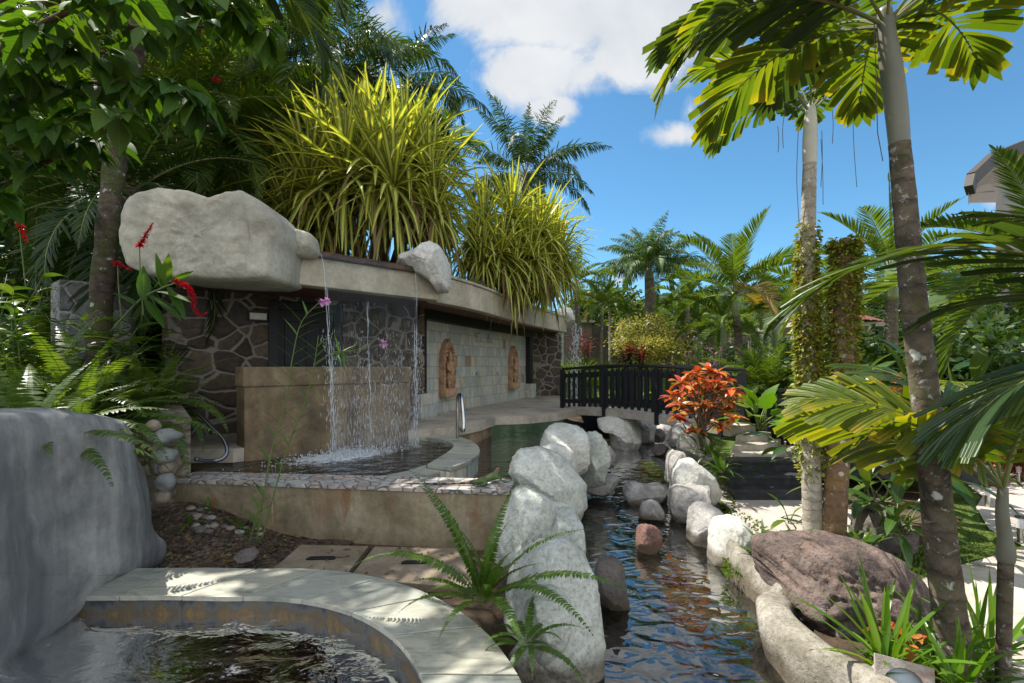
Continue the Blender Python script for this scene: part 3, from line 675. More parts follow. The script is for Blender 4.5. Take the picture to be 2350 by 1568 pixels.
# small hooded tile vents high on the wall
for a in (2.55, 3.25):
    mb = MB(); box_along(mb, TA, dT, nT, a, a+.42, .62, .80, .10, .10); box_along(mb, TA, dT, nT, a-.02, a+.44, .80, .84, .15, .15); part(mb, 'tile_ledge', M_tile, pav)
for a in (2.62, 3.9):
    mb = MB(); c = TA+dT*a+nT*.03; mb.tube([c+V((0, 0, -.19)), c+nT*.06+V((0, 0, -.19))], [.035, .03], 10); mb.tube([c+nT*.05+V((0, 0, -.19)), c+nT*.05+V((.0, 0, -.26))], .012, 6)
    part(mb, 'shower_knob', M_steel, pav, smooth=True)
# dark rubble wall past the slate wall
mb = MB(); mb.prism([(.62, 15.9), (.75, 16.9), (1.75, 17.3), (1.75, 17.8), (.3, 17.6), (.3, 16.)], -1.3, ZS); part(mb, 'stone_wall', M_walls, pav)
# roof: slab with a curved edge, in two steps
e1 = [(-3.2, 5.78), (-2.93, 6.04), (-2.1, 6.84), (-1.17, 7.74)]
e2 = [(-1.24, 7.95), (-.62, 9.25), (-.02, 11.0), (.75, 13.0), (1.72, 15.2)]
def edge_fascia(path, z0, z1, th):
    mb = MB(); pts = [V((x, y, 0)) for x, y in path]; vs = []
    for i, p in enumerate(pts):
        d = (pts[min(i+1, len(pts)-1)]-pts[max(0, i-1)]).normalized(); n_ = V((-d.y, d.x, 0))
        for q, z in ((p, z0), (p, z1), (p+n_*th, z1), (p+n_*th, z0)): vs.append((q.x, q.y, z))
    fs = []
    for i in range(len(pts)-1):
        for k in range(4): fs.append((i*4+k, (i+1)*4+k, (i+1)*4+(k+1) % 4, i*4+(k+1) % 4))
    e = (len(pts)-1)*4; fs += [(0, 1, 2, 3), (e+3, e+2, e+1, e)]
    mb.add(vs, fs); return mb
def densify(path, k=5):
    res = []
    for i in range(len(path)-1):
        p0, p1, p2, p3 = path[max(i-1, 0)], path[i], path[i+1], path[min(i+2, len(path)-1)]
        for s_ in range(k):
            f = s_/k; res.append(tuple(.5*(2*p1[j]+(-p0[j]+p2[j])*f+(2*p0[j]-5*p1[j]+4*p2[j]-p3[j])*f*f+(-p0[j]+3*p1[j]-3*p2[j]+p3[j])*f**3) for j in (0, 1)))
    return res+[path[-1]]
e2d = densify(e2)
part(edge_fascia(e1, ZB, ZT-.05, .22), 'fascia', M_stucco, pav, bevel=.012)
part(edge_fascia(e2d, ZB, ZT+.02, .20), 'fascia', M_stucco, pav, bevel=.015)
mb = MB(); pr = [(x+.05, y-.05) for x, y in e2d]
part(edge_fascia([(x+.025, y-.012) for x, y in e2d], ZT+.022, ZT+.075, .26), 'fascia_coping', M_stucco, pav, bevel=.015)
slab = [(-3.15, 5.87), (-2.85, 6.15), (-1.2, 7.85)]+[(x-.1, y+.05) for x, y in e2d]+[(1.6, 18), (-3, 20), (-6.5, 13), (-5.0, 7.2)]
mb = MB(); mb.prism(slab, ZS, ZT-.12); part(mb, 'soffit', M_soffit, pav)
mb = MB(); mb.prism([(x*.995-.05, y*1.002+.05) for x, y in slab], ZT-.119, ZT-.02); part(mb, 'roof_deck', M_soil, pav)
# spillway lip over the front
lip0, lip1 = V((-2.60, 6.40, 0)), V((-1.52, 7.44, 0)); dl = (lip1-lip0).normalized(); nl = V((dl.y, -dl.x, 0))
mb = MB(); box_along(mb, lip0, dl, nl, -.05, (lip1-lip0).length+.22, ZT-.05, ZT+.03, .10, .45); part(mb, 'spillway_lip', M_rust, pav, bevel=.01)
# lamp box on the rubble wall
lm = thing('wall_lamp', 'small box lamp with a white face on the rubble wall left of the door', 'lamp', swall(tOf(590), .05)+V((0, 0, .75)))
mb = MB(); panel(mb, tOf(568), tOf(612), .71, .73, .13, .13); panel(mb, tOf(568), tOf(612), .84, .86, .13, .13); panel(mb, tOf(568), tOf(612), .73, .84, .03, .03); part(mb, 'housing', plain('dark_bronze', (.03, .025, .02), .5), lm)
mb = MB(); panel(mb, tOf(571), tOf(609), .735, .835, .11, .07); part(mb, 'lens', plain('opal_glass', (.62, .6, .52), .3), lm)
# carved niches on the slate wall
def relief(a, label):
    c = TA+dT*a+nT*.002; th = thing('carved_relief', label, 'carving', c+V((0, 0, -.62)), 'carved reliefs on the slate wall')
    def q(x, z, d): p = c+dT*x+nT*d; return (p.x, p.y, z-.62)
    w, H = .26, 1.22; arch = [(-w, .0), (w, .0), (w, .78), (w*.86, .95), (w*.52, 1.1), (0, H), (-w*.52, 1.1), (-w*.86, .95), (-w, .78)]
    mb = MB(); n_ = len(arch)
    mb.add([q(x, z, .0) for x, z in arch]+[q(x, z, .13) for x, z in arch]+[q(x*.74, .06+(z-.06)*.9, .13) for x, z in arch]+[q(x*.74, .06+(z-.06)*.9, .07) for x, z in arch],
           [tuple(range(3*n_, 4*n_))]+[(k*n_+i, k*n_+(i+1) % n_, (k+1)*n_+(i+1) % n_, (k+1)*n_+i) for k in range(3) for i in range(n_)])
    part(mb, 'niche', M_terra, th, bevel=.008)
    mb = MB()
    for x in (-.235, .235):
        for z in [i*.085+.25 for i in range(9)]: mb.sphere(q(x*(1 if z < .8 else .8), z, .13), .035, 0, 6, 5)
    for k in range(7): a_ = math.pi*k/6; mb.sphere(q(.16*math.cos(a_), .86+.2*math.sin(a_), .13), .04, 0, 6, 5)
    part(mb, 'border_carving', M_terra, th, smooth=True)
    mb = MB(); pts = [(0, .22, .12, .085), (0, .34, .13, .10), (.01, .50, .14, .075), (.0, .62, .14, .095), (0, .70, .13, .08), (0, .74, .13, .04), (0, .80, .14, .055), (0, .86, .14, .06), (0, .93, .12, .035), (0, 1.0, .10, .012)]
    mb.tube([q(x, z, d) for x, z, d, r in pts], [r for *_, r in pts], 12)
    for s_ in (-1, 1): mb.tube([q(.085*s_, .68, .13), q(.13*s_, .56, .15), q(.06*s_, .48, .2)], [.035, .03, .022], 7); mb.tube([q(.05*s_, .36, .13), q(.055*s_, .2, .15), q(.05*s_, .12, .14)], [.05, .04, .045], 7)
    part(mb, 'figure', M_terra, th, smooth=True)
    mb = MB(); mb.add(*_boxq(q, -.27, .27, -.06, .13, .0, .19)); part(mb, 'plinth', M_terra, th, bevel=.012)
def _boxq(q, x0, x1, z0, z1, d0, d1):
    vs = [q(x, z, d) for d in (d0, d1) for x, z in ((x0, z0), (x1, z0), (x1, z1), (x0, z1))]
    return vs, [(0, 3, 2, 1), (4, 5, 6, 7), (0, 1, 5, 4), (1, 2, 6, 5), (2, 3, 7, 6), (3, 0, 4, 7)]
relief(1.02, 'terracotta carving of a standing figure on the slate wall nearer the waterfall')
relief(5.05, 'terracotta carving of a standing figure on the slate wall nearer the bridge')

# walkway deck
deck = [(-5.2, 6.0), (-3.52, 6.10), (-1.75, 7.83), (-1.0, 8.35), (-.62, 9.0), (-.35, 9.9), (-.40, 10.0), (.35, 10.2), (1.0, 10.75), (1.55, 11.6), (1.5, 12.6), (2.1, 13.4), (1.7, 17.5), (.2, 17.5), (-1.6, 10), (-6.2, 6.6)]
mb = MB(); mb.prism(deck, -1.22, ZF); struct(mb, 'walkway', M_deck)
mb = MB(); mb.prism([(-3.52, 6.12), (-1.77, 7.85), (-1.02, 8.37), (-.64, 9.0), (-.42, 9.9), (-.7, 10.2), (-2, 9), (-5.4, 6.3)], -1.9, -1.221)
single(mb, 'retaining_wall', M_brownwall, 'stained plaster wall carrying the walkway above the pool', 'wall', loc=(-2, 8, -1.9))
# rectangular brown wall with a ledge, behind the water curtain
WA, WB = V((-3.42, 6.18, 0)), V((-1.66, 7.90, 0)); dW = (WB-WA).normalized(); nW = V((dW.y, -dW.x, 0)); LW = (WB-WA).length
bw = thing('waterfall_wall', 'brown plaster block wall standing behind the falling water', 'wall', WA+V((0, 0, -1.5)))
mb = MB(); box_along(mb, WA, dW, nW, 0, LW, -1.6, -.27, 0, .35); part(mb, 'wall_body', M_brownwall, bw, bevel=.015)
mb = MB(); box_along(mb, WA, dW, nW, -.015, LW+.015, -.272, -.012, .02, .39); part(mb, 'wall_cap', M_brownwall, bw, bevel=.018)

# ================================================================ HOT TUB
ZC = -1.17
tub = thing('hot_tub', 'round raised hot tub with slate rim fed by the water curtain', 'hot tub', (-1.9, 6.0, -1.7))
# front wall
fa, fb = V((-3.50, 5.0, 0)), V((-.045, 4.52, 0)); bb = V((.005, 5.0, 0))
mb = MB(); mb.prism([fa[:2], fb[:2], bb[:2], (-3.5, 5.34)], -1.95, ZC-.035); part(mb, 'front_wall', M_tubwall, tub, bevel=.01)
mb = MB(); mb.prism([(fa.x, fa.y-.02), (fb.x+.02, fb.y-.02), (bb.x+.02, bb.y), (-3.5, 5.36)], ZC-.034, ZC); part(mb, 'mosaic_top', M_mosaic, tub)
tc = V((-2.0, 6.55, 0))
# slate rim: outer and inner edge, upper part (right) then a lower step (front)
def arcslabs(mb, outer, inner, z0, z1, n, gap=.012):
    for i in range(n):
        a, b = i/n, (i+1)/n; m_ = 4; poly_o, poly_i = [], []
        for k in range(m_+1):
            f = a+gap/2+(b-a-gap)*k/m_; poly_o.append(along(outer, f)); poly_i.append(along(inner, f))
        vs = [(p[0], p[1], z) for z in (z0, z1) for p in poly_o+poly_i[::-1]]; c = 2*(m_+1)
        fs = [tuple(range(c))[::-1], tuple(range(c, 2*c))]+[(k, (k+1) % c, c+(k+1) % c, c+k) for k in range(c)]
        mb.add(vs, fs)
def along(path, f):
    ds = [0]
    for p, q in zip(path, path[1:]): ds.append(ds[-1]+math.dist(p, q))
    s_ = f*ds[-1]
    for i in range(len(path)-1):
        if s_ <= ds[i+1]+1e-9: k = (s_-ds[i])/max(1e-9, ds[i+1]-ds[i]); return tuple(path[i][j]+(path[i+1][j]-path[i][j])*k for j in (0, 1))
    return path[-1]
upo = densify([G(1034, 1073, ZC)[:2], G(1075, 1058, ZC)[:2], G(1100, 1040, ZC)[:2], G(1096, 1022, ZC)[:2], G(1070, 1007, ZC)[:2], G(1030, 997, ZC)[:2], (-1.35, 8.2)], 4)
upi = densify([G(979, 1066, ZC)[:2], G(1010, 1048, ZC)[:2], G(1036, 1030, ZC)[:2], G(1040, 1019, ZC)[:2], G(1020, 1010, ZC)[:2], G(980, 1004, ZC)[:2], (-1.7, 7.85)], 4)
mb = MB(); arcslabs(mb, upo, upi, ZC-.05, ZC+.0, 7); part(mb, 'rim', M_slate, tub, bevel=.005)
def between(a, b, f): return [tuple(p[j]+(q[j]-p[j])*f for j in (0, 1)) for p, q in zip(a, b)]
def ringwall(o, i, z0, z1):
    mb = MB(); n_ = len(o); vs = [(p[0], p[1], z) for pa in (o, i) for z in (z0, z1) for p in pa]
    fs = [(k, k+1, n_+k+1, n_+k) for k in range(n_-1)]+[(2*n_+k+1, 2*n_+k, 3*n_+k, 3*n_+k+1) for k in range(n_-1)]+[(0, n_, 3*n_, 2*n_), (n_-1, 3*n_-1, 4*n_-1, 2*n_-1)]
    mb.add(vs, fs); return mb
part(ringwall(between(upo, upi, .06), upi, -1.75, ZC-.051), 'rim_wall', M_tile, tub)
lo_o = densify([G(1032, 1075, ZC-.06)[:2], G(975, 1092, ZC-.06)[:2], G(925, 1102, ZC-.06)[:2], (-1.7, 5.12), (-2.6, 5.2)], 4)
lo_i = densify([G(978, 1067, ZC-.06)[:2], G(935, 1081, ZC-.06)[:2], G(880, 1092, ZC-.06)[:2], (-1.75, 5.30), (-2.6, 5.36)], 4)
mb = MB(); arcslabs(mb, lo_o, lo_i, ZC-.095, ZC-.055, 5); part(mb, 'lower_rim', M_slate, tub, bevel=.005)
part(ringwall(between(lo_o, lo_i, .06), lo_i, -1.75, ZC-.096), 'lower_rim_wall', M_tile, tub)
inner = [(p[0], p[1]) for p in upi[::-1]]
wpoly = [(-3.5, 5.30), (-2.6, 5.32), (-1.75, 5.26)]+[(p[0], p[1]) for p in lo_i[:8][::-1]]+[(p[0], p[1]) for p in upi]+[(-1.7, 7.9), (-3.45, 6.2), (-3.75, 5.9)]
flat('hot_tub_water', M_tub, wpoly, -1.225); flat('hot_tub_floor', M_tubwall, wpoly, -1.7)
# froth where the curtain lands: many small beads and a churned mound
mb = MB(); cc_ = V((-2.30, 6.62, -1.225))
for i in range(1100):
    a, r_ = U(0, 6.283), abs(R.gauss(0, .26)); d = dW*(math.cos(a)*r_*2.1)+nW*(math.sin(a)*r_*.8); h = abs(R.gauss(0, .05))*max(.1, 1-r_)
    s_ = U(.003, .009); mb.sphere(cc_+d+V((0, 0, h)), (s_, s_, s_*U(.5, 1.2)), 0, 5, 4)
o = struct(mb, 'froth', M_foam, True, None, 'stuff'); tag(o, 'white froth churning where the water curtain lands in the hot tub', 'froth')
# falls
def fall(label, a, b, z0, zs, throw, nrm, narrow=.0, seed=0, th=.012):
    """a sheet of water with two faces"""
    a, b = V(a), V(b); nx, nz = 40, 60; mb = MB()
    for f_ in (0, 1):
        vs, lf = [], []
        for j in range(nz+1):
            t = j/nz; z = z0+(zs-z0)*t; o_ = throw*math.sqrt(t)+f_*th
            for i in range(nx+1):
                k = i/nx; kk = .5+(k-.5)*(1-narrow*math.sqrt(t)); p = a+(b-a)*kk+nrm*(o_+.025*noise.noise(V((k*9, t*5, seed)))*(.3+t)); vs.append((p.x, p.y, z)); lf.append((2*k-1, t*2., seed+f_))
        mb.add(vs, [(j*(nx+1)+i, j*(nx+1)+i+1, (j+1)*(nx+1)+i+1, (j+1)*(nx+1)+i) for j in range(nz) for i in range(nx)], 0, lf)
    return mb
mb = fall('', lip0+nl*.11+V((0, 0, 0)), lip1+nl*.11, ZT+.0, -1.22, .16, nl, .14, 1)
wf = thing('waterfall', 'thin curtain of water falling from the roof lip into the hot tub', 'waterfall', (-2.1, 6.8, -1.22))
part(mb, 'water_sheet', M_fall, wf, smooth=True)
mb = MB()
for k0 in (.01, .03, .965, .985, .42):
    for rep in range(2):
        t_ = 0 if k0 in (.01, .985) and rep == 0 else U(.1, .4); pts_ = []
        while t_ < .99:
            k = .5+(k0-.5)*(1-.14*math.sqrt(t_))+R.gauss(0, .006); p = lip0+(lip1-lip0)*k+nl*(.115+.165*math.sqrt(t_)); pts_.append(V((p.x, p.y, ZT+(-1.22-ZT)*t_))); t_ += .045
            if len(pts_) > 3 and R.random() < .22*(.3+t_):
                mb.tube(pts_, [.001]+[U(.0012, .0042) for _ in pts_[2:]]+[.001], 5); pts_ = []; t_ += U(.0, .06)
        if len(pts_) > 2: mb.tube(pts_, [.001]+[U(.0012, .0042) for _ in pts_[2:]]+[.001], 5)
for i in range(900):
    t = U(.25, 1)**.7; k = R.choice([.02, .05, .3, .42, .6, .72, .95, .98])+R.gauss(0, .035); k = .5+(k-.5)*(1-.12*t)
    p = lip0+(lip1-lip0)*k+nl*(.12+.17*math.sqrt(t)+R.gauss(0, .02)); z = ZT+(-1.22-ZT)*t; l = U(.015, .06)*(.5+t)
    mb.tube([p+V((0, 0, z+l)), p+V((0, 0, z+l*.3)), p+V((0, 0, z))], [.0008, U(.0012, .0034), .001], 5)
part(mb, 'water_drops', M_foam, wf, smooth=True)['kind'] = 'stuff'
# falls at the far end, its spout rock
wf2 = thing('waterfall', 'narrow white waterfall pouring from the far end of the roof', 'waterfall', (2.0, 15.3, -1.3))
fa2, fb2 = P(1302, 750, 15.3), P(1317, 750, 15.3)
part(fall('', (fa2.x, 15.3, 0), (fb2.x, 15.3, 0), 1.25, -1.35, .15, V((.3, -.95, 0)), -.9, 5), 'water_sheet', M_fall, wf2, smooth=True)
mb = MB()
for i in range(380):
    t = U(0, 1); p = V((2.0, 15.2, 0))+V((R.gauss(0, .05+.10*t), R.gauss(0, .06), 1.25-2.6*t)); l = U(.03, .12)
    mb.tube([p+V((0, 0, l)), p+V((0, 0, l*.4)), p], [.002, U(.006, .014), .002], 5)
part(mb, 'water_drops', M_foam, wf2, smooth=True)['kind'] = 'stuff'
# roof rocks
rock('roof_rock', M_roofrock, 'large pale sculpted rock on the left end of the roof', 'rock', [(296, 570), (300, 505), (318, 462), (385, 441), (455, 447), (500, 462), (545, 450), (580, 448), (620, 475), (648, 510), (652, 545), (640, 575), (640, 645), (560, 650), (440, 646), (370, 640), (315, 620)], 5.6, .22, .9, pw=7., amp=.08, freq=1.5, fine=.015, planes=0, crag=.02, ns=26, nt=130)
rock('roof_rock', M_roofrock, 'small rounded step of rock beside the spillway on the roof', 'rock', [(618, 588), (620, 545), (640, 530), (690, 528), (716, 540), (724, 580), (700, 592)], 6.15, .25, .4, pw=3.2, amp=.05)
rock('roof_rock', M_rockwhite, 'pointed pale rock hanging over the roof edge right of the water curtain', 'rock', [(896, 600), (915, 583), (960, 568), (985, 550), (1002, 552), (1022, 580), (1034, 610), (1030, 668), (1004, 672), (990, 650), (962, 632), (920, 612)], 7.55, .40, .5, pw=3., amp=.07)
rock('roof_rock', M_rockwhite, 'small whitish spout rock at the far end of the roof', 'rock', [(1274, 715), (1290, 702), (1312, 704), (1320, 730), (1318, 752), (1300, 756), (1282, 735)], 15.25, .35, .45, pw=2.8, amp=.06)
# the big boulder wall at the left, beside the spa (its face looks along +X)
pts = [(1.2, -.24), (2.0, -.25), (2.7, -.26), (3.15, -.27), (3.6, -.34), (3.88, -.42), (4.02, -.62), (4.10, -.95), (4.14, -1.25), (4.20, -1.45), (4.32, -1.58), (4.28, -1.74), (4.0, -1.72), (3.75, -1.66), (3.3, -1.80), (2.7, -1.86), (2.0, -1.9), (1.2, -1.9), (.9, -1.2), (.9, -.6)]
mb = rockmesh(pts, lambda y, z, d: V((-3.22+d, y, z)), .27, .8, 77, pw=5., amp=.05, ns=22, nt=110, planes=0, freq=1.3, fine=.01, sharp=0)
single(mb, 'boulder', M_bigrock, 'huge smooth grey boulder wall beside the spa in the shade', 'boulder', smooth=True, loc=(-3.4, 3, -1.8))
# ================================================================ NEAR SPA
ZSP, ZSW = -1.6, -1.735
cs = (-1.80, 1.90)
out_ = [(-3.6, 3.83), (-3.0, 3.83), (-2.4, 3.84)]+[(cs[0]+1.93*math.cos(rad(a)), cs[1]+1.93*math.sin(rad(a))) for a in range(96, -61, -6)]
in_ = [(-3.6, 3.36), (-3.0, 3.36), (-2.4, 3.37)]+[(cs[0]+1.46*math.cos(rad(a)), cs[1]+1.46*math.sin(rad(a))) for a in range(96, -61, -6)]
spa = thing('spa_basin', 'nearest spa pool with a wide curved slate coping and ochre stained sides', 'spa', (-1.8, 1.9, -2.4))
mb = MB(); arcslabs(mb, out_, in_, ZSP-.035, ZSP, 13, .0022); part(mb, 'coping', M_slate, spa, bevel=.004)
part(ringwall(between(out_, in_, .04), between(in_, out_, .03), -2.4, ZSP-.036), 'basin_wall', M_ochre, spa)
wp = [(p[0], p[1]) for p in in_]+[(-1.0, .2), (-3.6, .2)]
flat('spa_water', M_spa, between(wp, [cs]*len(wp), -.01), ZSW)
flat('spa_floor', M_rockdark, between(wp, [cs]*len(wp), -.02), -2.15)
# slabs between the spa and the hot tub
for k, (pl, lab) in enumerate(((((690, 1250), (845, 1253), (790, 1325), (612, 1318)), 'paler square access slab with a slot handle behind the coping, nearer the gravel'), (((860, 1254), (1075, 1258), (1085, 1350), (800, 1326)), 'brown square access slab with a slot handle behind the coping, nearer the fern'))):
    q = [G(u, v, -1.68) for u, v in pl]; c = sum(q, V((0, 0, 0)))/4; th = thing('access_slab', lab, 'slab', c, 'access slabs behind the spa coping')
    mb = MB(); mb.prism([p[:2] for p in q][::-1], -1.75, -1.68); part(mb, 'slab', M_slab, th, bevel=.006)
    mb = MB(); mb.beam(c+V((-.12, .0, .004)), c+V((.12, .01, .004)), .045, .014); mb.beam(c+V((-.10, .02, .011)), c+V((.10, .03, .011)), .012, .01); part(mb, 'handle_slot', M_black, th)
mb = MB(); mb.prism([(-1.75, 3.6), (.2, 3.0), (.3, 4.7), (-1.7, 4.9)], -2.3, -1.735); struct(mb, 'slab_bed', M_soil)
rock('river_stone', M_rockdark, 'round dark stone on the gravel at the coping edge', 'stone', [(541, 1280), (550, 1264), (572, 1262), (588, 1275), (582, 1290), (560, 1294)], 4.05, .1, .1)
M_cob = stonemat('blue_grey_cobble', (.24, .25, .24), (.15, .16, .16), (.34, .34, .31), 6., .7, .3)
M_cob2 = stonemat('warm_cobble', (.27, .22, .17), (.16, .13, .10), (.36, .31, .25), 6., .7, .3)
# gravel: loose stones
mb = MB()
for i in range(420):
    x, y = U(-3.2, -1.7), U(3.85, 4.9); s_ = U(.008, .022)
    if y > 4.4 and x > -2.6 and R.random() < .5: continue
    pebble(mb, (x, y, soilz(x, y)+s_*.25), (s_*U(.8, 1.6), s_*U(.8, 1.3), s_*.7), i, 0, 1)
o = struct(mb, 'loose_gravel', M_gravel, True, None, 'stuff'); tag(o, 'loose dark pebbles and mulch on the bed', 'gravel')
for i in range(26):
    u, v = R.choice([(U(430, 530), U(1150, 1185)), (U(480, 600), U(1165, 1200)), (U(420, 480), U(1150, 1170))]); Yg = 4.75+R.uniform(-.15, .12)-(v-1170)*.004; x = (u-CU)/F*Yg; s_ = U(.018, .04)
    mb = MB(); pebble(mb, (x, Yg, soilz(x, Yg)+s_*.3), (s_*1.4, s_, s_*.7), i+900, 0, 2)
    single(mb, 'pebble', R.choice([M_cob, M_cob2, M_rockdark]), 'grey river pebble among those scattered at the foot of the hot tub wall', 'pebble', 'pebbles at the foot of the hot tub wall', smooth=True, loc=(x, Yg, soilz(x, Yg)))
# stacked cobbles beside the big boulder
for (u, v, ru, rv, lab, mm) in [(352, 978, 14, 14, 'tan cobble at the top of the cobble stack by the boulder', M_cob2), (378, 1003, 30, 17, 'wide dark cobble second from the top of the stack by the boulder', M_cob), (360, 1022, 15, 18, 'narrow tan cobble left of the blue one in the stack', M_cob2), (377, 1046, 22, 20, 'square blue-grey cobble in the middle of the cobble stack', M_cob), (380, 1074, 15, 15, 'small grey cobble under the blue one in the stack', M_cob2), (366, 1072, 12, 16, 'slim cobble wedged between the boulder and the stack', M_cob), (379, 1106, 20, 22, 'egg shaped greenish cobble at the bottom of the cobble stack', M_cob), (372, 1140, 18, 20, 'half buried cobble at the foot of the cobble stack', M_cob2)]:
    c = P(u, v, 4.55); s_ = 4.55/F; mb = MB(); pebble(mb, c, (ru*s_, ru*s_*1.2, rv*s_), u+v, 0, 3)
    single(mb, 'cobble', mm, lab, 'cobble', 'cobbles stacked beside the boulder', smooth=True, loc=c-V((0, 0, rv*s_)))
# retaining wall with a crazy-paved top
rw = thing('garden_wall', 'rubble garden wall with a stepped paved top left of the hot tub', 'wall', (-3.6, 5.3, -1.7))
q0, q1, q2, q3 = (-3.36, 5.06), (-4.86, 6.85), (-5.3, 6.5), (-3.78, 4.78)
mb = MB(); mb.prism([q0, q1, q2, (-3.80, 4.80)], -1.7, [-.60, -.36, -.36, -.60]); part(mb, 'wall_body', M_retain, rw, bevel=.01)
mb = MB(); mb.prism([(q0[0]+.02, q0[1]-.01), (q1[0]+.02, q1[1]), (q2[0], q2[1]), (q3[0], q3[1]-.01)], [-.599, -.359, -.359, -.599], [-.555, -.315, -.315, -.555]); part(mb, 'paved_top', M_retain, rw, bevel=.01)
mb = MB(); mb.prism([(-5.75, 6.15), (-5.2, 6.6), (-5.45, 7.0), (-6.2, 6.5)], -1.2, 1.1); single(mb, 'stone_pier', M_wallgrey, 'bluish rubble pier under the left end of the roof', 'pier', loc=(-5.6, 6.5, -1.2))
# hand rails
def px_tube(pts, r): return [P(u, v, Y) for u, v, Y in pts], r
def rail(name, mat, label, pts, r):
    p = densify3([P(*q) for q in pts]); mb = MB(); mb.tube(p, r, 12); single(mb, name, mat, label, 'handrail', smooth=True, loc=p[0])
def densify3(path, k=6):
    res = []
    for i in range(len(path)-1):
        p0, p1, p2, p3 = path[max(i-1, 0)], path[i], path[i+1], path[min(i+2, len(path)-1)]
        for s_ in range(k):
            f = s_/k; res.append(.5*(2*p1+(-p0+p2)*f+(2*p0-5*p1+4*p2-p3)*f*f+(-p0+3*p1-3*p2+p3)*f**3))
    return res+[path[-1]]
rail('handrail', M_darksteel, 'dark curved steel handrail from the garden wall into the hot tub', [(432, 938, 5.75), (455, 950, 5.7), (485, 980, 5.6), (509, 1003, 5.5), (520, 1025, 5.42), (520, 1042, 5.36), (508, 1054, 5.3), (490, 1058, 5.25), (470, 1058, 5.15), (448, 1054, 5.05)], .021)
rail('handrail', M_steel, 'polished steel grab rail hooped over the slate rim of the hot tub', [(1050, 1006, 7.5), (1050, 960, 7.5), (1050, 920, 7.5), (1052, 908, 7.46), (1055, 906, 7.4), (1059, 912, 7.3), (1061, 930, 7.2), (1064, 960, 7.1), (1064, 984, 7.05), (1061, 990, 7.08), (1057, 985, 7.2)], .026)
# ================================================================ STREAM ROCKS
gL, gR, gS = 'sculpted rocks along the left bank', 'rocks along the right bank', 'stones standing in the stream'
rock('bank_rock', M_rockart, 'biggest sculpted rock at the left bank, nearest the camera', 'rock', [(1170, 1310), (1200, 1275), (1245, 1250), (1305, 1249), (1350, 1278), (1372, 1340), (1382, 1430), (1374, 1520), (1355, 1640), (1260, 1660), (1200, 1560), (1150, 1420)], 3.25, .42, .5, gL, pw=3.0, amp=.08, freq=1.3)
rock('bank_rock', M_rockart, 'low grey shoulder of rock beside the fern at the left bank', 'rock', [(1200, 1420), (1235, 1370), (1280, 1362), (1310, 1390), (1308, 1440), (1280, 1500), (1230, 1520)], 2.98, .18, .3, gL, pw=2.6)
rock('bank_rock', M_rockart, 'flat topped sculpted rock against the corner of the hot tub wall', 'rock', [(1115, 1300), (1135, 1220), (1160, 1150), (1180, 1128), (1215, 1126), (1262, 1152), (1276, 1175), (1278, 1230), (1270, 1290), (1240, 1330), (1160, 1340)], 4.35, .35, .5, gL, pw=3.2, amp=.07)
rock('bank_rock', M_rockart, 'low rounded rock between the flat topped rock and the water', 'rock', [(1250, 1290), (1258, 1210), (1272, 1180), (1300, 1170), (1328, 1185), (1341, 1215), (1340, 1275), (1320, 1310), (1280, 1320)], 4.25, .28, .4, gL, pw=3.0)
rock('bank_rock', M_rockart, 'broad sculpted rock that slopes down to the stream below the white rocks', 'rock', [(1166, 1085), (1172, 1055), (1195, 1035), (1240, 1030), (1285, 1045), (1325, 1075), (1346, 1115), (1350, 1165), (1335, 1205), (1296, 1190), (1235, 1140), (1190, 1118)], 5.15, .42, .6, gL, pw=2.8, amp=.08)
rock('bank_rock', M_rockwhite, 'brightest white block of rock at the head of the left bank', 'rock', [(1238, 1030), (1252, 990), (1275, 975), (1320, 976), (1348, 990), (1353, 1030), (1345, 1070), (1300, 1080), (1255, 1060)], 6.2, .45, .5, gL, pw=3.4, amp=.05)
rock('bank_rock', M_rockwhite, 'small white wedge of rock in front of the brightest block', 'rock', [(1225, 1060), (1240, 1030), (1275, 1018), (1310, 1030), (1330, 1060), (1322, 1085), (1270, 1090)], 5.75, .3, .4, gL)
rock('bank_rock', M_rockart, 'smooth rounded rock right of the brightest white block', 'rock', [(1330, 1090), (1338, 1020), (1352, 992), (1375, 992), (1395, 1020), (1398, 1060), (1385, 1092), (1360, 1105)], 6.6, .35, .45, gL, pw=2.6)
rock('bank_rock', M_rockart, 'rock filling the gap between the broad rock and the flat topped one', 'rock', [(1165, 1190), (1170, 1120), (1230, 1110), (1300, 1150), (1335, 1190), (1330, 1240), (1240, 1240)], 4.8, .3, .4, gL)
rock('ledge_stone', M_rockgrey, 'flat grey ledge stone at the waterline below the white rocks', 'stone', [(1335, 1105), (1350, 1092), (1385, 1096), (1418, 1092), (1422, 1112), (1400, 1128), (1370, 1136), (1345, 1128)], 6.75, .15, .3, gS, pw=4., amp=.04)
rock('stream_stone', M_rockdark, 'dark brown stone leaning on the left bank rocks in the stream', 'stone', [(1368, 1335), (1372, 1298), (1395, 1281), (1425, 1287), (1434, 1310), (1436, 1340), (1446, 1370), (1442, 1392), (1415, 1405), (1380, 1395)], 3.95, .16, .2, gS)
rock('stream_stone', M_rockred, 'reddish stone standing alone in mid stream', 'stone', [(1461, 1245), (1464, 1212), (1485, 1204), (1510, 1212), (1521, 1232), (1516, 1255), (1495, 1266), (1472, 1264)], 5.05, .12, .15, gS)
rock('stream_stone', M_rockgrey, 'long pale grey stone lying across the stream', 'stone', [(1431, 1135), (1438, 1118), (1462, 1110), (1490, 1117), (1520, 1113), (1540, 1122), (1542, 1148), (1510, 1153), (1470, 1153), (1440, 1150)], 6.65, .22, .3, gS, amp=.12, pw=3.5)
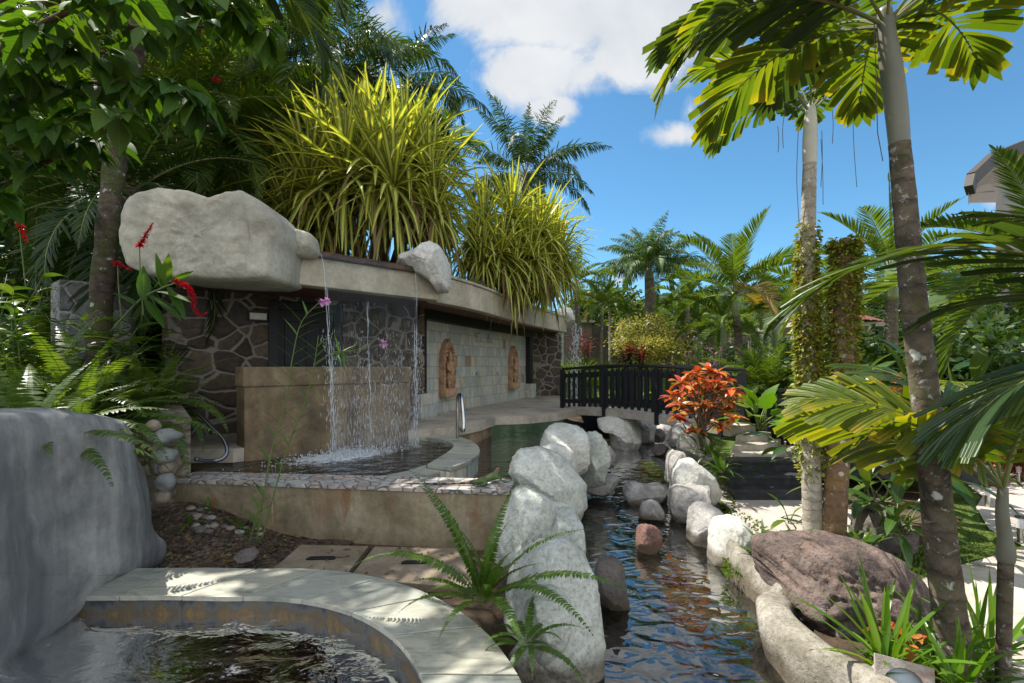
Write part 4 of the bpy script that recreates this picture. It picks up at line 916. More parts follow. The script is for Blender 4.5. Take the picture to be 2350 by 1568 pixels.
rock('stream_stone', M_rockgrey, 'small rough grey stone just downstream of the long one', 'stone', [(1468, 1180), (1475, 1158), (1500, 1149), (1520, 1158), (1524, 1178), (1512, 1192), (1485, 1194)], 6.0, .14, .18, gS, amp=.12)
rock('bank_rock', M_rockgrey, 'tall grey rock at the right bank below the croton', 'rock', [(1532, 1090), (1536, 1050), (1550, 1033), (1572, 1040), (1585, 1075), (1575, 1105), (1550, 1110)], 7.2, .2, .3, gR)
rock('bank_rock', M_rockwhite, 'largest pale rock at the right bank, sloping towards the black steps', 'rock', [(1543, 1140), (1548, 1085), (1565, 1056), (1590, 1050), (1610, 1070), (1640, 1095), (1664, 1122), (1655, 1150), (1620, 1165), (1570, 1160)], 6.35, .35, .4, gR, pw=2.6)
rock('bank_rock', M_rockgrey, 'split grey rock with a flat top at the right bank', 'rock', [(1543, 1170), (1544, 1128), (1560, 1117), (1600, 1120), (1645, 1122), (1650, 1150), (1640, 1185), (1605, 1205), (1575, 1200), (1553, 1190)], 5.9, .25, .35, gR, pw=3.6)
rock('bank_rock', M_rockgrey, 'rounded beige grey rock between the split rock and the white one', 'rock', [(1584, 1225), (1590, 1175), (1612, 1156), (1640, 1162), (1672, 1185), (1672, 1225), (1650, 1252), (1610, 1248)], 5.25, .25, .3, gR)
rock('bank_rock', M_rockwhite, 'bright white rock at the right bank next to the pavement', 'rock', [(1638, 1280), (1640, 1225), (1655, 1195), (1690, 1187), (1720, 1200), (1730, 1235), (1722, 1275), (1700, 1320), (1660, 1310)], 4.75, .25, .3, gR, pw=3.)
rock('bank_rock', M_rockgrey, 'mid grey rock with mossy top under the croton', 'rock', [(1560, 1030), (1565, 1000), (1590, 985), (1625, 995), (1640, 1030), (1610, 1050), (1575, 1050)], 7.9, .3, .4, gR)
rock('bank_rock', M_rockgrey, 'grey rock tucked under the right end of the bridge', 'rock', [(1540, 1015), (1545, 985), (1565, 972), (1600, 975), (1615, 1000), (1600, 1025), (1560, 1028)], 8.6, .3, .4, gR)
rock('bridge_rock', M_rockwhite, 'large tan rock standing under the middle of the bridge', 'rock', [(1375, 985), (1372, 962), (1390, 955), (1430, 953), (1462, 958), (1478, 985), (1462, 1010), (1458, 1030), (1432, 1036), (1408, 1020), (1400, 995)], 10.5, .5, .5, pw=3.)
rock('bridge_rock', M_rockgrey, 'darker block of rock right of the tan one under the bridge', 'rock', [(1462, 1010), (1468, 965), (1500, 960), (1512, 985), (1500, 1010), (1480, 1018)], 11.3, .4, .4)
rock('stream_stone', M_rockdark, 'dark wedge shaped stone beneath the bridge', 'stone', [(1492, 1005), (1500, 987), (1518, 984), (1530, 1000), (1522, 1010), (1500, 1010)], 11.2, .2, .2, gS)
rock('stream_stone', M_rockgrey, 'dull grey stone at the waterline in the shade right of the tan rock', 'stone', [(1500, 990), (1520, 972), (1545, 975), (1556, 995), (1540, 1008), (1510, 1006)], 11.9, .3, .3, gS)
rock('stream_stone', M_rockdark, 'almost submerged dark stone downstream of the bridge', 'stone', [(1494, 1036), (1505, 1022), (1525, 1020), (1536, 1030), (1530, 1040), (1510, 1042)], 9.7, .18, .2, gS)
rock('stream_stone', M_rockgrey, 'small brownish stone between the smooth rock and the tan rock', 'stone', [(1386, 1060), (1390, 1030), (1402, 1024), (1413, 1040), (1410, 1066), (1396, 1072)], 8.3, .15, .2, gS)
# curb and brown boulder on the right
def curb(label, pts, w, h, seed):
    """a thick rounded concrete curb swept along the bank"""
    p = densify3([V(q) for q in pts], 10); mb = MB(); n = len(p); k = 22; vs = []
    for i, q in enumerate(p):
        d_ = (p[min(i+1, n-1)]-p[max(0, i-1)]).normalized(); s_ = V((d_.y, -d_.x, 0)).normalized(); e = min(1, min(i, n-1-i)/4+.35)
        for j in range(k):
            a = 2*math.pi*j/k; ca, sa = math.cos(a), math.sin(a); x = math.copysign(abs(ca)**.5, ca)*w*.5; z = math.copysign(abs(sa)**.7, sa)*h*.5
            v = q+s_*x*e+V((0, 0, z*(.75+.25*e))); v += V((noise.noise(v*2.2+V((seed, 0, 0))), noise.noise(v*2.2+V((0, seed, 0))), noise.noise(v*2.2+V((0, 0, seed)))))*.085; vs.append(tuple(v))
    mb.add(vs, [(i*k+j, i*k+(j+1) % k, (i+1)*k+(j+1) % k, (i+1)*k+j) for i in range(n-1) for j in range(k)]+[tuple(range(k))[::-1], tuple(range((n-1)*k, n*k))])
    return single(mb, 'curb_rock', M_curb, label, 'curb', 'mossy curbs along the right bank', smooth=True, loc=p[0])
def gp(u, v, z=-1.72): q = G(u, v, z); return (q.x, q.y, z-.22)
curb('mossy concrete curb from the white rock to the brown boulder', [gp(1680, 1235), gp(1715, 1275), gp(1745, 1305), gp(1775, 1335), gp(1800, 1365)], .20, .50, 3)
curb('long thick concrete curb in front of the brown boulder', [gp(1795, 1350), gp(1778, 1385), gp(1800, 1430), gp(1850, 1480), gp(1925, 1535), gp(2010, 1590), gp(2100, 1680)], .27, .56, 8)
rock('boulder', M_brown, 'big reddish brown boulder on the right bank of the stream', 'boulder', [(1764, 1310), (1764, 1262), (1795, 1243), (1880, 1243), (1960, 1246), (2030, 1265), (2095, 1300), (2145, 1355), (2170, 1410), (2150, 1480), (2060, 1520), (1950, 1500), (1860, 1465), (1800, 1410), (1775, 1350)], 3.75, .55, .6, pw=3.0, amp=.07, freq=2.2, ns=44, nt=170, fine=.035, planes=5, crag=.2)
rock('garden_rock', M_rockdark, 'half hidden tan rock under the big leaves behind the twin trunks', 'rock', [(1990, 1250), (1995, 1170), (2020, 1145), (2060, 1165), (2085, 1230), (2080, 1290), (2030, 1290)], 4.9, .3, .4)
# ================================================================ BRIDGE
br = thing('footbridge', 'arched concrete footbridge with black picket railings over the stream', 'bridge', (2.6, 10.3, -1.3))
BA, BB = V((1.34, 12.15, 0)), V((3.74, 8.52, 0)); dB = (BB-BA).normalized(); nB = V((-dB.y, dB.x, 0)); nB = nB if nB.y > 0 else -nB; LB_ = (BB-BA).length
def bz(t): return -1.05+.09*math.sin(math.pi*min(1, max(0, t)))
def bp(t, off=0., z=0.): p = BA+dB*(t*LB_)+nB*off; return V((p.x, p.y, bz(t)+z))
mb = MB(); vs = []; N_ = 24
for i in range(N_+1):
    t = -.06+1.10*i/N_
    for off, dz in ((-.10, 0), (-.10, -.17), (.70, -.17), (.70, 0)): vs.append(tuple(bp(t, off, dz)))
fs = [(i*4+k, (i+1)*4+k, (i+1)*4+(k+1) % 4, i*4+(k+1) % 4) for i in range(N_) for k in range(4)]+[(0, 1, 2, 3), (N_*4+3, N_*4+2, N_*4+1, N_*4)]
mb.add(vs, fs); part(mb, 'deck_slab', M_pave, br, bevel=.015)
def railing(off):
    mb = MB(); pr_ = [bp(i/12, off, 1.0-.0) for i in range(13)]
    for p, q in ((0, .34), (.34, .68), (.68, 1.0)): mb.beam(bp(p, off, .98), bp(q, off, .98), .085, .04); mb.beam(bp(p, off, .955), bp(q, off, .955), .05, .03)
    rl = part(mb, 'railing', M_black, br)
    for p, q in ((0, .34), (.34, .68), (.68, 1.0)):
        for z in (.80, .17):
            mb = MB(); mb.beam(bp(p, off, z), bp(q, off, z), .035, .10); subpart(mb, 'rail', M_black, rl)
        for k in range(8):
            t = p+(q-p)*(k+.5)/8; b_ = bp(t, off-.035, .04); mb = MB(); s_ = math.atan2(dB.y, dB.x); w, h = .040, .88; dd = nB*.012
            out5 = [(-w, 0), (w, 0), (w, h-.07), (0, h), (-w, h-.07)]
            mb.add([tuple(b_+dB*x+V((0, 0, z))+dd*sg) for sg in (-1, 1) for x, z in out5], [(0, 1, 2, 3, 4), (9, 8, 7, 6, 5)]+[(i, (i+1) % 5, 5+(i+1) % 5, 5+i)[::-1] for i in range(5)])
            subpart(mb, 'picket', M_black, rl)
    for t in (0, .34, .68, 1.0):
        mb = MB(); b_ = bp(t, off-.03, 0); mb.box((b_.x, b_.y, b_.z+.38), (.075, .075, 1.16), math.atan2(dB.y, dB.x)); subpart(mb, 'post', M_black, rl)
railing(-.075); railing(.62)
# concrete steps and black stairs
cs_ = thing('concrete_steps', 'pale concrete steps at the foot of the bridge above the black stairs', 'steps', (3.9, 8.0, -1.8))
mb = MB(); mb.prism([(3.72, 8.05), (4.30, 8.15), (4.7, 8.7), (4.1, 8.6)], -1.7, -1.17); part(mb, 'step', M_pave, cs_, bevel=.01)
mb = MB(); mb.prism([(3.52, 7.72), (4.25, 7.85), (4.9, 8.7), (4.3, 8.2), (3.72, 8.08)], -1.75, -1.27); part(mb, 'step', M_pave, cs_, bevel=.01)
mb = MB(); mb.prism([(3.40, 7.42), (4.15, 7.48), (5.6, 8.9), (4.6, 8.7), (3.5, 7.75)], -1.8, -1.365); part(mb, 'step', M_pave, cs_, bevel=.01)
st = thing('black_stairs', 'black painted wooden stairs down to the pale pavement', 'stairs', (3.6, 7.0, -1.85))
for k, (y0, y1, z) in enumerate(((7.12, 7.44, -1.40), (6.84, 7.18, -1.555), (6.62, 6.94, -1.70))):
    mb = MB(); mb.box((3.75-.03*k, (y0+y1)/2, z-.02), (1.30, y1-y0, .045)); part(mb, 'tread', M_blackstair, st, bevel=.006)
    mb = MB(); mb.box((3.75-.03*k, y0+.035, z-.105+(.0 if k < 2 else .02)), (1.26, .03, .12)); part(mb, 'riser', M_blackstair, st)
mb = MB(); mb.box((3.7, 6.65, -1.775), (1.29, .05, .15)); part(mb, 'base_board', M_blackstair, st)
# dark fence and low deck behind the trunks
fn = thing('picket_fence', 'dark picket fence behind the twin palm trunks', 'fence', (4.9, 8, -1.85))
fp, fq = V((4.55, 8.6, 0)), V((5.6, 7.2, 0)); fd = (fq-fp).normalized()
mb = MB(); mb.beam(fp+V((0, 0, -.42)), fq+V((0, 0, -.42)), .09, .05); mb.beam(fp+V((0, 0, -.60)), fq+V((0, 0, -.60)), .04, .08); mb.beam(fp+V((0, 0, -1.25)), fq+V((0, 0, -1.25)), .04, .08); part(mb, 'rail', M_black, fn)
for k in range(12):
    p = fp+(fq-fp)*((k+.5)/12); mb = MB(); mb.box((p.x, p.y, -.94), (.10, .03, .92), math.atan2(fd.y, fd.x)); part(mb, 'picket', M_black, fn)
for k in range(3):
    p = fp+(fq-fp)*(k/2); mb = MB(); mb.box((p.x, p.y, -1.15), (.09, .09, 1.5)); part(mb, 'post', M_black, fn)
mb = MB(); mb.prism([(4.35, 7.2), (6.4, 6.4), (6.8, 8.6), (5.0, 9.2)], -1.6, -1.42); single(mb, 'low_deck', M_blackstair, 'low black timber deck behind the twin trunks', 'deck', loc=(5, 7.5, -1.85))
# far wall, gate piers, houses
M_oldc = stonemat('dark_pier_concrete', (.14, .12, .10), (.06, .055, .05), (.20, .18, .16), .8, .9, .3, .6)
fw = thing('boundary_wall', 'long grey concrete wall behind the garden', 'wall', (6, 25, -1))
mb = MB(); mb.prism([(2.6, 24.5), (6.0, 24.0), (14.5, 23.0), (14.5, 23.3), (6.0, 24.3), (2.6, 24.8)], -1.6, [2.05, 1.95, 1.15, 1.15, 1.95, 2.05]); part(mb, 'wall_body', stonemat('old_concrete', (.14, .12, .10), (.06, .055, .05), (.20, .18, .16), .8, .9, .3, .6), fw)
for k, (u, v0, Y, lab) in enumerate(((1345, 733, 24.1, 'stone pier with a pointed terracotta cap at the far wall, behind the spout waterfall'), (1436, 745, 23.8, 'stone pier with a pointed terracotta cap at the far wall, behind the thin trunk'))):
    th = thing('gate_pier', lab, 'pier', (P(u, v0, Y).x, Y, -1.2), 'capped piers at the far wall'); z1 = P(u, v0+8, Y).z; x = P(u, v0, Y).x
    mb = MB(); mb.box((x, Y, (z1-1.2)/2), (.5, .5, z1+1.2)); part(mb, 'pier', M_oldc, th); mb = MB(); mb.box((x, Y, z1+.04), (.75, .75, .10)); part(mb, 'cap_slab', M_deck, th)
    mb = MB(); mb.box((x, Y, z1+.35), (.62, .62, .55), 0, 0, .12); part(mb, 'cap', M_roof, th)
gh = thing('garden_house', 'low house with a red tiled roof beyond the garden', 'house', (15, 24, -1.5))
M_cream = plain('cream_render', (.42, .38, .31), .85); M_hwall = plain('olive_grey_render', (.22, .21, .17), .85)
a_ = P(1747, 760, 22); mb = MB(); mb.box((a_.x+.42, 22.2, a_.z-1.1), (.86, .9, 2.3)); part(mb, 'gate_wall', M_hwall, gh)
mb = MB(); mb.beam(P(1790, 762, 22), P(1990, 768, 22), .3, .28); part(mb, 'beam', M_soffit, gh)
c_ = P(1893, 740, 26); mb = MB(); mb.box((c_.x, 27, c_.z-2.0), (4.2, 3.6, 3.6)); part(mb, 'wall', M_cream, gh)
def tileroof(cx, cy, z0, z1, hw, nseg=8, mat=None):
    mb = MB(); n_ = 120; vs = []; 
    for k in range(2):
        for i in range(n_):
            a = 2*math.pi*i/n_; q = math.floor(i/(n_/nseg)); am = (q+.5)*2*math.pi/nseg; rr_ = hw/math.cos(a-am)*math.cos(math.pi/nseg)
            w_ = .05*(i % 2); r_ = rr_*(1-.85*k); vs.append((cx+r_*math.cos(a), cy+r_*math.sin(a), (z0 if k == 0 else z1)+w_))
    fs = [(i, (i+1) % n_, n_+(i+1) % n_, n_+i) for i in range(n_)]+[tuple(range(n_, 2*n_)), tuple(range(n_))[::-1]]
    mb.add(vs, fs); return mb
part(tileroof(c_.x+.1, 27, P(0, 742, 26).z, P(0, 698, 26).z, 3.1), 'roof', M_roof, gh)
mb = MB(); mb.box((c_.x+.1, 27, P(0, 742, 26).z-.15), (4.9, 4.6, .22)); part(mb, 'eave_board', M_cream, gh)
hs = thing('hillside_house', 'house with a wide curved eave high at the right edge', 'house', (24, 19, -1))
M_eave = plain('taupe_eave', (.30, .235, .20), .8, nz=.15); M_gut = plain('dark_gutter', (.05, .04, .032), .6)
ev = [(2222, 452, 18), (2228, 425, 18.2), (2275, 380, 19), (2350, 349, 20), (2500, 320, 22)]
up = [P(u, v-8, Y) for u, v, Y in ev]; mid = [P(u, v+14, Y) for u, v, Y in ev]
inn = [P(2285, 465, 20), P(2290, 452, 20.3), P(2300, 415, 21), P(2350, 385, 22), P(2500, 360, 24)]
mb = MB(); n_ = 5
mb.add([tuple(p) for p in mid]+[tuple(p) for p in inn]+[tuple(p+V((0, 0, .5))) for p in inn]+[tuple(p) for p in up], [(i, i+1, n_+i+1, n_+i) for i in range(4)]+[(2*n_+i, 2*n_+i+1, 3*n_+i+1, 3*n_+i) for i in range(4)]+[(3*n_+i, 3*n_+i+1, i+1, i) for i in range(4)]); part(mb, 'eave', M_eave, hs)
mb = MB()
for p, q in zip(up, up[1:]): mb.beam(p+V((0, -.05, .1)), q+V((0, -.05, .1)), .25, .45)
part(mb, 'gutter', M_gut, hs)
mb = MB(); lo = [V((p.x, p.y, -1.6)) for p in inn]; bk = [V((p.x*1.02+.2, p.y*1.02+.3, p.z+.5)) for p in inn]
mb.add([tuple(p) for p in inn]+[tuple(p) for p in lo], [(i, i+1, n_+i+1, n_+i) for i in range(4)]); e_ = inn[0]; f_ = V((e_.x*1.3, e_.y*1.3, 0))
mb.add([tuple(e_), (e_.x, e_.y, -1.6), (f_.x, f_.y, -1.6), (f_.x, f_.y, e_.z)], [(0, 1, 2, 3)])
part(mb, 'wall', plain('grey_render', (.25, .235, .225), .85), hs)
mb = MB(); mb.add([tuple(p+V((0, 0, .3))) for p in up]+[tuple(p*1.3+V((0, 0, -.6))) for p in up], [(i, i+1, n_+i+1, n_+i) for i in range(4)]); part(mb, 'roof', M_roof, hs)
# path lights
def bollard(u, v, h, label):
    g = G(u, v, ZP); th = thing('path_light', label, 'lamp', g, 'bollard lights along the garden path'); k = h
    mb = MB(); mb.tube([g, g+V((0, 0, .56*k))], .027, 16); part(mb, 'post', M_steel, th, smooth=False)
    mb = MB(); mb.tube([g+V((0, 0, .56*k)), g+V((0, 0, .93*k))], [.029, .040], 18); part(mb, 'diffuser', plain('white_diffuser', (.72, .70, .74), .35), th, smooth=False)
    mb = MB(); mb.tube([g+V((0, 0, .93*k)), g+V((0, 0, k))], [.042, .042], 18); part(mb, 'cap', M_darksteel, th)
bollard(2266, 1164, .28, 'steel path light in the middle, on the grass corner where the paths meet')
bollard(2338, 1107, .27, 'farthest steel path light, beyond the curve of the path')
bollard(2341, 1246, .28, 'nearest steel path light, at the right edge of the photo')
# flood light at the lower right
fl = thing('flood_light', 'rusty square garden flood light half hidden by the blade leaves', 'lamp', P(2080, 1600, 2.55))
c = P(2075, 1580, 2.5); ax = V((-.25, -.9, .35)).normalized(); sx_ = V((.93, -.3, -.12)).normalized(); sy_ = ax.cross(sx_)
mb = MB()
def fq_(x, y, d): return tuple(c+sx_*x+sy_*y+ax*d)
sq = [(-.13, -.13), (.13, -.13), (.13, .13), (-.13, .13)]; nn = 24; ci = [(.095*math.cos(2*math.pi*k/nn-math.pi*.75), .095*math.sin(2*math.pi*k/nn-math.pi*.75)) for k in range(nn)]
def sqp(k): a = 2*math.pi*k/nn-math.pi*.75; m_ = max(abs(math.cos(a)), abs(math.sin(a))); return (.13*math.cos(a)/m_, .13*math.sin(a)/m_)
vs = [fq_(*ci[k], .01) for k in range(nn)]+[fq_(*sqp(k), .01) for k in range(nn)]+[fq_(*sqp(k), -.01) for k in range(nn)]+[fq_(*ci[k], -.03) for k in range(nn)]
mb.add(vs, [(a*nn+k, a*nn+(k+1) % nn, (a+1)*nn+(k+1) % nn, (a+1)*nn+k) for a in range(3) for k in range(nn)]+[(k, 3*nn+k, 3*nn+(k+1) % nn, (k+1) % nn) for k in range(nn)])
part(mb, 'face_plate', stonemat('rusty_steel', (.36, .31, .27), (.22, .12, .07), (.42, .38, .35), 9., .6, .3), fl)
mb = MB(); mb.tube([c+ax*(-.02), c+ax*(-.05)], [.094, .094], 24)
for r_ in (.085, .07, .055):
    for k in range(int(r_*330)): a = k*2*math.pi/int(r_*330); mb.sphere(fq_(r_*math.cos(a), r_*math.sin(a), -.018), .006, 0, 5, 4)
part(mb, 'reflector', plain('ribbed_glass', (.55, .58, .50), .15, 0, .8), fl)
mb = MB(); mb.tube([c-ax*.012, c-ax*.10, c-ax*.17, c-ax*.20], [.125, .12, .09, .03], 20); part(mb, 'housing', plain('blue_grey_metal', (.36, .42, .45), .4), fl, smooth=True)
# ================================================================ PLANTS: materials and builders
LM = {}
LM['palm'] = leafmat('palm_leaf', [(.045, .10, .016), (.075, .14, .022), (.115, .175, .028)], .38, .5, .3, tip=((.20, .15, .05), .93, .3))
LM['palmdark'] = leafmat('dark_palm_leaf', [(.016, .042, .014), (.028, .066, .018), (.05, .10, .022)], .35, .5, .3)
LM['queen'] = leafmat('drooping_palm_leaf', [(.04, .09, .024), (.06, .12, .028), (.09, .14, .032)], .34, .5, .3)
LM['yellowpalm'] = leafmat('sunlit_palm_leaf', [(.065, .115, .012), (.11, .155, .014), (.17, .20, .018)], .5, .42, .35, (1.3, 1.35, .3), tip=((.30, .25, .025), .86, .5), patch=((.24, .25, .02), 3., .64), ribs=9)  # broad palm leaf with sunlight put into its colour
LM['limepalm'] = leafmat('lime_palm_leaf', [(.12, .19, .012), (.17, .23, .014), (.24, .27, .02)], .5, .4, .45, (1.5, 1.35, .3), ribs=9)  # brightest copy of the broad palm leaf, full sun put into its colour
LM['shadepalm'] = leafmat('shaded_palm_leaf', [(.028, .058, .02), (.04, .08, .022), (.06, .10, .022)], .4, .35, .5, (1.6, 1.4, .3), ribs=9)  # dark copy of the sunlit leaf, shade put into its colour
LM['oldfrond'] = leafmat('dry_frond', [(.20, .15, .05), (.26, .19, .06), (.16, .14, .05)], .3, .6, .2)
LM['fern'] = leafmat('fern_leaf', [(.045, .11, .014), (.065, .14, .018), (.09, .165, .02)], .42, .38, .45, (1.45, 1.35, .35))
LM['ferndark'] = leafmat('shaded_fern_leaf', [(.05, .105, .022), (.075, .14, .03), (.10, .16, .03)], .45, .4, .45, (1.5, 1.35, .35), tip=((.22, .20, .03), .95, .3))
LM['broad'] = leafmat('broad_leaf', [(.03, .085, .014), (.045, .115, .018), (.075, .145, .02)], .45, .6, .3, (1.6, 1.5, .25), vein=((.11, .19, .05), 9., .06, .5))
LM['gloss'] = leafmat('glossy_leaf', [(.022, .065, .012), (.04, .095, .016), (.08, .135, .018)], .38, .3, .45, (1.6, 1.45, .3), vein=((.12, .18, .05), 14., .06, .4), tip=((.30, .26, .03), .97, .4))
LM['pand'] = leafmat('striped_strap_leaf', [(.14, .20, .045), (.18, .24, .05), (.16, .22, .07)], .36, .45, .4, (1.2, 1.25, .4), stripe=((.62, .57, .12), .36), tip=((.30, .25, .10), .97, .2))
LM['dead'] = leafmat('dead_leaf', [(.11, .075, .04), (.17, .12, .065), (.22, .18, .10)], .15, .8, .15, (1.1, .9, .5))
LM['strap'] = leafmat('blade_leaf', [(.07, .17, .016), (.10, .21, .02), (.15, .25, .03)], .42, .35, .45, (1.4, 1.35, .3), tip=((.35, .33, .05), .93, .3))
LM['reed'] = leafmat('reed_leaf', [(.05, .13, .022), (.08, .17, .025), (.12, .20, .03)], .35, .4, .4)
LM['croton'] = leafmat('croton_leaf', [(.46, .03, .02), (.34, .015, .03), (.50, .10, .025), (.55, .28, .08), (.42, .04, .025), (.16, .26, .02), (.50, .22, .07), (.24, .03, .03)], .3, .3, .5, (1.2, .85, .3), vein=((.62, .40, .08), 9., .09, .5))
LM['maroon'] = leafmat('maroon_leaf', [(.09, .012, .016), (.15, .02, .02), (.06, .012, .016)], .3, .3, .5, (1.5, .5, .4))
LM['copper'] = leafmat('copper_leaf', [(.35, .10, .03), (.42, .17, .05), (.20, .05, .03), (.10, .13, .03)], .3, .35, .4, (1.3, .8, .3))
LM['yshrub'] = leafmat('yellow_shrub_leaf', [(.20, .24, .04), (.32, .32, .08), (.42, .38, .12), (.12, .18, .03)], .3, .5, .3, (1.3, 1.2, .4))
LM['treed'] = leafmat('tree_leaf', [(.022, .055, .014), (.035, .08, .016), (.06, .105, .022)], .3, .45, .35)
LM['treel'] = leafmat('light_tree_leaf', [(.05, .09, .02), (.08, .125, .025), (.12, .155, .035)], .35, .5, .3)
LM['grass'] = leafmat('grass_blade', [(.05, .11, .015), (.08, .15, .02), (.13, .17, .03)], .35, .5, .3)
LM['moss'] = leafmat('small_epiphyte_leaf', [(.14, .20, .02), (.22, .27, .03), (.32, .33, .05), (.10, .085, .02), (.18, .25, .03), (.24, .15, .03)], .35, .4, .4, (1.3, 1.2, .3))
LM['redflower'] = leafmat('red_bract', [(.42, .012, .03), (.5, .02, .05), (.36, .01, .02)], .35, .4, .4, (1.3, .6, .6))
LM['orchid'] = leafmat('orchid_petal', [(.55, .35, .62), (.62, .42, .66), (.45, .12, .45)], .4, .4, .3, (1.1, .9, 1.1), tip=((.40, .05, .35), .7, .2))
M_stem = plain('green_stem', (.10, .14, .03), .5); M_rachis = plain('frond_stalk', (.16, .17, .05), .45); M_brownstem = plain('brown_stem', (.11, .075, .045), .8, nz=.5)
M_shaft = plain('grey_green_crownshaft', (.17, .17, .125), .45, nz=.4, scale=3.); M_shaftg = plain('green_crownshaft', (.20, .24, .09), .4, nz=.3, scale=3.)
def barkmat(name, base, dark, lichen, ring=16., moss=None, lth=.62, pale=None):
    m, t = newmat(name); p = nd(t, 'TexCoord').outputs['Object']; z = nd(t, 'SeparateXYZ', {0: p}).outputs[2]
    a = nd(t, 'TexNoise', {'Vector': p, 'Scale': 7., 'Detail': 7., 'Roughness': .65}).outputs[0]; b = nd(t, 'TexNoise', {'Vector': p, 'Scale': 16., 'Detail': 5., 'Roughness': .7, 'Distortion': .6}).outputs[0]
    col = ramp(t, a, [(.3, dark), (.6, base)])
    zz = mth(t, 'ADD', mth(t, 'MULTIPLY', z, ring), mth(t, 'MULTIPLY', a, 1.6)); rg = mth(t, 'POWER', mth(t, 'ABSOLUTE', mth(t, 'SUBTRACT', mth(t, 'FRACT', zz), .5)), 5.)
    rg = mth(t, 'MULTIPLY', rg, 32.)
    col = mixc(t, mth(t, 'MULTIPLY', rg, .38, clamp=True), col, tuple(k*.45 for k in dark))
    if moss:
        mm = nd(t, 'TexNoise', {'Vector': p, 'Scale': 3.2, 'Detail': 6., 'Roughness': .7}).outputs[0]
        col = mixc(t, nd(t, 'MapRange', {0: mm, 1: moss[1], 2: moss[1]+.1, 4: .85}).outputs[0], col, moss[0])
    l = nd(t, 'MapRange', {0: b, 1: lth-.04, 2: lth+.03, 4: .85}).outputs[0]; col = mixc(t, l, col, lichen)
    dk = nd(t, 'TexNoise', {'Vector': p, 'Scale': 4.2, 'Detail': 7., 'Roughness': .72, 'Distortion': .8}).outputs[0]
    col = mixc(t, nd(t, 'MapRange', {0: dk, 1: .52, 2: .64, 4: .7}).outputs[0], col, dark)
    sp = nd(t, 'TexVoronoi', {'Vector': nd(t, 'VectorMath', {0: p, 1: nd(t, 'VectorMath', {0: nd(t, 'TexNoise', {'Vector': p, 'Scale': 9., 'Detail': 3.}).outputs[1], 'Scale': .12}, operation='SCALE').outputs[0]}, operation='ADD').outputs[0], 'Scale': 7.})
    sm = mth(t, 'MULTIPLY', nd(t, 'MapRange', {0: sp.outputs['Distance'], 1: .16, 2: .22, 3: .9, 4: 0.}).outputs[0], mth(t, 'GREATER_THAN', nd(t, 'SeparateColor', {0: sp.outputs['Color']}).outputs[0], .55))
    col = mixc(t, sm, col, tuple(min(1, k*1.1) for k in lichen))
    h = mth(t, 'ADD', mth(t, 'MULTIPLY', b, .6), mth(t, 'MULTIPLY', rg, -.35))
    out(t, princ(t, col, .85, bump(t, h, .8, .015), .2)); return m
M_barkdark = barkmat('dark_ringed_bark', (.15, .12, .085), (.03, .026, .02), (.42, .43, .38), 8., ((.085, .095, .022), .53), .615)
M_barkpale = barkmat('pale_ringed_bark', (.40, .36, .29), (.24, .20, .15), (.52, .51, .46), 10., ((.22, .19, .06), .62), .62)
M_barkrust = barkmat('rusty_mossy_bark', (.24, .15, .085), (.12, .075, .045), (.46, .46, .42), 7., ((.26, .15, .03), .53), .64)
M_barkleft = barkmat('mossy_palm_bark', (.11, .08, .062), (.035, .027, .022), (.30, .31, .28), 9., ((.05, .065, .014), .46), .64)
M_barkfar = barkmat('palm_bark', (.17, .14, .10), (.08, .065, .05), (.28, .27, .23), 7.)
M_barkgreen = plain('green_palm_stem', (.13, .17, .06), .5, nz=.4)

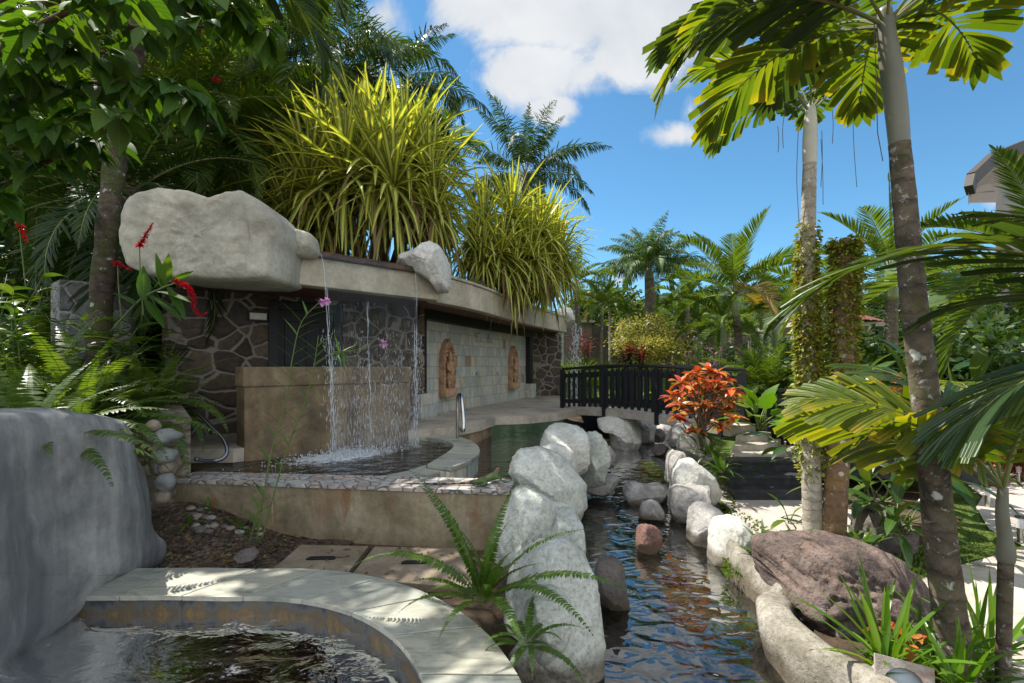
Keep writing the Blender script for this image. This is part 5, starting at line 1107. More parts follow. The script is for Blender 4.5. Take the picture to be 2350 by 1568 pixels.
PALML = [.4, .95, 1., .72, 0]; FERNL = [.8, 1., .7, 0]; BROADT = [.3, .62, .88, 1.05, .95]
def frond(L, elev, curve, n, ll, lw, t0=.2, vang=30., droop=.06, plum=0., mode='palm', rr=.012, seed=0, fwd=(72, 28), side=0., keep=1.0, ns=14, sag=1.3):
    """a pinnate leaf growing from the origin, its stalk in the XZ plane"""
    rr_ = random.Random(seed); pts = [V((0, 0, 0))]; tg = []; N = 24; a0 = rad(elev); k = rad(curve); p = V((0, 0, 0)); yaw = 0
    for i in range(N):
        t = i/N; a = a0-k*t**sag; yaw = side*t; d = V((math.cos(a)*math.cos(yaw), math.cos(a)*math.sin(yaw), math.sin(a))); tg.append(d); p = p+d*(L/N); pts.append(p.copy())
    tg.append(tg[-1]); mb = MB()
    mb.tube(pts[::2], [rr*(1-.85*i/12) for i in range(13)], 6, 1)
    for i in range(n):
        s_ = (i+rr_.random()*.5)/n; t = t0+(1-t0)*s_; q = t*N; j = min(N-1, int(q)); f = q-j
        b = pts[j]+(pts[j+1]-pts[j])*f; d = tg[j]; up = (V((0, 0, 1))-d*d.z); up = up.normalized() if up.length > .01 else V((-1, 0, 0))
        if mode == 'palm': le = ll*(.55+.45*math.sin(math.pi*min(1, s_*.9+.12)))*(1-.55*s_**4)
        elif mode == 'broad': le = ll*(.75+.25*math.sin(math.pi*s_))*(1-.35*s_**3)
        else: le = ll*min(1, s_*5+.35)*(1-s_**1.7*.92)
        a = rad(fwd[0]+(fwd[1]-fwd[0])*s_)
        for sd_ in (-1, 1):
            if rr_.random() > keep: continue
            lat = V((0, 0, 1)).cross(d); lat = lat.normalized()*sd_
            v = rad(vang+rr_.uniform(-6, 6)+(rr_.uniform(-plum, plum) if plum else 0)); aa = a+rr_.uniform(-.08, .08)
            dr = d*math.cos(aa)+(lat*math.cos(v)+up*math.sin(v))*math.sin(aa)
            w = d-dr*d.dot(dr)
            if mode == 'broad': mb.blade(b, dr, w, le*rr_.uniform(.85, 1.1), lw*rr_.uniform(.8, 1.15), BROADT if s_ < .9 else PALML, droop*rr_.uniform(.7, 1.4), 0, .22*sd_)
            elif mode == 'fern': mb.blade(b, dr, w, le, lw*min(1, le/ll+.25), FERNL, droop, 0)
            else: mb.blade(b, dr, w, le*rr_.uniform(.9, 1.05), lw*(.5+.5*le/ll), PALML, droop*rr_.uniform(.6, 1.5), 0)
    if mode in ('palm', 'broad'):
        mb.blade(pts[-1], tg[-1], V((0, 1, 0)), ll*.4, lw, PALML, droop)
    return mb
KINDS = {
 'areca': dict(n=54, ll=.46, lw=.036, vang=32, droop=.05, t0=.16),
 'queen': dict(n=92, ll=.46, lw=.030, vang=0, plum=60, droop=.30, t0=.18),
 'phoenix': dict(n=60, ll=.26, lw=.020, vang=14, plum=22, droop=.08, t0=.12),
 'broad': dict(n=15, ll=.42, lw=.085, vang=8, droop=.10, t0=.2, mode='broad', fwd=(68, 22)),
 'macho': dict(n=34, ll=.125, lw=.030, vang=0, droop=.12, t0=.12, mode='fern', fwd=(84, 62), rr=.004),
 'fern': dict(n=44, ll=.066, lw=.018, vang=5, droop=.10, t0=.12, mode='fern', fwd=(86, 66), rr=.003),
}
FC = {}
def frond_me(kind, mat, L, elev, curve, var=0, rmat=None, **kw):
    key = (kind, mat, round(L, 2), round(elev/12), round(curve/12), var, tuple(sorted(kw.items())))
    if key not in FC:
        d = dict(KINDS[kind]); sc = {'areca': L/2., 'queen': L/2.6, 'phoenix': L/1.3, 'broad': L/1.4, 'fern': L/.8, 'macho': L/1.1}[kind]
        d['ll'] *= sc; d['lw'] *= sc**.8; d['rr'] = d.get('rr', .012)*sc; d.update(kw)
        FC[key] = frond(L, elev, curve, seed=hash(key) % 9999 if False else (var*131+int(elev)*7+int(L*100)), **d).mesh(kind+'_frond', [LM[mat], rmat or M_rachis])
    return FC[key]
def put(name, me, parent, loc, az=0., scale=1., roll=0.):
    o = bpy.data.objects.new(name, me); C.objects.link(o); o.parent = parent; o.location = V(loc)-wloc(parent) if parent else loc
    o.rotation_euler = (roll, 0, az); o.scale = (scale,)*3; return o
def crown(th, top, kind, mat, L, n, e0, e1, curve=(40, 90), az0=None, pname='frond', jit=.12, rings=0., old=0, skip=None, **kw):
    """n fronds by golden angle, from steep young ones (e0) to low old ones (e1)"""
    az0 = U(0, 6.28) if az0 is None else az0
    for i in range(n):
        f = (i+.5)/n; e = e0+(e1-e0)*f**.85; cu = curve[0]+(curve[1]-curve[0])*f; az = az0+i*2.39996+U(-.15, .15); l = L*(1-.25*(1-f)**3)
        if skip and skip(az): continue
        me = frond_me(kind, mat if i < n-old else 'oldfrond', round(l*4)/4 if L > 1.2 else round(l*10)/10, round(e/12)*12, round(cu/15)*15, i % 2, **kw)
        put(pname, me, th, V(top)+V((0, 0, -rings*f)), az, U(1-jit, 1+jit))
def trunk_pts(pts, n=5): return densify3([V(p) for p in pts], n)
def palm(name, label, cat, pts, r0, r1, bark, kind, mat, L, n, e0=80, e1=-15, curve=(35, 85), shaft=None, group=None, rings=.12, ringed=False, old=0, **kw):
    pts = [V(p) for p in pts]; th = thing(name, label, cat, pts[0], group); tp = trunk_pts(pts); m_ = len(tp); mb = MB()
    mb.tube(tp, [r0+(r1-r0)*i/(m_-1) for i in range(m_)], 14); part(mb, 'trunk', bark, th, smooth=True)
    top = pts[-1]; d = (tp[-1]-tp[-2]).normalized()
    if shaft:
        q = top+d*shaft[0]; mb = MB(); mb.tube([top-d*.02, top+d*shaft[0]*.15, top+d*shaft[0]*.6, q], [r1*1.05, shaft[1], shaft[1]*.8, shaft[1]*.45], 12); part(mb, 'crownshaft', shaft[2], th, smooth=True); top = q
    crown(th, top, kind, mat, L, n, e0, e1, curve, rings=rings, old=old, **kw); return th
def fern(label, base, L, n, mat='fern', e=(75, 20), cv=(60, 110), az0=None, group=None, extra=(), arc=6.283, name='fern', kind='fern', **kw):
    th = thing(name, label, 'fern', base, group); az0 = U(0, 6.28) if az0 is None else az0
    for i in range(n):
        f = (i+.5)/n; me = frond_me(kind, mat, round(L*U(.75, 1.1)*10)/10, round((e[0]+(e[1]-e[0])*f)/12)*12, round((cv[0]+(cv[1]-cv[0])*f)/15)*15, i % 3, M_stem, **kw)
        put('frond', me, th, V(base)+V((U(-.03, .03), U(-.03, .03), 0)), az0+(i*2.39996 % 6.283)*arc/6.283, U(.9, 1.1))
    for az, el, cu, l in extra: put('frond', frond_me(kind, mat, l, el, cu, 5, M_stem, **kw), th, base, rad(az), 1)
    return th
LANC = [.25, .8, 1., .9, .6, 0]; OVAL = [.3, .85, 1., .85, .5, 0]; HEART = [.55, .98, 1., .86, .6, .3, 0]; STRAP = [.8, 1., 1., .95, .85, .7, .45, 0]
def rnd_dir(zmin=-1., zmax=1.):
    z = U(zmin, zmax); a = U(0, 6.283); r_ = math.sqrt(max(0, 1-z*z)); return V((r_*math.cos(a), r_*math.sin(a), z))
def leaf(mb, p, d, L, W, prof=OVAL, fold=.25, droop=.12, mat=0, roll=0.):
    d = V(d).normalized(); w = d.cross(V((0, 0, 1)))
    if w.length < .05: w = V((1, 0, 0))
    w = w.normalized(); w = Matrix.Rotation(roll, 3, d) @ w; mb.blade(p, d, w, L, W, prof, droop, mat, fold)
def clump_plant(name, label, cat, base, n, L, W, pet, mat, prof=LANC, e=(75, 10), group=None, az=None, fold=.25, droop=.14, stem=.006, arc=6.283, spread=.05, smat=None):
    """leaves on stalks rising from one base"""
    th = thing(name, label, cat, base, group); ml, ms = MB(), MB(); a0 = U(0, 6.28) if az is None else rad(az)-arc/2
    for i in range(n):
        a = a0+(i*2.39996 % 6.283)*arc/6.283+U(-.2, .2); el = rad(e[0]+(e[1]-e[0])*(i+.5)/n+U(-8, 8)); d = V((math.cos(a)*math.cos(el), math.sin(a)*math.cos(el), math.sin(el)))
        b = V(base)+V((U(-spread, spread), U(-spread, spread), 0)); l = pet*U(.6, 1.15); q = b+d*l
        if pet > .02: m_ = b+d*l*.5+V((0, 0, l*.08)); ms.tube([b, m_, q], [stem, stem*.8, stem*.5], 5)
        dd = (d+V((d.x, d.y, 0))*.35+V((0, 0, -.15))).normalized(); s_ = U(.75, 1.15); leaf(ml, q, dd, L*s_, W*s_, prof, fold, droop, 0, U(-.4, .4))
    part(ml, 'leaves', LM[mat], th, smooth=True)
    if ms.v: part(ms, 'stems', smat or M_stem, th, smooth=True)
    return th
def stem_plant(name, label, cat, base, n, H, L, W, mat, prof=LANC, lean=.35, k=12, group=None, flower=None, stemr=.007, dirs=None, droop=.14, smat=None):
    """upright leafy canes (ginger, cordyline, reed)"""
    th = thing(name, label, cat, base, group); ml, ms = MB(), MB(); tips = []
    for i in range(n):
        a = U(0, 6.283); l_ = U(.1, lean); h = H*U(.7, 1.1); dv = dirs[i] if dirs else V((math.cos(a)*l_, math.sin(a)*l_, 1)); dv = V(dv).normalized(); b = V(base)+V((U(-.1, .1), U(-.1, .1), 0))
        pts = [b+dv*h*t+V((dv.x, dv.y, -.25*l_))*(h*.35*t*t) for t in (0, .3, .6, .85, 1)]; ms.tube(pts, [stemr, stemr, stemr*.8, stemr*.6, stemr*.3], 5); tips.append((pts[-1], (pts[-1]-pts[-2]).normalized()))
        for j in range(k):
            t = .15+.85*(j+.5)/k; q = t*4; jj = min(3, int(t/.3) if t < .6 else (2 if t < .85 else 3)); seg = [0, .3, .6, .85, 1]; f = (t-seg[jj])/(seg[jj+1]-seg[jj]); p = pts[jj]+(pts[jj+1]-pts[jj])*f
            az = j*math.pi+a+U(-.35, .35); d = V((math.cos(az), math.sin(az), U(.25, .8))); s_ = U(.75, 1.1); leaf(ml, p, d, L*s_, W*s_, prof, .25, droop, 0, U(-.3, .3))
    part(ml, 'leaves', LM[mat], th, smooth=True); part(ms, 'stems', smat or M_stem, th, smooth=True); return th, tips
CL = {}
def cloud_me(key, mat, n, rx, rz, ll, lw, clumps=26, seed=1, prof=OVAL):
    """a crown: leaf clusters spread unevenly through a volume, gaps between"""
    if key in CL: return CL[key]
    r_ = random.Random(seed); mb = MB(); cs_ = []
    for i in range(clumps):
        while True:
            p = V((r_.uniform(-1, 1), r_.uniform(-1, 1), r_.uniform(-1, 1)))
            if .35 < p.length < 1: break
        cs_.append((V((p.x*rx, p.y*rx, p.z*rz)), r_.uniform(.16, .36)*rx))
    for i in range(n):
        c, s_ = cs_[i % clumps]; p = c+V((r_.gauss(0, .5), r_.gauss(0, .5), r_.gauss(0, .4)))*s_; o = (p-c); d = (o.normalized() if o.length > .01 else V((0, 0, 1)))+V((r_.uniform(-.6, .6), r_.uniform(-.6, .6), r_.uniform(-.5, .4)))
        d.normalize(); w = d.cross(V((r_.uniform(-1, 1), r_.uniform(-1, 1), 1))); mb.blade(p, d, w, ll*r_.uniform(.7, 1.2), lw*r_.uniform(.7, 1.2), [.4, 1., .75, 0], .12)
    CL[key] = (mb.mesh(key, LM[mat]), cs_); return CL[key]
def shrub(name, label, cat, base, key, mat, n, rx, rz, ll, lw, h=None, scale=1., stemr=.03, group=None, clumps=26, seed=1, bark=None):
    me, cs_ = cloud_me(key, mat, n, rx, rz, ll, lw, clumps, seed); th = thing(name, label, cat, base, group); h = rz if h is None else h; c = V(base)+V((0, 0, h))*1
    o = put('crown', me, th, c, U(0, 6.28), scale); mb = MB(); M3 = Matrix.Rotation(o.rotation_euler.z, 3, 'Z')
    fork = V(base)+V((U(-.05, .05), U(-.05, .05), max(.05, h*.35)))
    mb.tube([V(base)-V((0, 0, .1)), fork], [stemr*1.3, stemr], 8)
    for q, s_ in cs_[:9]: e_ = c+(M3 @ q)*scale*.85; mb.tube([fork, (fork+e_)/2+V((0, 0, .05*scale)), e_], [stemr*.7, stemr*.4, stemr*.12], 5)
    part(mb, 'trunk', bark or M_brownstem, th, smooth=True); return th
# ================================================================ PLANTS IN PLACE
# ---- variegated screw pines on the roof
PV = {}
def pand_head(v, L=1.15):
    if v in PV: return PV[v]
    mb = MB(); r_ = random.Random(v*17+3); n = 84
    for i in range(n):
        f = (i+.5)/n; el = rad(86-150*f**1.25+r_.uniform(-6, 6)); a = i*2.39996+r_.uniform(-.2, .2); d = V((math.cos(a)*math.cos(el), math.sin(a)*math.cos(el), math.sin(el)))
        w = d.cross(V((0, 0, 1))); l = L*r_.uniform(.8, 1.15)*(.75+.25*min(1, f*4))
        kink = r_.choice([None, 5, 6, 7, 7, 8]) if f > .03 else None
        mb.blade(d*.04, d, w, l, 0.074*r_.uniform(.8, 1.2), [.9, 1., 1., 1., .97, .93, .88, .8, .6, .35, 0], .012+.05*f, 0, .35, kink)
    PV[v] = mb.mesh('striped_rosette', LM['pand']); return PV[v]
def screwpine(label, base, heads, zroof, skirt):
    th = thing('screw_pine', label, 'screw pine', base, 'variegated screw pines on the roof'); ms = MB(); md = MB(); mg = MB(); b = V(base)
    for i, (p, s_) in enumerate(heads):
        o = put('leaf_rosette', pand_head(i % 5), th, p, U(0, 6.28), s_); q = V((b.x+(p.x-b.x)*.35, b.y+(p.y-b.y)*.35, b.z))
        ms.tube([q, (q+p)/2+V((U(-.1, .1), U(-.1, .1), 0)), p], [.07, .055, .045], 7)
        for k in range(skirt):
            a = U(0, 6.28); d = V((math.cos(a), math.sin(a), U(-.5, .5))); (md if k % 5 < 2 else mg).blade(p+V((0, 0, -U(0, .55)*s_)), d, d.cross(V((0, 0, 1))), U(.8, 1.45)*s_, .06, [.8, 1, 1, .9, .8, .6, .4, 0], .42, 0, .3)
    part(ms, 'stems', M_brownstem, th, smooth=True); part(md, 'dead_leaves', LM['dead'], th, smooth=True); part(mg, 'hanging_leaves', LM['pand'], th, smooth=True)
Y = 8.9
h1 = [(794, 405, 8.5, 1.35), (864, 390, 8.4, 1.4), (931, 358, 8.9, 1.35), (712, 440, 8.7, 1.25), (990, 430, 8.8, 1.15), (830, 340, 9.3, 1.3), (745, 385, 9.1, 1.25), (905, 430, 8.3, 1.2), (965, 380, 9.4, 1.2), (680, 480, 9.2, 1.05), (660, 500, 8.8, .95), (1000, 490, 8.6, .9)]
screwpine('biggest yellow striped screw pine standing on the roof behind the spillway', P(840, 655, Y), [(P(u, v, y), s_) for u, v, y, s_ in h1], ZT, 30)
h2 = [(1110, 500, 10.5, 1.15), (1175, 480, 11.0, 1.25), (1240, 510, 11.4, 1.2), (1285, 565, 12.0, 1.1), (1150, 560, 10.4, 1.05), (1220, 570, 10.9, 1.1), (1270, 530, 12.4, 1.15), (1090, 540, 10.3, .9), (1200, 530, 11.8, 1.1), (1180, 600, 10.7, .95), (1255, 610, 11.6, .95), (1110, 575, 10.2, .85)]
h2 = [(u, v+22, y, s_*.92) for u, v, y, s_ in h2]
screwpine('second yellow striped screw pine farther along the roof, leaves hanging over its edge', P(1190, 690, 11.6), [(P(u, v, y), s_) for u, v, y, s_ in h2], ZT, 22)
# grass along the roof edge
mb = MB()
for i in range(2600):
    f = U(.02, 1); p = V((*along(e2d, f), ZT+.05)); d_ = U(.1, .9); p = p+V((-d_*.9, d_*.25, -.03)); d = rnd_dir(.3, 1); mb.blade(p, d, d.cross(V((0, 1, .2))), U(.10, .30), .012, [.8, 1, .7, 0], .2)
o = struct(mb, 'roof_grass', LM['grass'], False, None, 'stuff'); tag(o, 'green grass growing along the roof edge under the screw pines', 'grass')
# ---- palms behind the pavilion, left to right
gq = 'big palms behind the pavilion'
palm('feather_palm', 'dark drooping feather palm just left of the striped screw pine, highest crown', 'palm', [(-4.6, 11, -.2), (-4.55, 11, 3.), P(745, 130, 11)], .2, .15, M_barkfar, 'queen', 'queen', 3.4, 26, 78, -35, (50, 105), None, gq)
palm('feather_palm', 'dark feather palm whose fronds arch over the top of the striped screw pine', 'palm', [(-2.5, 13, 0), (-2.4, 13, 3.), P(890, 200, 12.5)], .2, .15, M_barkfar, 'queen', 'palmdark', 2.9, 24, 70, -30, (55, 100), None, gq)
palm('feather_palm', 'dark feather palm between the two striped screw pines', 'palm', [(.5, 17, 0), (.5, 17, 4.), P(1205, 400, 17)], .22, .16, M_barkfar, 'queen', 'palmdark', 3.1, 24, 85, -15, (40, 85), None, gq)
palm('feather_palm', 'shaded date-like palm behind the mossy trunk, fronds spraying right', 'palm', [(-5.6, 8.6, 0), (-5.5, 8.6, 1.5), P(450, 250, 8.6)], .16, .13, M_barkfar, 'phoenix', 'palm', 2.6, 40, 80, -40, (40, 95), None, gq, rings=.3)
palm('feather_palm', 'dark palm at the top of the photo left of the broad hanging frond', 'palm', [(-6.2, 11, 0), (-6.2, 11, 3.), P(530, 60, 11)], .18, .14, M_barkfar, 'queen', 'queen', 3.2, 26, 78, -40, (50, 105), None, gq)
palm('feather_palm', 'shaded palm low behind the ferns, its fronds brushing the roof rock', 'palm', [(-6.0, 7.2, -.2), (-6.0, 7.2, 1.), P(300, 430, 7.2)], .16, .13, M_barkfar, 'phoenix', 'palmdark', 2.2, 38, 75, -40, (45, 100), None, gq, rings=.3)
palm('feather_palm', 'palm at the far left edge behind the leafy branches', 'palm', [(-8.2, 8.5, -.2), (-8.2, 8.5, 1.5), P(70, 330, 8.5)], .16, .13, M_barkfar, 'phoenix', 'palm', 2.6, 40, 80, -40, (45, 100), None, gq, rings=.3)
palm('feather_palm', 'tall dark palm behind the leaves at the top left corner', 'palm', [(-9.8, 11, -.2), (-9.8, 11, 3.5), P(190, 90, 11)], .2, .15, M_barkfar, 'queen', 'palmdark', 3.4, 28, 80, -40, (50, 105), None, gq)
for k, (u, v, Yk, L, lab) in enumerate([(575, 330, 9.6, 1.5, 'bright green slender palm left of the striped screw pine, lower of two'), (640, 250, 10.0, 1.5, 'bright green slender palm left of the striped screw pine, upper of two'), (1010, 330, 14, 1.6, 'slender green palm peeking out right of the first screw pine')]):
    palm('slender_palm', lab, 'palm', [(P(u, v, Yk).x, Yk, 0), P(u, v+120, Yk), P(u, v, Yk)], .06, .05, M_barkgreen, 'areca', 'palm', L, 16, 85, 5, (25, 70), None, 'slender green palms behind the pavilion')
# evergreen mass far behind on the left
for k, (u, v, Yk, s_, lab) in enumerate([(60, 480, 13, 1.5, 'dark leafy tree at the left edge behind the palms'), (330, 380, 14, 1.7, 'dark leafy tree behind the mossy trunk'), (560, 430, 14.5, 1.5, 'dark leafy tree behind the big roof rock'), (180, 200, 16, 1.9, 'tall dark leafy tree behind the upper left palms'), (470, 200, 17, 1.9, 'tall dark leafy tree behind the palms left of the screw pine'), (660, 520, 15, 1.3, 'dark leafy tree between the roof rock and the screw pine')]):
    p = P(u, v, Yk); shrub('evergreen_tree', lab, 'tree', (p.x, p.y, 0), 'evergreen_crown', 'treed', 5200, 1.6, 1.6, .26, .10, p.z, s_, .12, 'evergreens behind the palms', 34, 5)
# ---- mossy palm trunk at the left, crown above the frame
mt = thing('mossy_palm', 'palm with a mossy lower trunk rising through the left ferns', 'palm', P(222, 905, 6.0))
tp = trunk_pts([P(222, 905, 6.0), P(232, 700, 6.0), P(252, 480, 6.0), P(278, 280, 6.05), P(322, 60, 6.1), P(368, -150, 6.2)]); mb = MB()
mb.tube(tp, [.128+.010*math.sin(i*2.2)-.001*i for i in range(len(tp))], 18); part(mb, 'trunk', M_barkleft, mt, smooth=True)
crown(mt, tp[-1], 'broad', 'shadepalm', 2.6, 11, 70, 0, (70, 110), .1)
put('frond', frond_me('broad', 'shadepalm', 3.0, 14, 95, 3, n=26, ll=.75, lw=.07), mt, tp[-1], rad(-8)); put('frond', frond_me('broad', 'shadepalm', 2.7, 48, 110, 3, n=26, ll=.75, lw=.07), mt, tp[-1], rad(14))
# ---- leafy branches in the upper left corner, near the camera
ls = thing('leafy_shrub', 'broad leaved shrub whose branches hang into the upper left corner', 'shrub', (-4.2, 3.0, -.6))
mb, ml, mf = MB(), MB(), MB()
brs = [[(-260, 420, 3.2), (-60, 200, 3.0), (150, 95, 2.9), (330, 60, 2.8), (470, 62, 2.75)], [(-260, 420, 3.2), (-40, 260, 2.9), (120, 205, 2.8), (300, 190, 2.7), (420, 205, 2.7), (455, 235, 2.7)], [(-250, 500, 3.), (-40, 330, 2.8), (130, 280, 2.7), (280, 255, 2.6)], [(-200, 300, 2.7), (-20, 130, 2.5), (160, 25, 2.4), (300, -20, 2.4)], [(-200, 150, 3.2), (100, 10, 3.1), (330, -20, 3.), (500, 20, 3.), (620, 70, 3.05)], [(-200, 560, 3.1), (0, 430, 3.), (160, 345, 3.), (240, 320, 2.95)], [(-240, 300, 2.9), (-20, 160, 2.7), (100, 130, 2.6), (240, 120, 2.6)], [(-100, 40, 2.8), (160, -60, 2.8), (400, -30, 2.8), (560, 25, 2.9)]]
for bpts in brs:
    p = densify3([P(*q) for q in bpts], 8); m_ = len(p); mb.tube(p, [.022*(1-.8*i/m_)+.003 for i in range(m_)], 7)
    for i in range(6, m_):
        for k in range(4):
            if R.random() < .14: continue
            d = (p[i]-p[i-1]).normalized(); lat = rnd_dir(-.7, .35); s_ = U(.11, .21); st_ = p[i]+lat*.05
            mb.tube([p[i], st_], .0022, 4); leaf(ml, st_, (d*.4+lat+V((0, 0, -.45))), s_, s_*U(.48, .62), HEART, .18, .12, 0, U(-.7, .7))
for (u, v, Yk) in [(718/1.634*1, 28, 2.9), (452, 66, 2.9), (497, 180, 2.9), (452, 262, 2.8)]:
    c = P(u, v, Yk)
    mf = MB()
    for k in range(14): leaf(mf, c, rnd_dir(-1, .6), .03, .018, OVAL, .3, .1)
    part(mf, 'red_flower', LM['redflower'], ls)
part(mb, 'branch', M_brownstem, ls, smooth=True); part(ml, 'leaves', LM['broad'], ls, smooth=True)
# ---- left bank: ferns and gingers
def bz_(x, y): return -.62+.42*sstep(4.5, 9, y)+.25*sstep(-4.5, -8, x)
gf = 'ferns on the left bank'
FL = [(-3.62, 3.6, 1.0, [(-12, 24, 60, 1.3), (-38, 30, 65, 1.0), (30, 40, 70, 1.1)], 'fern hanging over the top of the grey boulder wall'), (-4.3, 4.8, 1.2, [(-6, 20, 55, 1.6), (-28, 40, 80, 1.4), (10, 34, 60, 1.4)], 'fern with long fronds drooping towards the curved handrail'), (-5.2, 4.3, 1.2, [(12, 38, 60, 1.5), (-20, 34, 50, 1.4)], 'bushy fern left of the mossy trunk'), (-6.3, 5.2, 1.4, [(5, 50, 60, 1.6)], 'tall arching fern at the left edge of the bank'), (-5.6, 3.5, 1.2, [(20, 40, 70, 1.3)], 'fern at the left edge above the grey boulder'), (-4.3, 5.9, 1.0, [(-20, 25, 90, 1.3)], 'fern between the mossy trunk and the rubble pier'), (-6.9, 6.6, 1.5, [], 'large fern behind the left edge'), (-3.95, 4.4, .9, [(-14, 30, 100, 1.2)], 'small fern right of the mossy trunk foot'), (-4.9, 3.0, 1.1, [(30, 30, 60, 1.2)], 'fern behind the crest of the grey boulder at the left'), (-4.15, 3.2, .9, [(0, 30, 90, 1.0)], 'fern spilling over the left part of the boulder crest'), (-5.0, 5.2, 1.4, [(-4, 30, 40, 1.8)], 'fern sending one long level frond across the mossy trunk'), (-4.2, 5.35, .9, [(-30, 20, 110, 1.5), (-45, 30, 110, 1.3)], 'fern hanging over the garden wall before the rubble wall'), (-7.6, 4.4, 1.5, [], 'broad fern at the extreme left')]
for x, y, L, ex, lab in FL: fern(lab, (x, y, bz_(x, y)), L, 24, 'ferndark', (82, 12), (40, 100), None, gf, ex, kind='macho')
gg = 'ginger plants on the left bank'
GL_ = [(-5.5, 4.9, 1.6, 'tall ginger clump in front of the shaded palms at the left'), (-4.75, 4.6, 1.25, 'ginger clump rising through the ferns before the mossy trunk'), (-6.6, 4.6, 1.7, 'tallest ginger clump at the left edge'), (-5.0, 5.6, 1.2, 'ginger clump beside the mossy trunk with red flower spikes'), (-6.2, 6.0, 1.4, 'taller ginger clump left of the mossy trunk'), (-7.4, 5.6, 1.3, 'ginger clump at the left edge with a red spike'), (-4.9, 6.6, 1.0, 'ginger clump in front of the rubble pier')]
tips_all = []
for x, y, H, lab in GL_:
    th, tips = stem_plant('ginger_plant', lab, 'ginger', (x, y, bz_(x, y)), 9, H, .36, .075, 'gloss', LANC, .5, 11, gg); tips_all.append((th, tips))
def redspike(th, pts, r_, stalk=True):
    mf = MB(); p = densify3(pts, 8); n = len(p)
    if stalk: mf.tube([p[0], p[0]+V((-.03, .05, -.25)), p[0]+V((-.05, .12, -.7))], .006, 5, 1)
    for i in range(n):
        f = i/(n-1); rr_ = r_*(1-.7*f)
        for k in range(9): d = rnd_dir(-.4, .8); leaf(mf, p[i], d, rr_*U(.8, 1.2), rr_*.5, OVAL, .3, .1)
    mf.tube(p, .006, 5); part(mf, 'flower_spike', [LM['redflower'], M_stem], th)
redspike(tips_all[3][0], [P(320, 565, 5.0), P(335, 540, 5.0), P(350, 513, 5.0)], .055); redspike(tips_all[3][0], [P(270, 605, 5.4), P(300, 620, 5.4)], .06); redspike(tips_all[5][0], [P(45, 515, 5.4), P(62, 555, 5.4)], .06)
gn = thing('ginger_plant', 'red ginger leaning right with a hooked red flower spike before the rubble wall', 'ginger', P(290, 700, 5.0), gg)
p = densify3([P(255, 760, 5.), P(320, 690, 4.9), P(375, 660, 4.8), P(410, 648, 4.75)], 6); mb, ml = MB(), MB(); mb.tube(p, .009, 6)
for (u, v, du, dv, L) in [(372, 662, -14, -85, .34), (380, 655, 20, -75, .30), (395, 650, 60, -45, .24), (360, 670, 70, 10, .34), (345, 678, 75, 40, .42), (330, 690, -10, -90, .34), (385, 660, 45, 70, .34), (335, 690, 60, 60, .34), (310, 700, -60, -40, .3), (355, 660, 40, -65, .25)]: leaf(ml, P(u, v, 4.85), V((du, U(-20, 20), -dv)), L*1.1, L*.36, OVAL, .2, .06, 0, U(-.3, .3))
part(mb, 'stem', M_stem, gn, smooth=True); part(ml, 'leaves', LM['broad'], gn, smooth=True); redspike(gn, [P(402, 645, 4.75), P(430, 660, 4.72), P(442, 680, 4.7), P(448, 710, 4.7), P(460, 724, 4.7), P(474, 718, 4.7)], .05, False)
for k, (x, y, s_, lab) in enumerate([(-5.9, 4.2, .55, 'low leafy shrub under the ferns at the left'), (-4.6, 5.4, .45, 'low leafy shrub right of the mossy trunk'), (-7.6, 4.8, .7, 'low leafy shrub at the left edge'), (-5.3, 6.4, .6, 'low leafy shrub by the rubble pier'), (-4.1, 5.1, .32, 'small leafy shrub at the garden wall'), (-6.8, 7.6, .9, 'leafy shrub behind the ginger clumps'), (-8.8, 7, 1.0, 'leafy shrub behind the left edge ferns')]):
    shrub('leafy_bush', lab, 'shrub', (x, y, bz_(x, y)-.1), 'bush_crown', 'treel', 2600, .9, .7, .10, .045, .5*s_, s_, .02, 'low shrubs on the left bank', 24, 9)
for k, (x, y, s_, lab) in enumerate([(-7.0, 8.2, 1.3, 'tall leafy shrub behind the rubble pier'), (-9.6, 9.0, 1.5, 'tall leafy shrub at the far left edge'), (-5.9, 8.8, 1.3, 'tall leafy shrub left behind the pavilion'), (-11.5, 10.5, 1.8, 'largest leafy shrub far behind the left edge'), (-8.4, 10.6, 1.7, 'dark leafy shrub under the shaded palms')]):
    shrub('leafy_bush', lab, 'shrub', (x, y, -.3), 'dark_bush_crown', 'treed', 3200, .95, .9, .15, .065, .75*s_, s_, .03, 'tall shrubs behind the left bank', 26, 12)
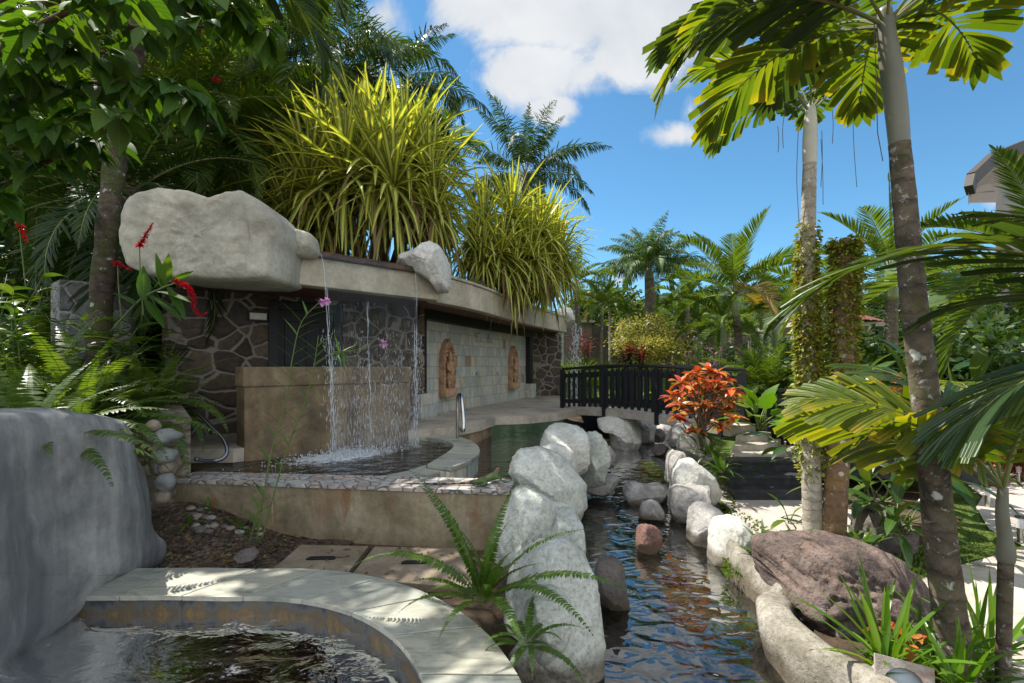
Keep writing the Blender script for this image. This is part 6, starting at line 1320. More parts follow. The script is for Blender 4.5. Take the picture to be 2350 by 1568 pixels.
# ---- fern in the foreground, orchid reeds
fern('bright green fern growing between the spa coping and the left bank rocks', P(1110, 1385, 3.12), .6, 15, 'fern', (86, 25), (40, 95), .5, None, [(172, 76, 40, 1.0), (158, 70, 35, .9), (176, 50, 95, 1.05), (-25, 42, 70, 1.1), (-48, 45, 85, 1.0), (190, 30, 80, .6), (-10, 62, 60, .9), (60, 80, 50, .8), (-70, 40, 85, .8)])
fern('fern hanging down beside the coping at the bottom of the photo', P(1205, 1480, 2.75), .4, 13, 'fern', (60, 5), (70, 110), -1.)
def orchid(label, pts, base, flower, nl, L):
    th = thing('orchid_reed', label, 'orchid', base, 'reed orchids by the hot tub wall'); p = densify3(pts, 10); ms, ml, mf = MB(), MB(), MB(); n = len(p); ms.tube(p, [.008*(1-.6*i/n) for i in range(n)], 6)
    for k in range(nl):
        f = .06+.90*k/nl; i = int(f*(n-2)); s_ = 1 if k % 2 else -1; d = (p[i+1]-p[i]).normalized(); lat = V((s_, U(-.6, .6), .2)); leaf(ml, p[i], (lat*.9+d*.75), L*U(.8, 1.15), .022, [.7, 1, .9, .7, .4, 0], .3, .06)
    part(ms, 'stem', M_stem, th, smooth=True); part(ml, 'leaves', LM['reed'], th, smooth=True)
    for k, fl_ in enumerate(flower):
        mf = MB()
        for k in range(7): a = k*2.4; leaf(mf, fl_, V((math.cos(a), -.5, math.sin(a)-.3)), .05, .026, OVAL, .3, .12)
        leaf(mf, fl_, V((0, -.4, -1)), .055, .036, OVAL, .4, .1); part(mf, 'flower', LM['orchid'], th, smooth=True)
b_ = P(588, 1245, 4.28)
orchid('reed orchid with a pink flower in front of the dark door', [b_, P(621, 1045, 4.3), P(654, 933, 4.3), P(671, 823, 4.3), P(692, 740, 4.3), P(735, 692, 4.3)], b_, [P(741, 693, 4.3), P(752, 690, 4.28)], 26, .24)
orchid('reed orchid bending right with one pink flower before the water curtain', [b_+V((.03, .03, 0)), P(657, 1036, 4.35), P(701, 923, 4.3), P(721, 836, 4.3), P(731, 770, 4.3)], b_+V((.03, .03, 0)), [], 22, .24)
th = bpy.data.objects['orchid_reed.001']; mb, ml, mf = MB(), MB(), MB(); q = densify3([P(721, 836, 4.3), P(745, 820, 4.3), P(770, 808, 4.3), P(830, 802, 4.3), P(880, 788, 4.3)], 6); mb.tube(q, .0035, 5)
for k in range(10): leaf(ml, P(760+k*3, 815-k, 4.3), V((U(-.4, 1), U(-.5, .5), U(-1, .5))), .2, .022, [.7, 1, .9, .7, .4, 0], .3, .06)
for k in range(7): a = k*2.4; leaf(mf, P(881, 788, 4.3), V((math.cos(a), -.5, math.sin(a)-.2)), .055, .028, OVAL, .3, .12)
subpart(mb, 'flower_stalk', M_stem, th); subpart(ml, 'side_leaves', LM['reed'], th); subpart(mf, 'flowers', LM['orchid'], th, smooth=True)
orchid('short reed shoot at the foot of the hot tub wall', [b_+V((-.05, -.02, 0)), P(590, 1180, 4.25), P(610, 1120, 4.25)], b_+V((-.05, -.02, 0)), [], 9, .2)
# ---- mid distance palms on the right
gm = 'green palms beyond the bridge'
palm('queen_palm', 'tall drooping queen palm right behind the bridge, with a thick fern covered trunk', 'palm', [P(1493, 800, 21), P(1492, 720, 21), P(1490, 640, 21)], .24, .2, M_barkfar, 'queen', 'queen', 2.9, 36, 86, 28, (60, 120), (.5, .2, M_shaftg), None, rings=.5)
palm('green_palm', 'broad crowned green palm in the centre of the group, with two dry fronds', 'palm', [P(1702, 900, 14), P(1696, 790, 14), P(1690, 730, 14)], .12, .10, M_barkfar, 'areca', 'palm', 2.6, 17, 84, 4, (25, 80), (.75, .11, M_shaftg), gm, old=2)
palm('green_palm', 'smaller palm standing just left of the broad crowned one', 'palm', [P(1662, 900, 14.4), P(1660, 850, 14.4), P(1660, 800, 14.4)], .10, .08, M_barkfar, 'areca', 'palm', 1.6, 12, 80, -15, (30, 85), (.75, .09, M_shaftg), gm)
palm('green_palm', 'young palm with a thin ringed grey trunk behind the left end of the bridge', 'palm', [P(1379, 850, 16.5), P(1380, 780, 16.5), P(1382, 725, 16.5)], .07, .055, M_barkfar, 'areca', 'palm', 1.35, 14, 80, 0, (35, 85), (.35, .055, M_shaftg), gm)
palm('green_palm', 'palm behind the spout waterfall at the end of the roof', 'palm', [P(1325, 790, 18.5), P(1325, 720, 18.5), P(1322, 670, 18.5)], .11, .09, M_barkfar, 'areca', 'palm', 1.7, 14, 80, 0, (35, 80), (.4, .09, M_shaftg), gm)
palm('green_palm', 'palm with a furled upright spear leaf behind the leaning trunk', 'palm', [P(2045, 800, 10), P(2046, 720, 10), P(2046, 690, 10)], .12, .11, M_barkfar, 'areca', 'palm', 2.2, 16, 72, -8, (25, 75), (.6, .12, M_shaftg), gm, az0=.4)
th = bpy.data.objects['green_palm.004']; put('spear_leaf', frond_me('areca', 'palm', 2.0, 96, 4, 7, vang=80, fwd=(18, 12), n=40), th, P(2046, 640, 10), 0.6)
palm('green_palm', 'palm with a green trunk between the two twin trunks', 'palm', [P(1897, 860, 12), P(1897, 790, 12), P(1896, 740, 12)], .10, .085, M_barkgreen, 'areca', 'palm', 2.1, 14, 75, 5, (25, 80), (.45, .09, M_shaftg), gm, az0=2.)
palm('green_palm', 'palm just right of the broad crowned one, partly behind the left twin trunk', 'palm', [P(1778, 900, 16), P(1778, 800, 16), P(1776, 740, 16)], .10, .085, M_barkgreen, 'areca', 'palm', 2.0, 14, 80, 0, (25, 80), (.5, .09, M_shaftg), gm)
palm('green_palm', 'palm between the queen palm and the broad crowned one, farther back', 'palm', [P(1580, 860, 19), P(1580, 780, 19), P(1578, 715, 19)], .10, .085, M_barkfar, 'areca', 'palm', 1.8, 14, 80, 0, (30, 80), (.5, .09, M_shaftg), gm)
palm('royal_palm', 'slim distant palm with a pale trunk beside the red tiled house', 'palm', [P(1785, 840, 34), P(1785, 780, 34), P(1785, 730, 34)], .36, .33, M_barkpale, 'queen', 'queen', 2.6, 22, 80, -20, (45, 95), (.9, .3, M_shaftg))
for k, (u, v, Yk, L, lab) in enumerate([(1595, 752, 21, 1.3, 'small palm before the far wall, right of the yellow shrub'), (1650, 770, 22, 1.3, 'small palm before the far wall behind the croton'), (1545, 735, 23, 1.4, 'small palm right of the queen palm trunk'), (1440, 730, 22.5, 1.3, 'small palm left of the queen palm trunk'), (1610, 800, 19, 1.1, 'lowest small palm before the far wall'), (1400, 710, 23, 1.4, 'small palm behind the thin grey trunk'), (1720, 780, 20, 1.2, 'small palm left of the olive grey gate wall'), (2150, 700, 15, 1.7, 'hazy palm right of the leaning trunk'), (2225, 690, 17, 1.7, 'palm low at the right behind the dark fronds')]):
    palm('garden_palm', lab, 'palm', [(P(u, v, Yk).x, Yk, -1.), P(u, v+60, Yk), P(u, v, Yk)], .07, .06, M_barkpale, 'areca', 'palm', L, 13, 80, -5, (35, 80), (.3, .06, M_shaftg), 'small palms before the far wall')
for k, (u, v, Yk, L, lab) in enumerate([(1762, 900, 11.5, 1.5, 'stemless feathery palm below the olive grey gate wall'), (1730, 880, 12.5, 1.3, 'stemless feathery palm left of the twin trunks')]):
    th = thing('feather_palm', lab, 'palm', P(u, v, Yk)); crown(th, P(u, v, Yk), 'phoenix', 'palm', L, 30, 85, 0, (30, 85), 0.)
# ---- garden beyond the bridge
def gz(x, y): return -1.25+1.0*sstep(14.5, 20, y-(x-3)*.25)*(1-.35*sstep(4, 9, x))
for (u, v, Yk, rx, lab, mat, key) in [(1475, 770, 20, 1., 'pale yellow shrub behind the maroon cordyline', 'yshrub', 'yellow_crown'), (1545, 800, 19.5, 1.1, 'pale yellow green shrub sloping down to the right', 'yshrub', 'yellow_crown'), (1510, 760, 21.5, .9, 'pale yellow shrub below the queen palm', 'yshrub', 'yellow_crown')]:
    p = P(u, v, Yk); shrub('variegated_shrub', lab, 'shrub', (p.x, p.y, gz(p.x, p.y)), key, mat, 3400, 1.25, 1.0, .12, .05, p.z-gz(p.x, p.y)-.2, rx, .04, 'yellow shrubs beyond the bridge', 30, 4)
for (u, v, Yk, n, H, lab) in [(1445, 830, 18.8, 14, 1.2, 'maroon leaved cordyline in front of the yellow shrub'), (1468, 845, 18.6, 12, 1.3, 'maroon cordyline right beside the bigger one'), (1345, 800, 20, 9, 1.0, 'maroon cordyline by the far wall behind the thin trunk')]:
    p = P(u, v, Yk); g_ = gz(p.x, p.y); th, tips = stem_plant('cordyline', lab, 'cordyline', (p.x, p.y, g_), n, max(.8, p.z-g_+.8), .40, .10, 'maroon', LANC, .4, 14, 'maroon cordylines')
for k, (u, Yk, H, n, lab) in enumerate([(1345, 17.5, .9, 90, 'grassy clump right of the spout waterfall'), (1370, 18.5, 1.0, 90, 'dark grassy clump behind the thin grey trunk'), (1400, 18, .9, 90, 'grassy clump on the mound beyond the bridge'), (1325, 18.4, 1.1, 90, 'tall grassy clump at the end of the roof'), (1545, 17, .8, 70, 'spiky green clump behind the bridge rail')]):
    x = (u-CU)/F*Yk; b = V((x, Yk, gz(x, Yk)-.05)); th = thing('grass_clump', lab, 'ornamental grass', b, 'grass clumps beyond the bridge'); mb = MB()
    for i in range(n*3): d = rnd_dir(.25, 1); mb.blade(b+V((U(-.5, .5), U(-.4, .4), 0)), d, d.cross(V((0, 1, .1))), H*U(.7, 1.2), .03, STRAP, .13)
    part(mb, 'blades', LM['grass' if k != 1 else 'treed'], th)
for k, (u, Yk, H, n, lab) in enumerate([(1420, 14.6, 1.5, 10, 'leafy reed clump just behind the bridge rail, left'), (1455, 14.4, 1.6, 12, 'leafy reed clump behind the middle of the bridge rail'), (1490, 14., 1.5, 10, 'leafy reed clump behind the bridge rail, right'), (1592, 13.5, 1.9, 12, 'flowering reed orchid clump left of the croton'), (1625, 13, 1.9, 12, 'flowering reed orchid clump above the croton'), (1650, 12.5, 1.8, 9, 'flowering reed orchid clump right of the croton top')]):
    x = (u-CU)/F*Yk; th, tips = stem_plant('reed_clump', lab, 'reed', (x, Yk, -1.3), n, H, .26, .026, 'reed', LANC, .18, 22, 'reed clumps beyond the bridge')
    if k >= 3:
        for p, d in tips[:7]:
            mf = MB()
            for q in range(6): leaf(mf, p+V((U(-.02, .02), 0, U(0, .1))), rnd_dir(-.5, .8), .07, .04, OVAL, .3, .1)
            part(mf, 'flower', LM['orchid'], th)
clump_plant('elephant_ear', 'bright elephant ear plant seen over the bridge rail', 'elephant ear', (4.6, 13.5, -1.2), 9, .55, .40, .8, 'strap', HEART, (80, 30), 'elephant ear plants')
gt = 'trees beyond the far wall'
for k, (u, v, Yk, s_, mat, lab) in enumerate([(1400, 700, 34, 1.2, 'treed', 'leafy tree beyond the wall left of the queen palm'), (1450, 720, 32, 1.0, 'treel', 'pale leafy tree beyond the wall behind the queen palm trunk'), (1560, 715, 34, 1.2, 'treed', 'leafy tree beyond the wall right of the queen palm'), (1630, 735, 32, 1.1, 'treel', 'pale leafy tree beyond the wall behind the green palms'), (1700, 765, 30, 1.0, 'treel', 'pale leafy tree left of the gate wall'), (1350, 700, 36, 1.1, 'treel', 'pale leafy tree behind the pointed piers'), (1830, 790, 30, .9, 'treed', 'leafy tree under the dark beam of the red tiled house'), (2000, 705, 32, 1.1, 'treed', 'leafy tree right of the red tiled house'), (2080, 740, 30, 1.1, 'treed', 'leafy tree behind the leaning trunk'), (2200, 760, 24, 1.3, 'treed', 'leafy tree low behind the right hand palms'), (1950, 810, 20, .9, 'treed', 'leafy tree behind the second twin trunk'), (1760, 810, 22, .8, 'treed', 'leafy tree in front of the gate wall'), (2290, 720, 22, 1.4, 'treed', 'leafy tree in front of the hillside house')]):
    p = P(u, v, Yk); shrub('garden_tree', lab, 'tree', (p.x, p.y, -1.6), 'tree_crown_'+mat, mat, 3800, 1.7, 1.3, .22, .10, p.z+1.6-.4, s_*1.15, .08, gt, 30, 8)
# ---- croton and its neighbours
ct = thing('croton', 'croton bush with red, orange and yellow leaves beside the bridge', 'croton', P(1610, 1035, 7.35)); ms, ml = MB(), MB(); b = P(1610, 1035, 7.35)
tipsc = [(1545, 905), (1560, 880), (1580, 865), (1600, 858), (1625, 850), (1645, 855), (1665, 870), (1680, 895), (1690, 915), (1560, 930), (1590, 895), (1620, 885), (1650, 900), (1640, 930), (1610, 925), (1585, 945), (1670, 940), (1680, 960), (1555, 955), (1625, 965), (1600, 985), (1655, 975), (1575, 905), (1640, 878), (1605, 875), (1665, 915)]
for (u, v) in tipsc:
    q = P(u, v, 7.35+U(-.4, .4)); f_ = b+V((U(-.05, .05), U(-.05, .05), .25)); m_ = (f_+q)/2+V((-(q.x-b.x)*.15, 0, .03)); ms.tube([b, f_, m_, q], [.018, .014, .009, .005], 6)
    for k in range(13):
        a = k*2.39996+u; el = U(-.25, 1.0); d = V((math.cos(a)*math.cos(el), math.sin(a)*math.cos(el), math.sin(el))); s_ = U(.75, 1.15); leaf(ml, q+V((0, 0, U(-.07, .03))), d, .215*s_, .098*s_, OVAL, .3, .16, 0, U(-.4, .4))
part(ms, 'stems', M_brownstem, ct, smooth=True); part(ml, 'leaves', LM['croton'], ct, smooth=True)
for (u, v, Yk, n, lab) in [(1745, 985, 8.1, 9, 'elephant ear plant with ribbed leaves at the foot of the bridge')]:
    clump_plant('elephant_ear', lab, 'elephant ear', P(u, v, Yk), 15, .46, .34, .44, 'strap', HEART, (80, 12), 'elephant ear plants', None, .35, .12, .014)
fern('dense bright fern patch below the croton', P(1632, 1050, 7.0), .5, 24, 'fern', (75, 15), (40, 100), None, 'ferns along the right bank')
fern('bright ferns between the pale rock and the black steps', P(1655, 1085, 6.6), .45, 20, 'fern', (75, 10), (40, 100), None, 'ferns along the right bank')
fern('small fern on the rock under the croton', P(1575, 1000, 7.6), .4, 12, 'fern', (70, 10), (50, 100), None, 'ferns along the right bank')
fern('small bright fern beside the white rock and the pavement', P(1760, 1285, 4.4), .40, 18, 'fern', (75, 10), (40, 100), None, 'ferns along the right bank')
fern('fern at the foot of the twin trunks', P(1985, 1270, 4.5), .42, 18, 'fern', (75, 10), (40, 100), None, 'ferns along the right bank')
fern('fern in front of the twin trunks behind the boulder', P(1830, 1262, 4.55), .32, 14, 'fern', (75, 10), (40, 100), None, 'ferns along the right bank')
# ---- twin trunks
def epiphytes(th, tp, rs, f0, f1, n, s_=.035, bulge=0., top=False):
    mb = MB(); m_ = len(tp)
    for i in range(n):
        f = (f0+(f1-f0)*(R.random()**.7 if top else R.triangular(0, 1, .55)))*(m_-1); j = min(m_-2, int(f)); p = tp[j]+(tp[j+1]-tp[j])*(f-j); a = U(0, 6.28); d = V((math.cos(a), math.sin(a), 0)); q = p+d*(rs[j]+(abs(R.gauss(0, .012+bulge*.5))-.004)); l = s_*U(.6, 1.3)
        leaf(mb, q, d+V((U(-.7, .7), U(-.7, .7), U(-.9, .6))), l, l*.55, OVAL, .25, .1, 0, U(-1, 1))
    part(mb, 'climbing_leaves', LM['moss'], th)
ta = thing('twin_palm', 'left twin palm with a pale smooth upper trunk and leafy climbers on its lower half', 'palm', P(1868, 1262, 5.0), 'twin palms on the right bank')
tp = trunk_pts([P(1868, 1262, 5.), P(1862, 1100, 5.), P(1857, 900, 5.), P(1852, 700, 5.), P(1855, 500, 5.), P(1858, 380, 5.)]); rs = [.098-.035*i/(len(tp)-1) for i in range(len(tp))]; mb = MB(); mb.tube(tp, rs, 18); part(mb, 'trunk', M_barkpale, ta, smooth=True)
cp = trunk_pts([P(1858, 381, 5.), P(1859, 330, 5.), P(1860, 285, 5.), P(1860, 240, 5.)]); mb = MB(); mb.tube(cp, [.064+.008*math.sin(i/len(cp)*3.1)-.035*(i/len(cp))**3 for i in range(len(cp))], 16); part(mb, 'crownshaft', plain('pale_grey_crownshaft', (.47, .45, .36), .5, nz=.35, scale=3.), ta, smooth=True)
epiphytes(ta, tp, rs, .18, .80, 4800, .046, .02); epiphytes(ta, tp, rs, .62, .82, 130, .03)
top = P(1860, 262, 5.)
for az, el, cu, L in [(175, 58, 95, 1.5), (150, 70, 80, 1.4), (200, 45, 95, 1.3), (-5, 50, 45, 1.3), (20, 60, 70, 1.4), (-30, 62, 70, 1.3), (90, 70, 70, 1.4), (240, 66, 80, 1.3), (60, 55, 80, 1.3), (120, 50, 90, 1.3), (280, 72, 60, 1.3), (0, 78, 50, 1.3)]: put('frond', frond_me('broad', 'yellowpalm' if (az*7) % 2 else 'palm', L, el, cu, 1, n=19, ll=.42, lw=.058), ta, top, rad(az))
mb = MB()
for (u, v0, v1) in [(1832, 300, 520), (1845, 320, 640), (1886, 300, 430), (1884, 320, 470), (1958, 200, 430), (1907, 230, 330), (1785, 290, 350), (1802, 250, 340)]:
    a_ = P(u, v0, 5.); c_ = P(u+U(-8, 14), v1, 5.); mb.tube(densify3([a_, (a_+c_)/2+V((U(-.03, .03), 0, 0)), c_], 4), .0035, 4)
part(mb, 'hanging_fibres', M_brownstem, ta)
tb = thing('palm_stump', 'dead palm stump with rusty bark and climbers on its broken top, the right twin', 'palm stump', P(1912, 1262, 4.9), 'twin palms on the right bank')
tp = trunk_pts([P(1912, 1262, 4.9), P(1920, 1100, 4.9), P(1932, 900, 4.9), P(1938, 700, 4.9), P(1940, 548, 4.9)]); rs = [.128-.02*i/(len(tp)-1) if i < len(tp)-1 else .07 for i in range(len(tp))]; rs = [r_-.018 for r_ in rs]; mb = MB(); mb.tube(tp, rs, 18); part(mb, 'trunk', M_barkrust, tb, smooth=True)
epiphytes(tb, tp, rs, .48, 1., 3000, .048, .03, True); epiphytes(tb, tp, rs, .4, .75, 260, .03)
# ---- big leaning palm in the right foreground
bp_ = thing('leaning_palm', 'tall leaning palm with a dark lichen spotted trunk in the right foreground', 'palm', P(2206, 1640, 2.72))
tp = trunk_pts([P(2206, 1640, 2.72), P(2190, 1500, 2.74), P(2160, 1250, 2.78), P(2128, 950, 2.8), P(2098, 700, 2.8), P(2078, 480, 2.8), P(2064, 330, 2.8)], 7); nn_ = len(tp); mb = MB()
mb.tube(tp, [(.089-.037*i/(nn_-1))*(1+.03*(1 if i % 3 == 0 else 0)) for i in range(nn_)], 22); part(mb, 'trunk', M_barkdark, bp_, smooth=True)
cp = trunk_pts([P(2064.5, 335, 2.8), P(2058, 260, 2.8), P(2046, 160, 2.8), P(2036, 90, 2.8), P(2030, 20, 2.8)], 6); mb = MB(); mb.tube(cp, [.050+.010*math.sin(i/len(cp)*3.)-.02*(i/len(cp))**2 for i in range(len(cp))], 20); part(mb, 'crownshaft', M_shaft, bp_, smooth=True)
top = P(2034, 62, 2.8)
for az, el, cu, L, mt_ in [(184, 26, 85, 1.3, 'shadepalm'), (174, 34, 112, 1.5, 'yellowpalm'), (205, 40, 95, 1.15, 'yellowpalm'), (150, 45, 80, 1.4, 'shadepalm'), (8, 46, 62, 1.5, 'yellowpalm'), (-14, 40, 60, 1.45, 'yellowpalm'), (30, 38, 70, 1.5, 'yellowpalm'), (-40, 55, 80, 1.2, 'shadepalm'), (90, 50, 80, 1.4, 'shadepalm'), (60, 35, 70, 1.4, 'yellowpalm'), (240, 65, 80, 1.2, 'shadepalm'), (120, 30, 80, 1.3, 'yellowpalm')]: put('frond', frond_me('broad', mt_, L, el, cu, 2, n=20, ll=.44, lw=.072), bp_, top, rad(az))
mb = MB()
for (u, v0, v1) in [(2010, 240, 370), (2006, 120, 200), (2030, 200, 260)]: mb.tube([P(u, v0-70, 2.8), P(u+4, (v0+v1)/2, 2.8), P(u+16, v1, 2.8)], .003, 4)
part(mb, 'hanging_fibres', M_brownstem, bp_)
# ---- thin palm and near fronds at the right
tcp = thing('young_palm', 'thin young palm with a smooth grey green shaft at the right edge', 'palm', P(2300, 1640, 2.75))
tp = trunk_pts([P(2300, 1640, 2.75), P(2304, 1450, 2.75), P(2308, 1290, 2.75)]); mb = MB(); mb.tube(tp, .035, 14); part(mb, 'trunk', M_barkdark, tcp, smooth=True)
cp = trunk_pts([P(2308, 1292, 2.75), P(2308, 1250, 2.75), P(2300, 1180, 2.75), P(2302, 1120, 2.75)]); mb = MB(); mb.tube(cp, [.036+.008*math.sin(min(1, i/6)*3.1)-.016*(i/len(cp))**2 for i in range(len(cp))], 14); part(mb, 'crownshaft', M_shaft, tcp, smooth=True)
top = P(2302, 1125, 2.75)
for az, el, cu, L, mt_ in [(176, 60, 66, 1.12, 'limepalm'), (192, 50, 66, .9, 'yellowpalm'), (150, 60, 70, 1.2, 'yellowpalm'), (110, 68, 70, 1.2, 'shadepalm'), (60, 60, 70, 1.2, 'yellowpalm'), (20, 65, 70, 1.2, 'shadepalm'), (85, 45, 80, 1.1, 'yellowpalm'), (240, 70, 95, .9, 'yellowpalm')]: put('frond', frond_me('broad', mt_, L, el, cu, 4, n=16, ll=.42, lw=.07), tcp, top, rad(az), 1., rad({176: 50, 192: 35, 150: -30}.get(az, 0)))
np_ = thing('near_palm', 'dark palm out of frame at the right, its big fronds hanging across the leaning trunk', 'palm', (2.75, 1.7, -1.85))
mb = MB(); mb.tube(trunk_pts([V((2.49, 2.35, -1.9)), V((2.53, 2.15, -1.3)), V((2.57, 1.98, -.7)), V((2.60, 1.86, -.3)), V((2.62, 1.78, .02))]), [.085-.035*i/20 for i in range(21)], 14); part(mb, 'trunk', M_barkdark, np_, smooth=True)
top = V((2.62, 1.78, .02))
for az, el, cu, L, n_, ll, lw in [(165, 50, 92, 1.55, 16, .55, .06), (150, 66, 70, .95, 16, .36, .04), (140, 48, 80, .9, 16, .36, .04), (178, 10, 60, 1.0, 15, .45, .055), (125, 72, 60, 1.0, 16, .36, .04)]: put('frond', frond_me('broad', 'shadepalm', L, el, cu, 6, n=n_, ll=ll, lw=lw, fwd=(45, 14)), np_, top, rad(az))
fp_ = thing('fan_palm', 'dark feathery palm at the right edge below the hillside house', 'palm', (5.6, 4.8, -1.85)); top = V((5.4, 4.8, 1.0))
mb = MB(); mb.tube([V((5.6, 4.8, -1.85)), top], [.10, .08], 10); part(mb, 'trunk', M_barkdark, fp_, smooth=True); crown(fp_, top, 'areca', 'palm', 1.7, 20, 75, -30, (30, 90), 1.)
# ---- big leaved plants behind and between the trunks
gb = 'glossy broad leaved plants on the right bank'
BL = [(1838, 1165, 5.6, 8, .32, .10, .15, 'glossy plant right of the black steps, half before the twin trunks'), (1835, 1010, 6.6, 14, .42, .12, .4, 'glossy plant above the black steps at the left of the twin trunks'), (2010, 1120, 5.2, 20, .50, .12, .35, 'glossy plant right of the stump with hanging leaves'), (2060, 1180, 4.7, 22, .48, .12, .28, 'biggest hanging leaf clump over the half hidden rock'), (2100, 1060, 5.2, 18, .5, .13, .4, 'glossy plant behind the leaning trunk, upper'), (2020, 980, 6.2, 16, .55, .16, .5, 'big leaved plant in front of the picket fence'), (1960, 900, 7.2, 12, .6, .18, .6, 'tall banana-like plant behind the stump'), (2110, 900, 6.0, 16, .6, .14, .6, 'tall leafy plant behind the leaning trunk'), (2220, 960, 5.5, 16, .6, .14, .6, 'leafy plant behind the yellow fronds at the right')]
for u, v, Yk, n, L, W, pet, lab in BL: clump_plant('broad_leaf_plant', lab, 'broad leaved plant', P(u, v+40, Yk), n, L, W, pet, 'gloss', LANC, (80, -10), gb, None, .2, .2, .009, 6.283, .12)
for (x, y, s_, lab) in [(7.2, 8.5, 1.5, 'copper leaved hedge behind the leaning trunk'), (8.8, 7.6, 1.2, 'copper leaved hedge right along the path')]: shrub('copper_hedge', lab, 'shrub', (x, y, ZP), 'copper_crown', 'copper', 3000, .9, .6, .11, .05, .9, s_, .03, 'copper hedges', 24, 3)
for (x, y, s_, lab) in [(10.5, 10, 1.6, 'green hedge beyond the curve of the path'), (9.0, 12, 1.8, 'green shrub behind the copper hedge'), (7.0, 11, 1.5, 'green shrub behind the picket fence'), (13, 9, 1.6, 'green shrub at the right edge beyond the path'), (12, 13, 2.2, 'tall green shrub at the right behind the hedges'), (6.2, 9.2, 1.0, 'green shrub right behind the low black deck')]: shrub('green_shrub', lab, 'shrub', (x, y, ZP), 'hedge_crown', 'treed', 3400, .9, .8, .13, .06, .8*s_, s_, .03, 'green shrubs on the right', 26, 6)
# blade leaved clumps in the right foreground
for (u, v, Yk, n, L, lab) in [(2040, 1530, 2.75, 34, .62, 'clump of sword shaped leaves in front of the brown boulder'), (2130, 1545, 2.9, 24, .5, 'clump of sword shaped leaves left of the leaning trunk'), (2265, 1500, 3.0, 26, .6, 'clump of sword shaped leaves right of the leaning trunk'), (2200, 1560, 2.5, 18, .45, 'low sword shaped leaves at the foot of the leaning trunk')]:
    b = P(u, v, Yk); th = thing('blade_clump', lab, 'leafy clump', b, 'sword leaved clumps in the right foreground'); mb = MB()
    for i in range(n):
        f = (i+.5)/n; el = rad(88-62*f+U(-8, 8)); a = i*2.39996; d = V((math.cos(a)*math.cos(el), math.sin(a)*math.cos(el), math.sin(el))); w = Matrix.Rotation(U(-.5, .5), 3, d) @ d.cross(V((0, 0, 1)))
        mb.blade(b+V((U(-.05, .05), U(-.05, .05), -.04)), d, w, L*U(.65, 1.1), .030*U(.8, 1.3), [.55, .8, 1., 1., .92, .75, .45, 0], .03+.10*f, 0, .3)
    part(mb, 'blades', LM['strap'], th, smooth=True)
clump_plant('small_croton', 'small croton with red veined leaves behind the flood light', 'croton', P(2085, 1475, 2.85), 9, .15, .06, .05, 'croton', OVAL, (60, -5), None)
fern('low fern right of the flood light', P(2150, 1500, 2.9), .35, 12, 'fern', (70, 10), (40, 100), None, 'ferns along the right bank')
# ground cover: low moss plants on the banks
mb = MB()
for i in range(5200):
    k = R.random()
    if k < .35: p = G(U(1660, 1760), U(1055, 1330), ZP)
    elif k < .7: p = G(U(1930, 2130), U(1255, 1330), ZP)
    else: p = G(U(1990, 2330), U(1470, 1620), ZP)
    if 1690 < CU+F*p.x/p.y < 1860 and p.y > 4.8 and p.x > 2.9: continue
    d = rnd_dir(.1, 1); l = U(.015, .05); mb.blade(p+V((0, 0, .012)), d, d.cross(V((0, 1, .2))), l, l*.5, [.5, 1, .7, 0], .15)
o = struct(mb, 'ground_cover', LM['grass'], False, None, 'stuff'); tag(o, 'low green creeping plants between the rocks', 'ground cover')
mb = MB()
for i in range(9000):
    p = G(U(2150, 2420), U(1130, 1330), ZP); d = rnd_dir(.3, 1)
    u_ = CU+F*p.x/p.y; v_ = HV+F*1.85/p.y
    if R.random() < .4: p = V((U(1.8, 3.2), U(2.0, 3.0), ZP))
    elif (v_ < 1195 and u_ > 2225+max(0, (v_-1100))*.2) or v_ > 1305: continue
    elif v_ > 1180 and u_ > 2245+(v_-1180)*1.6: continue
    mb.blade(p+V((0, 0, -.012)), d, d.cross(V((0, 1, .2))), U(.02, .05), .006, [.8, 1, .6, 0], .15)
o = struct(mb, 'grass_tufts', LM['grass'], False, None, 'stuff'); tag(o, 'short lawn grass beside the garden path', 'grass')

mb = MB()
for i in range(260):
    x, y = U(-3.2, -1.75), U(3.86, 4.85); d = rnd_dir(-.1, .25); mb.blade((x, y, soilz(x, y)+.012), d, rnd_dir(-.3, .3), U(.03, .10), U(.006, .03), [.3, 1, .7, 0], .05)
for i in range(60):
    x, y = U(-1.7, .0), U(3.75, 4.5); d = rnd_dir(-.05, .1); mb.blade((x, y, -1.672), d, d.cross(V((0, 0, 1))), U(.03, .09), U(.004, .03), [.3, 1, .7, 0], .0)
o = struct(mb, 'leaf_litter', LM['dead'], False, None, 'stuff'); tag(o, 'dry leaf litter and twigs on the gravel and slabs', 'leaf litter')
for k, (u, v, n, L, lab) in enumerate([(430, 1235, 9, .14, 'small green weed on the gravel left of the round dark stone'), (480, 1215, 7, .12, 'small weed in the middle of the gravel bed'), (395, 1150, 12, .12, 'little bright weed at the foot of the cobble stack'), (545, 1230, 8, .16, 'thin grassy weed beside the reed orchids')]):
    g_ = G(u, v, -1.66); clump_plant('weed', lab, 'weed', (g_.x, g_.y, soilz(g_.x, g_.y)), n, L, .03, .03, 'fern', LANC, (75, 10), 'weeds on the gravel bed', None, .25, .12, .003)
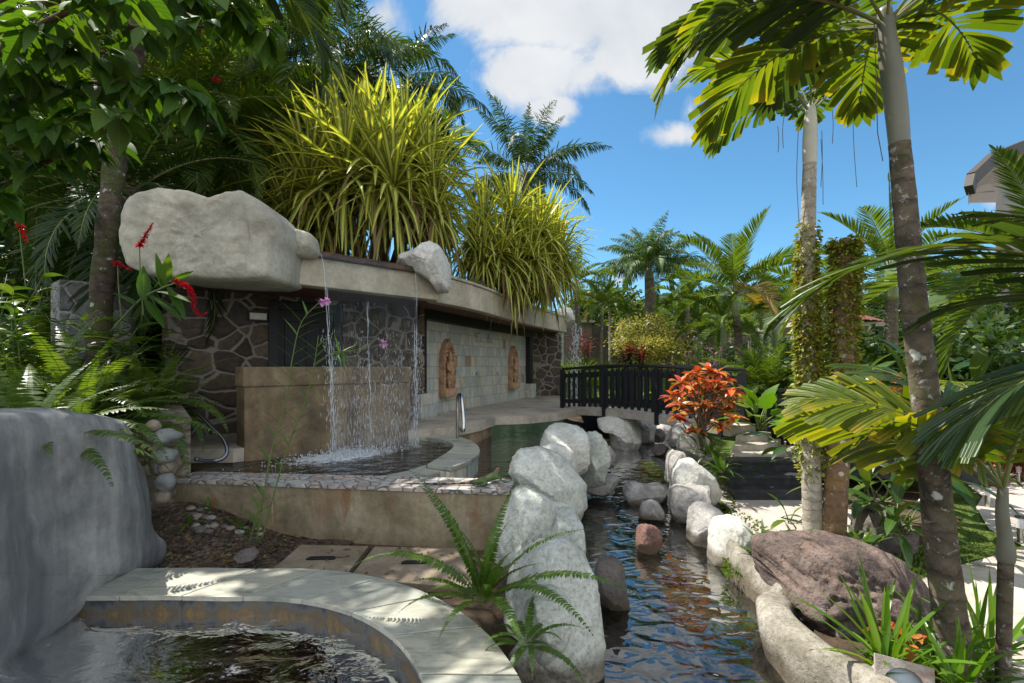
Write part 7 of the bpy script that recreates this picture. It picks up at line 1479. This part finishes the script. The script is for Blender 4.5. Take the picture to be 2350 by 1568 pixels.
# ================================================================ IGUANA on the wall top
def skin_mesh(name, nodes, edges, mat, lev=2):
    me = bpy.data.meshes.new(name); me.from_pydata([tuple(n[0]) for n in nodes], edges, []); bm = bmesh.new(); bm.from_mesh(me); lay = bm.verts.layers.skin.verify(); bm.verts.ensure_lookup_table()
    for i, n in enumerate(nodes): r_ = n[1]; bm.verts[i][lay].radius = r_ if hasattr(r_, '__len__') else (r_, r_)
    bm.verts[0][lay].use_root = True; bm.to_mesh(me); bm.free(); me.materials.append(mat); o = bpy.data.objects.new(name, me); C.objects.link(o)
    o.modifiers.new('skin', 'SKIN').use_smooth_shade = True; s_ = o.modifiers.new('sub', 'SUBSURF'); s_.levels = s_.render_levels = lev; return o
m, t = newmat('banded_green_scales'); p = nd(t, 'TexCoord').outputs['Object']; sx = nd(t, 'SeparateXYZ', {0: p}).outputs[0]
bnd = mth(t, 'GREATER_THAN', mth(t, 'FRACT', mth(t, 'MULTIPLY', sx, 11.)), .5)
tailc = mixc(t, bnd, (.17, .115, .05), (.02, .022, .02)); nz = nd(t, 'TexNoise', {'Vector': p, 'Scale': 30., 'Detail': 4.}).outputs[0]; sc_ = nd(t, 'TexVoronoi', {'Vector': p, 'Scale': 130.}).outputs[0]
body = ramp(t, nz, [(.3, (.05, .085, .025)), (.6, (.085, .135, .04)), (.8, (.14, .14, .05))])
col = mixc(t, nd(t, 'MapRange', {0: sx, 1: -.13, 2: -.07}).outputs[0], tailc, body); zc = nd(t, 'SeparateXYZ', {0: p}).outputs[2]
col = mixc(t, nd(t, 'MapRange', {0: zc, 1: .085, 2: .12}).outputs[0], col, (.20, .10, .06)); out(t, princ(t, col, .6, bump(t, sc_, .5, .004), .4)); M_ig = m
ib = G(1110, 1113, ZC); ib = V((ib.x, ib.y, ZC))
def I(u, v, dz=None, Yk=None): q = P(u, v, Yk or ib.y); return q-ib
def K(x, y, z): return V((x, y, z))
s3 = 1.0
nodes = [(K(-.02, 0, .042), (.032, .030)), (K(.05, .05, .050), (.040, .036)), (K(.10, .11, .062), (.036, .034)), (K(.125, .15, .088), (.024, .024)), (K(.128, .17, .112), (.022, .024)), (K(.135, .20, .120), (.024, .020)), (K(.142, .235, .116), (.016, .013)), (K(.146, .255, .113), (.009, .008)),
 (K(-.09, -.01, .034), (.022, .022)), (K(-.18, -.02, .024), (.017, .017)), (K(-.30, -.02, .018), (.013, .013)), (K(-.45, -.01, .014), (.010, .010)), (K(-.62, .015, .011), (.007, .007)), (K(-.80, .04, .008), (.003, .003))]
edges = [(0, 1), (1, 2), (2, 3), (3, 4), (4, 5), (5, 6), (6, 7), (0, 8)]+[(i, i+1) for i in range(8, 13)]
def leg(root, pts, rs, toes):
    j = root
    for p, r_ in zip(pts, rs): nodes.append((p, r_)); edges.append((j, len(nodes)-1)); j = len(nodes)-1
    for d in toes:
        q = nodes[j][0]+d*.5; nodes.append((q, .0045)); edges.append((j, len(nodes)-1)); nodes.append((nodes[j][0]+d, .0025)); edges.append((len(nodes)-2, len(nodes)-1))
toe = lambda b, s: [V((b.x*math.cos(a)-b.y*math.sin(a), b.x*math.sin(a)+b.y*math.cos(a), -.004))*k for a, k in ((-.6, .7), (-.25, 1.), (.1, 1.15), (.5, .8), (1.0, .5))]
leg(0, [K(.035, -.055, .035), K(.0, -.075, .022), K(-.03, -.07, .009)], [.017, .012, .008], toe(V((-.05, -.02, 0)), 1))
leg(0, [K(-.05, .055, .034), K(-.02, .08, .022), K(-.055, .09, .008)], [.017, .012, .008], toe(V((-.045, .02, 0)), 1))
leg(2, [K(.155, .075, .050), K(.175, .085, .026), K(.20, .09, .008)], [.013, .009, .007], toe(V((.045, .01, 0)), 1))
leg(2, [K(.06, .165, .046), K(.05, .19, .022), K(.075, .205, .008)], [.013, .009, .007], toe(V((.04, .02, 0)), 1))
ig = thing('iguana', 'green iguana with a banded tail basking on the corner of the hot tub wall', 'iguana', ib)
o = skin_mesh('body', nodes, edges, M_ig); attach(o, ig)
mb = MB(); sp_ = densify3([K(-.06, -.005, .055), K(-.02, 0, .072), K(.05, .05, .086), K(.10, .11, .096), K(.122, .15, .112), K(.126, .165, .134)], 7)
for i, q in enumerate(sp_): h_ = .010+.012*math.sin(math.pi*i/len(sp_)); mb.blade(q+ib-V((0, 0, .004)), V((-.35, -.2, 1)), V((.6, .6, 0)), h_, .008, [1, .8, 0], 0)
part(mb, 'dorsal_crest', plain('tan_spines', (.30, .20, .11), .7), ig)
mb = MB(); mb.blade(K(.135, .185, .105)+ib, V((.1, .1, -1)), V((.5, .8, 0)), .05, .04, [1, .9, .5, 0], 0); part(mb, 'dewlap', plain('dewlap_skin', (.22, .13, .08), .7), ig)
mb = MB(); mb.sphere(K(.152, .195, .125)+ib, .005); mb.sphere(K(.116, .205, .125)+ib, .005); part(mb, 'eyes', plain('dark_eye', (.03, .02, .012), .15), ig, smooth=True)
